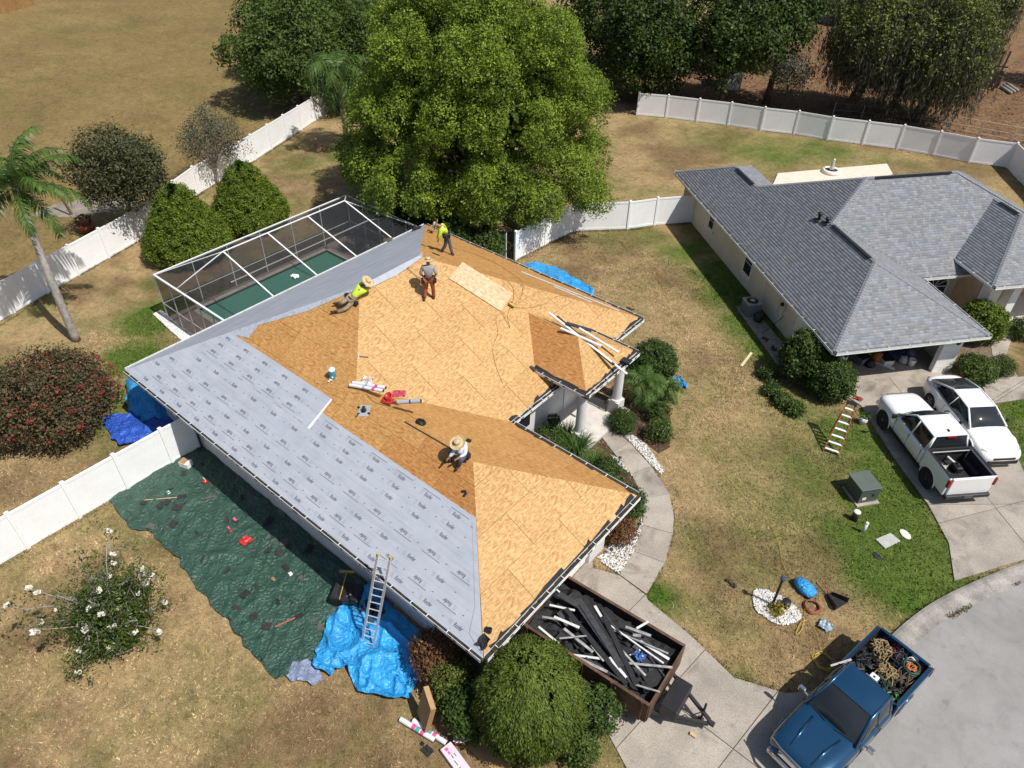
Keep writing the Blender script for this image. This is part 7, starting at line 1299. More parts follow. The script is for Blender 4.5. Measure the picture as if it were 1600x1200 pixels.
inner = [zw(q) for q in ((615, 905), (655, 890), (748, 850), (768, 780), (770, 830), (727, 955), (655, 1068), (560, 1000), (548, 985), (590, 960))]; outer_ = [zw(q) for q in ((648, 350), (700, 365), (790, 430), (872, 550), (862, 575), (815, 532), (705, 412))]; bed3 = [zw(q) for q in ((615, 480), (660, 500), (700, 560), (735, 610), (715, 575), (640, 520))]
pebbles('white_stones', [inner, outer_, bed3], 26000, .036, m_peb, 'white decorative stones edging the front walk and garage bed', .03, [WALKPOLY])
ctr_ = G(1210, 950); ringp = [(ctr_[0]+.78*math.cos(t)*(1+.12*math.sin(3*t)), ctr_[1]+.62*math.sin(t)*(1+.1*math.cos(2*t))) for t in np.linspace(0, 6.28, 24)[:-1]]; hole = [(ctr_[0]+.3*math.cos(t)+.05, ctr_[1]+.2*math.sin(t)-.05) for t in np.linspace(0, 6.28, 12)[:-1]]
pebbles('white_stones', [ringp], 2600, .036, m_peb, 'white stones ringed around the black lamp post', .02, [hole]); cage_p = [G2(*q) for q in ((240, 492), (252, 486), (300, 525), (292, 540))]; pebbles('white_stones', [cage_p], 9000, .04, m_peb, 'white stone strip along the pool cage base', .03)
mulch = mat('mulch', (.10, .055, .035), .95, var=.4, vs=8, fine=.3, fs=40, bump=.8, bs=50)
tag(MB().prism([zw(q) for q in ((595, 330), (640, 240), (720, 170), (860, 200), (910, 300), (905, 440), (850, 470), (780, 420), (700, 360))], -.05, .018).build('mulch_bed', mulch), kind='structure'); tag(MB().prism([(13.0, 7.1), (18.3, 7.1), zw((620, 800)), zw((765, 740)), zw((768, 690)), zw((715, 575)), zw((625, 467)), zw((545, 360)), (15.1, 10.2), (13.0, 10.2)], -.05, .016).build('mulch_bed', mulch), kind='structure')
tag(MB().prism([G2(*q) for q in ((1490, 600), (1545, 625), (1590, 600), (1568, 560), (1545, 520), (1510, 540))], -.05, .02).build('mulch_bed', mat('mulch_pale', (.21, .15, .11), .95, var=.3, vs=8, fine=.3, fs=40, bump=.6, bs=50)), kind='structure'); tag(MB().prism([G2(*q) for q in ((1150, 480), (1172, 475), (1238, 555), (1215, 572))], -.05, .03).build('side_pad', M['concrete']), kind='structure')
lp = thing('lamp_post', 'black lamp post standing in the ring of white stones', 'lamp post', tuple(ctr_+[-.1, .02, 0])); MB().tube([(0, 0, 0), (0, 0, 1.45)], [.045, .04], 10).build('post', M['black'], lp, smooth=True); MB().lathe([(.05, 1.42), (.09, 1.46), (.09, 1.52), (.04, 1.58)], (0, 0, 0), 10).build('lamp_head', mat('lamp_blue', (.05, .08, .15), .4), lp)
cn = MB().lathe([(.13, 0), (.14, .02), (.15, .3), (.14, .31)], (0, 0, 0), 16).build('black_pot', M['black'], smooth=True); put(cn, G(1226, 948), 'black plant pot beside the lamp post', 'pot'); fl = shrub('flower_clump', 'small yellow flowers at the foot of the lamp post', ctr_[:2]+np.array([.1, -.12]), .26, .3, leafmat('flower_yellow', (.10, .12, .02), (.5, .38, .03), .2), 130, 8, .07, lr=.1)
bg_ = MB().lathe([(.02, -.4), (.17, -.36), (.24, -.15), (.26, .1), (.2, .36), (.03, .4)], (0, 0, 0), 16, np.array([[0, 0, 1.], [0, 1, 0], [-.75, 0, 0]])).build('blue_bag', M['tblue'], smooth=True); put(bg_, G(1256, 922)+[0, 0, .16], 'stuffed blue bag on the lawn behind the hose coil', 'bag', rz=-.35)
coil('garden_hose', m_hose, .27, .022, 6, 'red brown hose coiled on the lawn beside the blue bag', 'hose', G(1268, 950)+[0, 0, .02]); 
sc_ = thing('scoop', 'dark metal scoop chute lying on the lawn by the hose', 'scoop', tuple(G(1306, 942)), rad(-20)); sv = MB(); sv.add([(-.3, -.1, .02), (-.3, .1, .02), (.2, .3, .05), (.2, -.3, .05), (-.3, -.1, .18), (-.3, .1, .18), (.2, .3, .3), (.2, -.3, .3)], [(0, 1, 2, 3), (0, 3, 7, 4), (1, 5, 6, 2), (0, 4, 5, 1)]); sv.build('pan', M['dsteel'], sc_); MB().tube([(-.3, 0, .12), (-.75, .1, .25)], .02, 6).build('handle', m_hose, sc_)
put(crumpled('plastic_sack', mat('sack_pale_blue', (.42, .52, .60), .35), .4, .36, .16, 99, 8), G(1289, 980)+[0, 0, .02], 'pale blue plastic sack near the blue truck', 'sack')
m_yc = mat('yellow_cord', (.55, .38, .06), .5); cable('yellow_cord', 'long yellow cord running across the lawn to the blue truck', [G(a, b)+[0, 0, .05] for a, b in ((1085, 640), (1120, 720), (1160, 775), (1195, 810), (1215, 845), (1224, 885), (1250, 925), (1258, 960), (1275, 990), (1283, 1020), (1295, 1030))], m_yc, .006, 'cord'); cable('yellow_cord', 'short yellow cord tangled near the white stone ring', [G(a, b)+[0, 0, .06] for a, b in ((1256, 968), (1252, 985), (1243, 993), (1250, 975), (1260, 970))], m_yc, .012, 'cord')
coil('yellow_cord', m_yc, .32, .012, 4, 'yellow cord coiled on the ground beside the blue truck', 'cord', G(1287, 1035)+[0, 0, .02], wob=.06)
for k, (px, py) in enumerate(((1139, 909), (1146, 916))): put(crumpled('leaf_litter', M['bark'], .2, .14, .1, 110+k, 5), G(px, py)+[0, 0, .02], ('curled brown leaf on the lawn left of the lamp post', 'second curled brown leaf on the lawn')[k], 'leaf')
tb_ = thing('transformer_box', 'dark green utility transformer box on a concrete pad', 'utility box', (24.45, 15.55, 0), rad(-38)); MB().box((.05, 0, .03), (1.05, .95, .08)).build('pad', M['concrete'], tb_); m_tg = mat('utility_green', (.075, .095, .08), .5, var=.1); MB().box((0, 0, .40), (.9, .82, .66), taper=.97).build('cabinet', m_tg, tb_, bevel=.02); MB().box((-.02, 0, .76), (.96, .88, .05)).build('lid', mat('utility_green_lid', (.10, .125, .11), .5, var=.1), tb_, bevel=.015); MB().box((.455, -.2, .3), (.012, .16, .12)).build('warning_label', M['creamtrim'], tb_); MB().box((.46, .15, .45), (.02, .06, .1)).build('padlock_hasp', M['dsteel'], tb_)
for k, (px, py, r_, h_, lab) in enumerate(((1338, 808, .12, .42, 'short thick utility pedestal with pale cap on the lawn'), (1352, 828, .06, .5, 'thin grey utility pipe with white cap on the lawn'))): p_ = thing('utility_post', lab, 'post', tuple(G(px-4, py+4)), group='utility posts'); MB().tube([(0, 0, 0), (0, 0, h_)], r_, 14).build('pipe', M['dsteel'] if k == 0 else M['gutter'], p_, smooth=True); MB().lathe([(r_*1.05, h_), (r_*1.05, h_+.03), (r_*.7, h_+.06)], (0, 0, 0), 14).build('cap', M['creamtrim'], p_)
o = MB().prism([tuple(np.array(G2(*Zn(*q)))-np.array(G2(*Zn(755, 1020)))) for q in ((692, 1012), (770, 980), (822, 1022), (742, 1060))], 0, .05).build('meter_lid', mat('lid_grey', (.42, .43, .41), .8, var=.1)); put(o, (*G2(*Zn(755, 1020)), 0), 'square grey concrete meter lid set in the green grass', 'lid'); o = MB().lathe([(.2, 0), (.22, .03), (.15, .05)], (0, 0, 0), 14, sx=1.1, sy=.7).build('stepping_stone', M['creamtrim']); put(o, G(*Zn(848, 985)), 'pale rounded stone beside the grey meter lid', 'stone', rz=-.6); o = MB().lathe([(.14, 0), (.15, .03), (.1, .04)], (0, 0, 0), 12, sx=1.2, sy=.8).build('valve_cover', M['dsteel']); put(o, G(*Zn(700, 1097)), 'small dark valve cover in the green grass', 'cover', rz=-.5)
A_, B_ = G(1158, 573), G(1174, 552); o = MB().box((0, 0, .03), (float(np.linalg.norm(B_-A_)), .12, .04)).build('lumber_piece', mat('pale_lumber', (.66, .56, .36), .7)); put(o, (A_+B_)/2, 'short pale board lying on the lawn between the houses', 'board', rz=math.atan2((B_-A_)[1], (B_-A_)[0])); put(crumpled('paper_scrap', m_paper, .12, .08, .03, 130, 4), G(921, 1182)+[0, 0, .02], 'small white paper on the grass by the driveway edge', 'litter')
pp = thing('flower_pot', 'white pot with spiky plant at the driveway edge', 'pot', tuple(G(1347, 662))); MB().lathe([(.12, 0), (.17, .2), (.18, .3), (.15, .3)], (0, 0, 0), 14).build('pot', M['white'], pp, smooth=True); P_ = np.array(G(1347, 662))+[0, 0, .4]+sph(60)*[.18, .18, .12]; leafquads('plant', P_, sph(60)+[0, 0, .5], .3, LM['palm'], pp, .15)
for k, (px, py) in enumerate(((1310, 612), (1340, 625), (1322, 600))): put(crumpled('red_debris', mat('red_brown_scrap', (.32, .05, .035), .6), .38, .2, .08, 140+k, 6), G(px, py)+[0, 0, .07], ('red tangle of straps by the garage shrub', 'red brown leaves scattered in front of the white pickup', 'small red strap beside the garage entrance')[k], 'scrap')
# solar lights along the walk
for k, q in enumerate(((655, 518), (748, 848), (612, 972))): s_ = thing('path_light', ('path light at the fountain grass edge', 'path light between hedge and white stones', 'path light in the white stones by the garage')[k], 'path light', (*zw(q), 0), group='path lights along the front walk'); MB().tube([(0, 0, 0), (0, 0, .3)], .012, 6).build('stake', M['black'], s_); MB().lathe([(.03, .28), (.07, .32), (.07, .34), (.02, .38)], (0, 0, 0), 12).build('head', M['black'], s_)
# porch bench
pbn = thing('porch_bench', 'dark slatted bench on the front porch', 'bench', (13.9, 13.25, .14), math.pi); m_bn = mat('bench_bronze', (.07, .06, .05), .6)
for k in range(5): MB().box((0, -.15+.09*k, .42), (1.1, .06, .03)).build('seat_slat', m_bn, pbn)
for k in range(4): MB().box((0, -.26, .5+.1*k), (1.1, .03, .06)).build('back_slat', m_bn, pbn)
for x in (-.5, .5): MB().box((x, -.2, .4), (.05, .05, .84)).build('leg', m_bn, pbn); MB().box((x, .22, .3), (.05, .05, .6)).build('leg', m_bn, pbn); MB().box((x, 0, .6), (.05, .46, .04)).build('armrest', m_bn, pbn)
pot = thing('porch_planter', 'dark planter in the porch corner near the door', 'planter', (13.3, 10.75, .14)); MB().lathe([(.14, 0), (.2, .1), (.22, .34), (.18, .35)], (0, 0, 0), 14).build('pot', M['dsteel'], pot, smooth=True); P_ = np.array([13.3, 10.75, .62])+sph(80)*[.25, .25, .2]; leafquads('plant', P_, sph(80), .16, LM['hedge'], pot, .5)
# ================================================================== NEIGHBOUR YARD
def nloc(px, py, z=0): return G(px, py, z)
ac = thing('air_conditioner', 'grey air conditioning unit against the shingled house wall', 'air conditioner', tuple(nloc(1163, 492)+np.array([.15, .25, 0])), NBA); MB().box((0, 0, .40), (.78, .74, .76)).build('cabinet', mat('ac_grey', (.20, .22, .25), .5), ac, bevel=.04); MB().box((0, 0, .79), (.8, .76, .03)).build('top', mat('ac_top', (.36, .37, .39), .5), ac, bevel=.01); MB().lathe([(.3, .805), (.3, .82), (.24, .83)], (0, 0, 0), 20).build('fan_guard', M['dsteel'], ac); MB().lathe([(.12, .83), (.12, .85)], (0, 0, 0), 14).build('fan_hub', M['steel'], ac)
for k in range(9): MB().box((-.36+.09*k, -.372, .42), (.02, .01, .62)).build('louvre', M['dsteel'], ac)
MB().box((0, 0, .01), (.95, .9, .06)).build('pad', M['concrete'], ac)
eq = thing('pool_pump', 'dark pool pump and pipes beside the air conditioner', 'pump', tuple(nloc(1176, 500)+np.array([.1, .2, 0])), NBA); MB().lathe([(.2, 0), (.22, .1), (.22, .4), (.12, .5)], (.2, 0, 0), 16).build('tank', M['dsteel'], eq, smooth=True); MB().tube([(-.3, 0, .15), (.1, 0, .15), (.1, .2, .3), (.5, .2, .3)], .05, 8).build('pipe', M['dsteel'], eq, smooth=True); MB().tube([(-.35, 0, .18), (-.1, 0, .18)], .12, 12).build('motor', M['black'], eq)
bn2 = thing('waste_bin', 'round pale grey waste bin by the side door', 'bin', tuple(nloc(1223, 562)+np.array([0, .1, 0]))); MB().lathe([(.22, 0), (.24, .05), (.28, .62), (.29, .66), (.25, .66), (.24, .3)], (0, 0, 0), 20).build('drum', mat('bin_grey', (.46, .46, .45), .6), bn2, smooth=True); MB().lathe([(.295, .60), (.30, .63), (.295, .66)], (0, 0, 0), 20).build('rim', M['gutter'], bn2)
bm = bpy.data.objects.new('garden_broom', None); COL.objects.link(bm); MB().tube([(-.8, 0, .0), (.7, 0, .0)], .016, 6).build('shaft', M['dsteel'], bm); MB().box((-.85, 0, 0), (.2, .34, .05)).build('head', M['black'], bm); a_, b_ = nloc(1190, 522), nloc(1225, 494, 1.1); x = (b_-a_)/np.linalg.norm(b_-a_); y = np.cross([0, 0, 1.], x); y /= np.linalg.norm(y); R_ = Matrix([[float(v) for v in r_] for r_ in np.stack([x, y, np.cross(x, y)], 1)]).to_4x4(); R_.translation = Vector([float(v) for v in (a_+b_)/2]); bm.matrix_world = R_; tag(bm, 'dark broom leaning against the shingled house side wall', 'broom')
for k, (px, py) in enumerate(((1195, 533), (1208, 548))): put(crumpled('yard_clutter', M['dsteel'], .3, .15, .2, 150+k, 5), nloc(px, py)+[0, 0, .04], ('dark clutter on the side pad near the broom', 'small dark tool near the grey bin')[k], 'clutter')
# garage contents
def gin(x, y, z=.06): q = NBO+NBX*x+NBY*y; return (q[0], q[1], z)
mw = thing('riding_toy', 'yellow ride on machine parked just inside the open garage', 'mower', gin(17.75, 1.75), NBA); m_my = mat('machine_yellow', (.55, .28, .02), .45); MB().box((0, 0, .45), (.9, .55, .35)).build('hood', m_my, mw, bevel=.06); MB().box((-.35, 0, .75), (.25, .5, .5)).build('seat', M['black'], mw, bevel=.05); MB().box((.1, 0, .2), (1.0, .7, .15)).build('deck', m_my, mw, bevel=.04); MB().tube([(.25, 0, .6), (.1, 0, .9)], .02, 6).build('steering_column', M['black'], mw); MB().lathe([(.15, -.015), (.17, 0), (.15, .015)], (.1, 0, .92), 16).build('steering_wheel', M['black'], mw)
for sx_ in (-.35, .4):
    for sg in (1, -1): MB().lathe([(.1, -.07), (.19, -.07), (.2, 0), (.19, .07), (.1, .07)], (sx_, sg*.36, .2), 14, np.array([[1, 0, 0], [0, 0, 1.], [0, -1., 0]])).build('wheel', M['rubber'], mw)
gc = [('dark grey', (.10, .11, .12)), ('grey blue', (.16, .18, .22)), ('black', (.03, .03, .035)), ('lime green', (.42, .48, .05)), ('orange', (.5, .18, .03)), ('white', (.7, .7, .68)), ('red', (.35, .04, .04)), ('navy', (.04, .05, .14)), ('pale grey', (.45, .45, .46)), ('tan', (.4, .3, .18)), ('dull purple', (.16, .10, .20))]
for k, (cn_, cc) in enumerate(gc):
    x = 17.0+.35*((k*7) % 3); y = 2.75+.29*k; s_ = .3+.08*((k*5) % 3); root = thing('storage_tote' if k % 2 else 'storage_bag', cn_+' storage item on the open garage floor, in the row of clutter', 'storage', gin(x, y), NBA+.3*k, group='clutter inside the garage'); mm = mat('stored_'+cn_.replace(' ', '_'), cc, .5)
    if k % 2: MB().box((0, 0, s_*.45), (s_*1.2, s_, s_*.9), taper=1.12).build('tote', mm, root, bevel=.03); MB().box((0, 0, s_*.92), (s_*1.4, s_*1.2, .04)).build('lid', M['dsteel'] if k % 4 == 1 else mm, root, bevel=.01)
    else: MB().lathe([(s_*.5, 0), (s_*.62, s_*.3), (s_*.45, s_*.8), (s_*.15, s_*1.0)], (0, 0, 0), 10, sx=1.1).build('sack', mm, root, smooth=True); MB().tube([(-.1, 0, s_), (0, 0, s_+.1), (.1, 0, s_)], .015, 6).build('strap', M['black'], root)
bk_ = thing('bucket', 'white bucket near the right pillar inside the garage', 'bucket', gin(18.0, 5.3)); MB().lathe([(.13, 0), (.16, .34), (.165, .36), (.14, .36), (.13, .1)], (0, 0, 0), 16).build('pail', M['white'], bk_, smooth=True); MB().tube([(-.16, 0, .33), (0, -.1, .42), (.16, 0, .33)], .008, 5).build('handle', M['steel'], bk_)
pl_ = MB().box((0, 0, .04), (1.3, .14, .05)).build('floor_plank', M['creamtrim']); put(pl_, gin(17.7, 3.9, .07), 'pale plank lying on the garage floor', 'plank', rz=NBA+.7); pol = bpy.data.objects.new('leaning_pole', None); COL.objects.link(pol); MB().tube([(0, 0, 0), (-.35, .15, 1.25)], .015, 6).build('shaft', M['wood'], pol); MB().box((0, 0, .03), (.2, .06, .06)).build('foot', M['dsteel'], pol); put(pol, gin(19.0, 1.3, .06), 'thin pole leaning at the garage opening', 'pole')
# statue and fire ring on the patio
fs = thing('fire_pit', 'round stone planter with small grey statue on the patio', 'planter', tuple(nloc(1297, 272)+np.array([0, 0, .12]))); MB().lathe([(.62, 0), (.66, .05), (.58, .24), (.48, .26), (.44, .18)], (0, 0, 0), 20).build('basin', M['creamtrim'], fs, smooth=True); MB().lathe([(.16, .2), (.2, .3), (.1, .5), (.14, .65), (.05, .75), (.1, .85), (.08, .97), (.02, 1.02)], (0, 0, 0), 12).build('statue', M['steel'], fs, smooth=True); MB().lathe([(.44, .18), (.40, .2)], (0, 0, 0), 16).build('soil', mulch, fs)

# ================================================================== POOL AREA AND LEFT YARD
def chair(loc, rz, label):
    r_ = thing('patio_chair', label, 'chair', loc, rz, 'dark patio furniture in the pool cage'); m_ = mat('patio_dark', (.07, .065, .06), .6)
    MB().box((0, 0, .42), (.5, .5, .05)).build('seat', m_, r_, bevel=.01); MB().box((-.24, 0, .7), (.05, .5, .5)).build('backrest', m_, r_, bevel=.01)
    for x in (-.22, .22):
        for y in (-.22, .22): MB().box((x, y, .2), (.04, .04, .4)).build('leg', m_, r_)
chair((-4.2, 15.4, .08), 1.0, 'dark patio chair at the far end of the pool deck'); chair((-3.1, 15.6, .08), 2.2, 'second dark patio chair near the far cage corner'); chair((-1.2, 5.4, .08), 2.0, 'dark patio chair at the near end of the pool deck')
tb2 = thing('patio_table', 'round dark table on the far pool deck', 'table', (-2.2, 15.2, .08)); MB().lathe([(.5, .7), (.5, .73)], (0, 0, 0), 20).build('top', mat('table_dark', (.08, .07, .065), .5), tb2); MB().tube([(0, 0, 0), (0, 0, .7)], .04, 8).build('stem', M['dsteel'], tb2); MB().lathe([(.25, 0), (.22, .04)], (0, 0, 0), 14).build('base', M['dsteel'], tb2)
put(crumpled('plastic_bag', M['white'], .35, .25, .14, 160, 6), G(463, 443, 2.45)+[0, 0, .35], 'white plastic bag caught on the pool side eave', 'bag')
for k, (px, py, lab) in enumerate(((1, 0, 'dark bonsai like pot plant behind the cone bush'),)): pass
tp_ = thing('terracotta_planter', 'terracotta planter behind the fence near the palm', 'planter', tuple(G(137, 362))); MB().lathe([(.35, 0), (.5, .35), (.52, .5), (.45, .5)], (0, 0, 0), 16).build('pot', mat('terracotta', (.34, .09, .035), .75), tp_, smooth=True); P_ = np.array(G(137, 362))+[0, 0, .75]+sph(120)*[.4, .4, .3]; leafquads('plant', P_, sph(120), .2, LM['red'], tp_, .4)
wp_ = thing('wooden_post', 'leaning brown wooden post in the dry field', 'post', tuple(G(114, 338))); MB().bar((0, 0, 0), (-.7, -.15, 2.1), .12).build('timber', mat('brown_timber', (.14, .075, .045), .85), wp_); MB().box((0, 0, .05), (.25, .25, .1)).build('footing', M['concrete'], wp_)
tag(MB().prism([G2(*q) for q in ((40, 338), (90, 318), (200, 300), (215, 322), (120, 340))], -.05, .02).build('sand_patch', mat('sand_grey', (.29, .25, .20), .95, var=.3, vs=1.5, fine=.2)), kind='structure')
# wooden fence at the far field corner
wf = thing('wooden_fence', 'weathered orange wooden fence at the far field corner', 'fence', tuple(G(0, 22))); m_wf = mat('fence_orange', (.34, .19, .07), .85, var=.2, vs=4, rnd=.15); a_ = G(-30, 30); b_ = G(55, 8); d_ = (b_-a_); n_ = int(np.linalg.norm(d_)/.3); d_ /= n_
for k in range(n_): MB().box(a_+d_*(k+.5)+[0, 0, .95], (.27, .03, 1.9), math.atan2(d_[1], d_[0])).build('board', m_wf, wf, world=True)
# far things beyond the trees
fp = thing('above_ground_pool', 'blue pool half hidden by trees at the top edge', 'pool', tuple(G(585, 8))); MB().lathe([(2.6, 0), (2.6, 1.0), (2.45, 1.0), (2.45, .9)], (0, 0, 0), 28).build('wall', mat('terracotta_edge', (.35, .16, .09), .8), fp); MB().lathe([(2.45, .9), (2.4, .91)], (0, 0, 0), 28).build('water', mat('pool_blue', (.06, .32, .50), .15), fp)
fh = thing('far_house', 'grey roofed house glimpsed between trees at the top edge', 'house', tuple(G(1262, 36)+np.array([1, 6, 0])), rad(-20)); MB().box((0, 0, 1.4), (9, 8, 2.8)).build('wall', mat('far_wall', (.24, .22, .21), .8), fh); MB().add([(-5, -4.6, 2.8), (5, -4.6, 2.8), (5, 4.6, 2.8), (-5, 4.6, 2.8), (-2, 0, 4.8), (2, 0, 4.8)], [(0, 1, 5, 4), (1, 2, 5), (2, 3, 4, 5), (3, 0, 4), (3, 2, 1, 0)]).build('roof', mat('far_roof', (.42, .40, .39), .85, var=.15, vs=1.5), fh)
for k in range(3): f_ = MB().box((-2.6+2.6*k, -4.02, 1.5), (1.2, .06, 1.2)).build('window', M['white'], fh); MB().box((-2.6+2.6*k, -4.055, 1.5), (1.0, .03, 1.0)).build('pane', M['glass'], f_)
MB().box((4.3, -4.2, 1.3), (.35, .35, 2.6)).build('porch_post', M['white'], fh)
sd_ = thing('garden_shed', 'white shed half hidden behind the dark evergreens', 'shed', tuple(G(1128, 140)+np.array([0, 1.2, 0])), rad(30)); MB().box((0, 0, 1.1), (2.0, 2.0, 2.2)).build('wall', M['gutter'], sd_); MB().add([(-1.2, -1.2, 2.2), (1.2, -1.2, 2.2), (1.2, 1.2, 2.2), (-1.2, 1.2, 2.2), (0, -1.2, 2.9), (0, 1.2, 2.9)], [(0, 1, 4), (2, 3, 5), (1, 2, 5, 4), (3, 0, 4, 5)]).build('roof', M['rimgrey'], sd_)
# swing frame, logs, wire fence in the wood
sw_ = thing('swing_frame', 'dark weathered timber swing seat frame standing in the wood', 'frame', tuple(G(1540, 140)), rad(20)); m_dk2 = mat('dark_timber', (.055, .035, .028), .9)
for k in range(4): MB().bar((-.8+.45*k, 0, 0), (-.5+.45*k, .5, 3.3), .14).build('upright', m_dk2, sw_)
MB().bar((-.9, .0, .5), (.9, .0, .5), .12).build('crossbeam', m_dk2, sw_); MB().bar((-.7, .3, 2.0), (1.1, .3, 2.0), .12).build('crossbeam', m_dk2, sw_); MB().box((.0, -.1, 1.0), (1.7, .1, 1.5)).build('backboard', m_dk2, sw_); MB().box((-.4, -.6, .1), (.8, .14, .12)).build('ground_board', M['wood'], sw_)
for k in range(5): o = MB().tube([(-.9, 0, .14), (.9, 0, .14)], .14, 10).build('log', M['palebark'], smooth=True); put(o, G(1571+2.6*k, 143-1.0*k)+[0, 0, .12*(k % 2)], ('leftmost split log in the pile by the swing frame', 'second log in the pile by the swing frame', 'middle log in the pile by the swing frame', 'fourth log in the pile by the swing frame', 'rightmost log in the pile by the swing frame')[k], 'log', 'logs in the wood', rz=-.9)
wfz = thing('wire_fence', 'thin wire fence with slim posts behind the white back fence', 'fence', tuple(G(1400, 205)))
wl = [G(1300, 183), G(1345, 187), G(1390, 193), G(1435, 197), G(1480, 203), G(1530, 212), G(1580, 221), G(1640, 232)]
for q in wl: MB().tube([q, q+[0, 0, 1.2]], .025, 6).build('post', M['steel'], wfz, world=True)
for z in (.2, .6, 1.15): MB().tube([q+[0, 0, z] for q in wl], .01, 4).build('wire', M['steel'], wfz, world=True)
# fallen leaves and twigs on the wood floor
n = 26000; x = RNG.uniform(-8, 36, n); y = RNG.uniform(49, 86, n); ok = (y-48.6) > .27*(x+.4); P_ = np.stack([x, y, RNG.uniform(.01, .06, n)], 1)[ok]; o = leafquads('leaf_litter', P_, sph(len(P_))*.5+[0, 0, 1], .2, leafmat('dead_leaf', (.09, .05, .03), (.30, .19, .12), .05, .9), None, .5); tag(o, 'brown fallen leaves covering the wood floor', 'leaves', kind='stuff')

# ================================================================== TRUCK CARGO
BT = ((27.18, 6.42, .03), rad(-102.5))
def bpt(x, y, z): return inlocal(*BT, (x, y, z))
m_rope = mat('tan_rope', (.28, .205, .10), .8); m_dg = mat('dark_green_hose', (.02, .06, .04), .5); m_bk = M['black']; m_lime = mat('lime', (.12, .40, .05), .5)
coil('rope', m_rope, .24, .022, 6, 'tan rope coil near the left rear of the blue truck bed', 'rope', bpt(-2.1, -.42, .98), wob=.11, flat=1.6); coil('rope', m_rope, .2, .022, 6, 'tan rope tangle in the middle of the blue truck bed', 'rope', bpt(-1.55, .1, 1.0), wob=.11, flat=1.6); coil('hose', m_dg, .27, .03, 5, 'dark green hose coil near the tailgate right side', 'hose', bpt(-2.2, .45, 1.02), wob=.02, flat=1.0); coil('hose', m_bk, .24, .026, 6, 'black hose coil in the middle left of the truck bed', 'hose', bpt(-1.55, -.42, .92), wob=.06); coil('hose', m_bk, .22, .03, 5, 'black hose tangle at the right side of the truck bed', 'hose', bpt(-1.3, .5, .95), wob=.08, flat=1.3); coil('cord', m_lime, .16, .014, 4, 'green cord loop at the front right of the truck bed', 'cord', bpt(-1.0, .58, 1.08), wob=.06); coil('cord', mat('orange_cord', (.5, .14, .03), .5), .12, .016, 4, 'orange cord on top of the green hose coil', 'cord', bpt(-2.2, .45, 1.15), wob=.05)
cp = thing('air_compressor', 'compressor with square white cover behind the truck cab', 'compressor', tuple(bpt(-.98, -.02, .69)), BT[1]); MB().tube([(0, -.3, .16), (0, .3, .16)], .15, 14).build('tank', M['black'], cp, smooth=True); MB().box((0, 0, .42), (.26, .3, .22)).build('engine', M['dsteel'], cp, bevel=.03); MB().box((0, 0, .56), (.24, .24, .06)).build('cover', M['white'], cp, bevel=.03); MB().lathe([(.03, .59), (.04, .595)], (0, 0, 0), 10).build('knob', M['dsteel'], cp)
rs3 = random.Random(8); cl = [(.03, .03, .035), (.05, .05, .055), (.09, .085, .08), (.02, .05, .05), (.45, .04, .05), (.5, .2, .05), (.6, .6, .62), (.10, .14, .42), (.3, .22, .12)]; nm_ = ['black', 'dark', 'grey', 'dark green', 'red', 'orange', 'white', 'blue and white', 'tan']
spots = [(-2.45, -.55, 0), (-2.5, -.2, 4), (-2.45, .1, 2), (-2.42, .3, 6), (-2.3, .2, 7), (-2.55, .62, 4), (-1.9, 0, 0), (-1.85, .25, 1), (-1.75, -.15, 2), (-1.3, -.62, 3), (-1.15, -.5, 0), (-1.2, .25, 5), (-1.5, .42, 8), (-1.35, .05, 1), (-1.75, .6, 2), (-.9, .35, 0), (-1.0, -.66, 1), (-2.0, -.72, 2), (-1.6, .3, 5), (-.95, .62, 5)]
for k, (x, y, c_) in enumerate(spots):
    s_ = rs3.uniform(.16, .3); mm = mat('cargo_%d' % k, cl[c_], .5); root = thing('tool_bag' if k % 3 == 0 else 'tool_case' if k % 3 == 1 else 'jug', nm_[c_]+' '+('tool bag' if k % 3 == 0 else 'tool case' if k % 3 == 1 else 'round jug')+' in the blue truck bed, '+('by the tailgate' if x < -2.2 else 'rear half' if x < -1.7 else 'front half' if x < -1.2 else 'behind the cab')+(', kerb side' if y < -.3 else ', centre' if y < .35 else ', road side'), 'cargo', tuple(bpt(x, y, .72+.04*(k % 4))), BT[1]+rs3.uniform(-.8, .8), 'cargo in the blue truck bed')
    if k % 3 == 0: MB().box((0, 0, s_*.5), (s_*1.5, s_*.8, s_*.9), taper=.8).build('bag', mm, root, bevel=.04); MB().tube([(-s_*.4, 0, s_*.9), (0, 0, s_*1.3), (s_*.4, 0, s_*.9)], .014, 6).build('strap', M['black'], root)
    elif k % 3 == 1: MB().box((0, 0, s_*.5), (s_*1.3, s_, s_*.8)).build('case', mm, root, bevel=.02); MB().box((0, 0, s_*.92), (s_*.6, .03, .03)).build('handle', M['dsteel'], root)
    else: MB().lathe([(s_*.4, 0), (s_*.48, .05), (s_*.48, s_*.8), (s_*.2, s_*1.05), (s_*.12, s_*1.1)], (0, 0, 0), 14).build('vessel', mm, root, smooth=True); MB().lathe([(s_*.14, s_*1.1), (s_*.14, s_*1.2)], (0, 0, 0), 10).build('stopper', M['dsteel'], root)
def tangle(label, m, c, sx, sy, sz, r, n, seed, name='rope'):
    q = random.Random(seed); pts = smoothline([(q.uniform(-sx, sx), q.uniform(-sy, sy), q.uniform(0, sz)) for _ in range(n)], 5); o = MB().tube(pts, r, 5).build(name, m, smooth=True); put(o, c, label, 'rope' if name == 'rope' else 'hose', rz=BT[1])
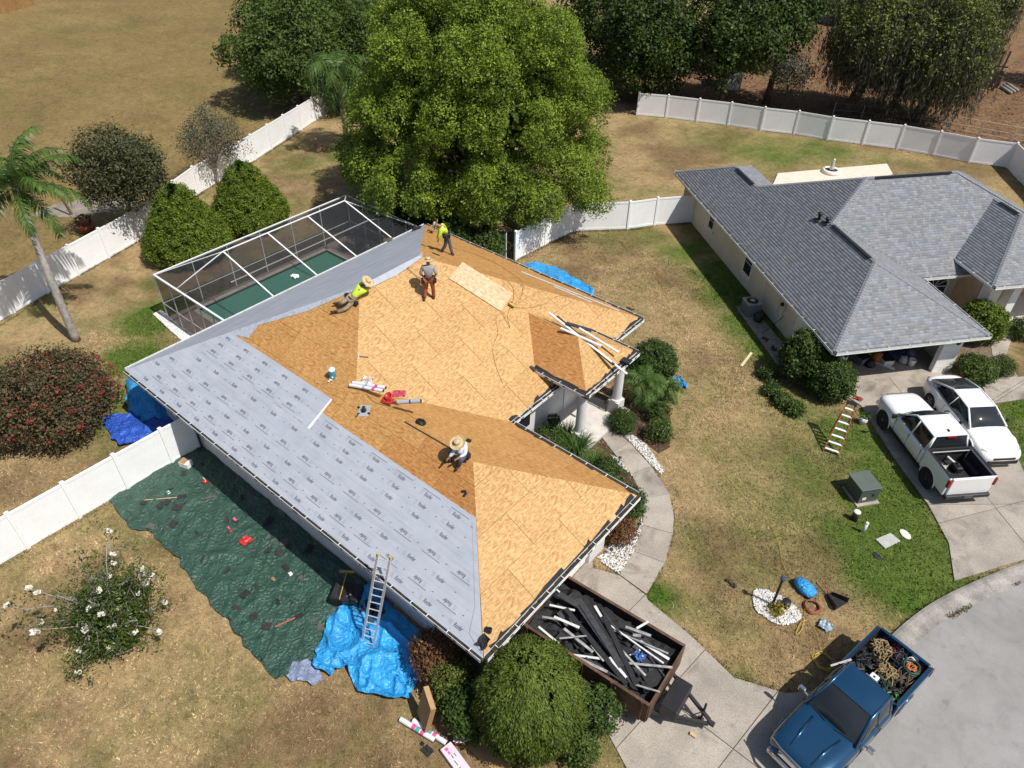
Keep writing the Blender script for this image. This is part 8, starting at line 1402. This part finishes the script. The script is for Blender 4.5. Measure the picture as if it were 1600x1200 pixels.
for k, (x, y, mm, lab) in enumerate(((-2.05, -.35, m_rope, 'loose tan rope strands spilling over the left rear bed load'), (-1.5, .15, m_rope, 'loose tan rope strands across the centre of the bed load'), (-1.25, .45, m_bk, 'black cable tangle on the right of the bed load'), (-1.4, -.5, m_bk, 'black cable tangle on the left front of the bed load'), (-2.3, .1, M['dsteel'], 'grey cable tangle beside the tailgate'), (-1.0, .25, m_dg, 'dark green cable tangle behind the cab'), (-1.8, .5, M['bark'], 'brown cable tangle by the right bed wall'))): tangle(lab, mm, bpt(x, y, 1.0), .34, .26, .2, .016, 26, 30+k)
ht = crumpled('cargo_heap', m_felt, 1.75, 1.4, .3, 170, 14); put(ht, bpt(-1.62, 0, .72), 'jumble of dark gear covering the blue truck bed floor', 'cargo', rz=BT[1]); ht['kind'] = 'stuff'
drip('drip_edge', 'silver metal strip sticking out beside the blue truck cab', G(1298, 1040, 1.35), G(1330, 1030, 1.35), M['steel'], .05); drip('drip_edge', 'bent metal strip leaning over the blue truck bed side', G(1300, 1050, 1.3), G(1328, 1032, 1.4), M['wood'], .03)
# cargo of the white truck
WT = ((25.62, 19.42, .05), math.atan2(.694, -.72)); o = crumpled('paper_bag', M['creamtrim'], .4, .3, .2, 180, 6); put(o, inlocal(*WT, (-1.45, .38, .71)), 'pale paper bag in the white pickup bed', 'bag'); o = crumpled('orange_rag', mat('rag_orange', (.5, .22, .12), .8), .35, .25, .12, 181, 6); put(o, inlocal(*WT, (-1.75, .42, .71)), 'orange rag in the white pickup bed', 'rag')
bl_ = thing('leaf_blower', 'black blower tool lying in the white pickup bed', 'blower', tuple(inlocal(*WT, (-1.6, -.15, .71))), WT[1]); MB().box((0, 0, .14), (.4, .28, .24)).build('engine', M['black'], bl_, bevel=.05); MB().tube([(.15, 0, .2), (.5, .1, .22)], .05, 10).build('nozzle', M['gutter'], bl_); MB().tube([(-.1, 0, .26), (0, 0, .36), (.12, 0, .26)], .02, 6).build('handle', M['black'], bl_)
drip('load_bar', 'silver load bar across the front of the white pickup bed', inlocal(*WT, (-1.15, -.78, 1.28)), inlocal(*WT, (-1.15, .78, 1.28)), M['steel'], .05, kind='bar')
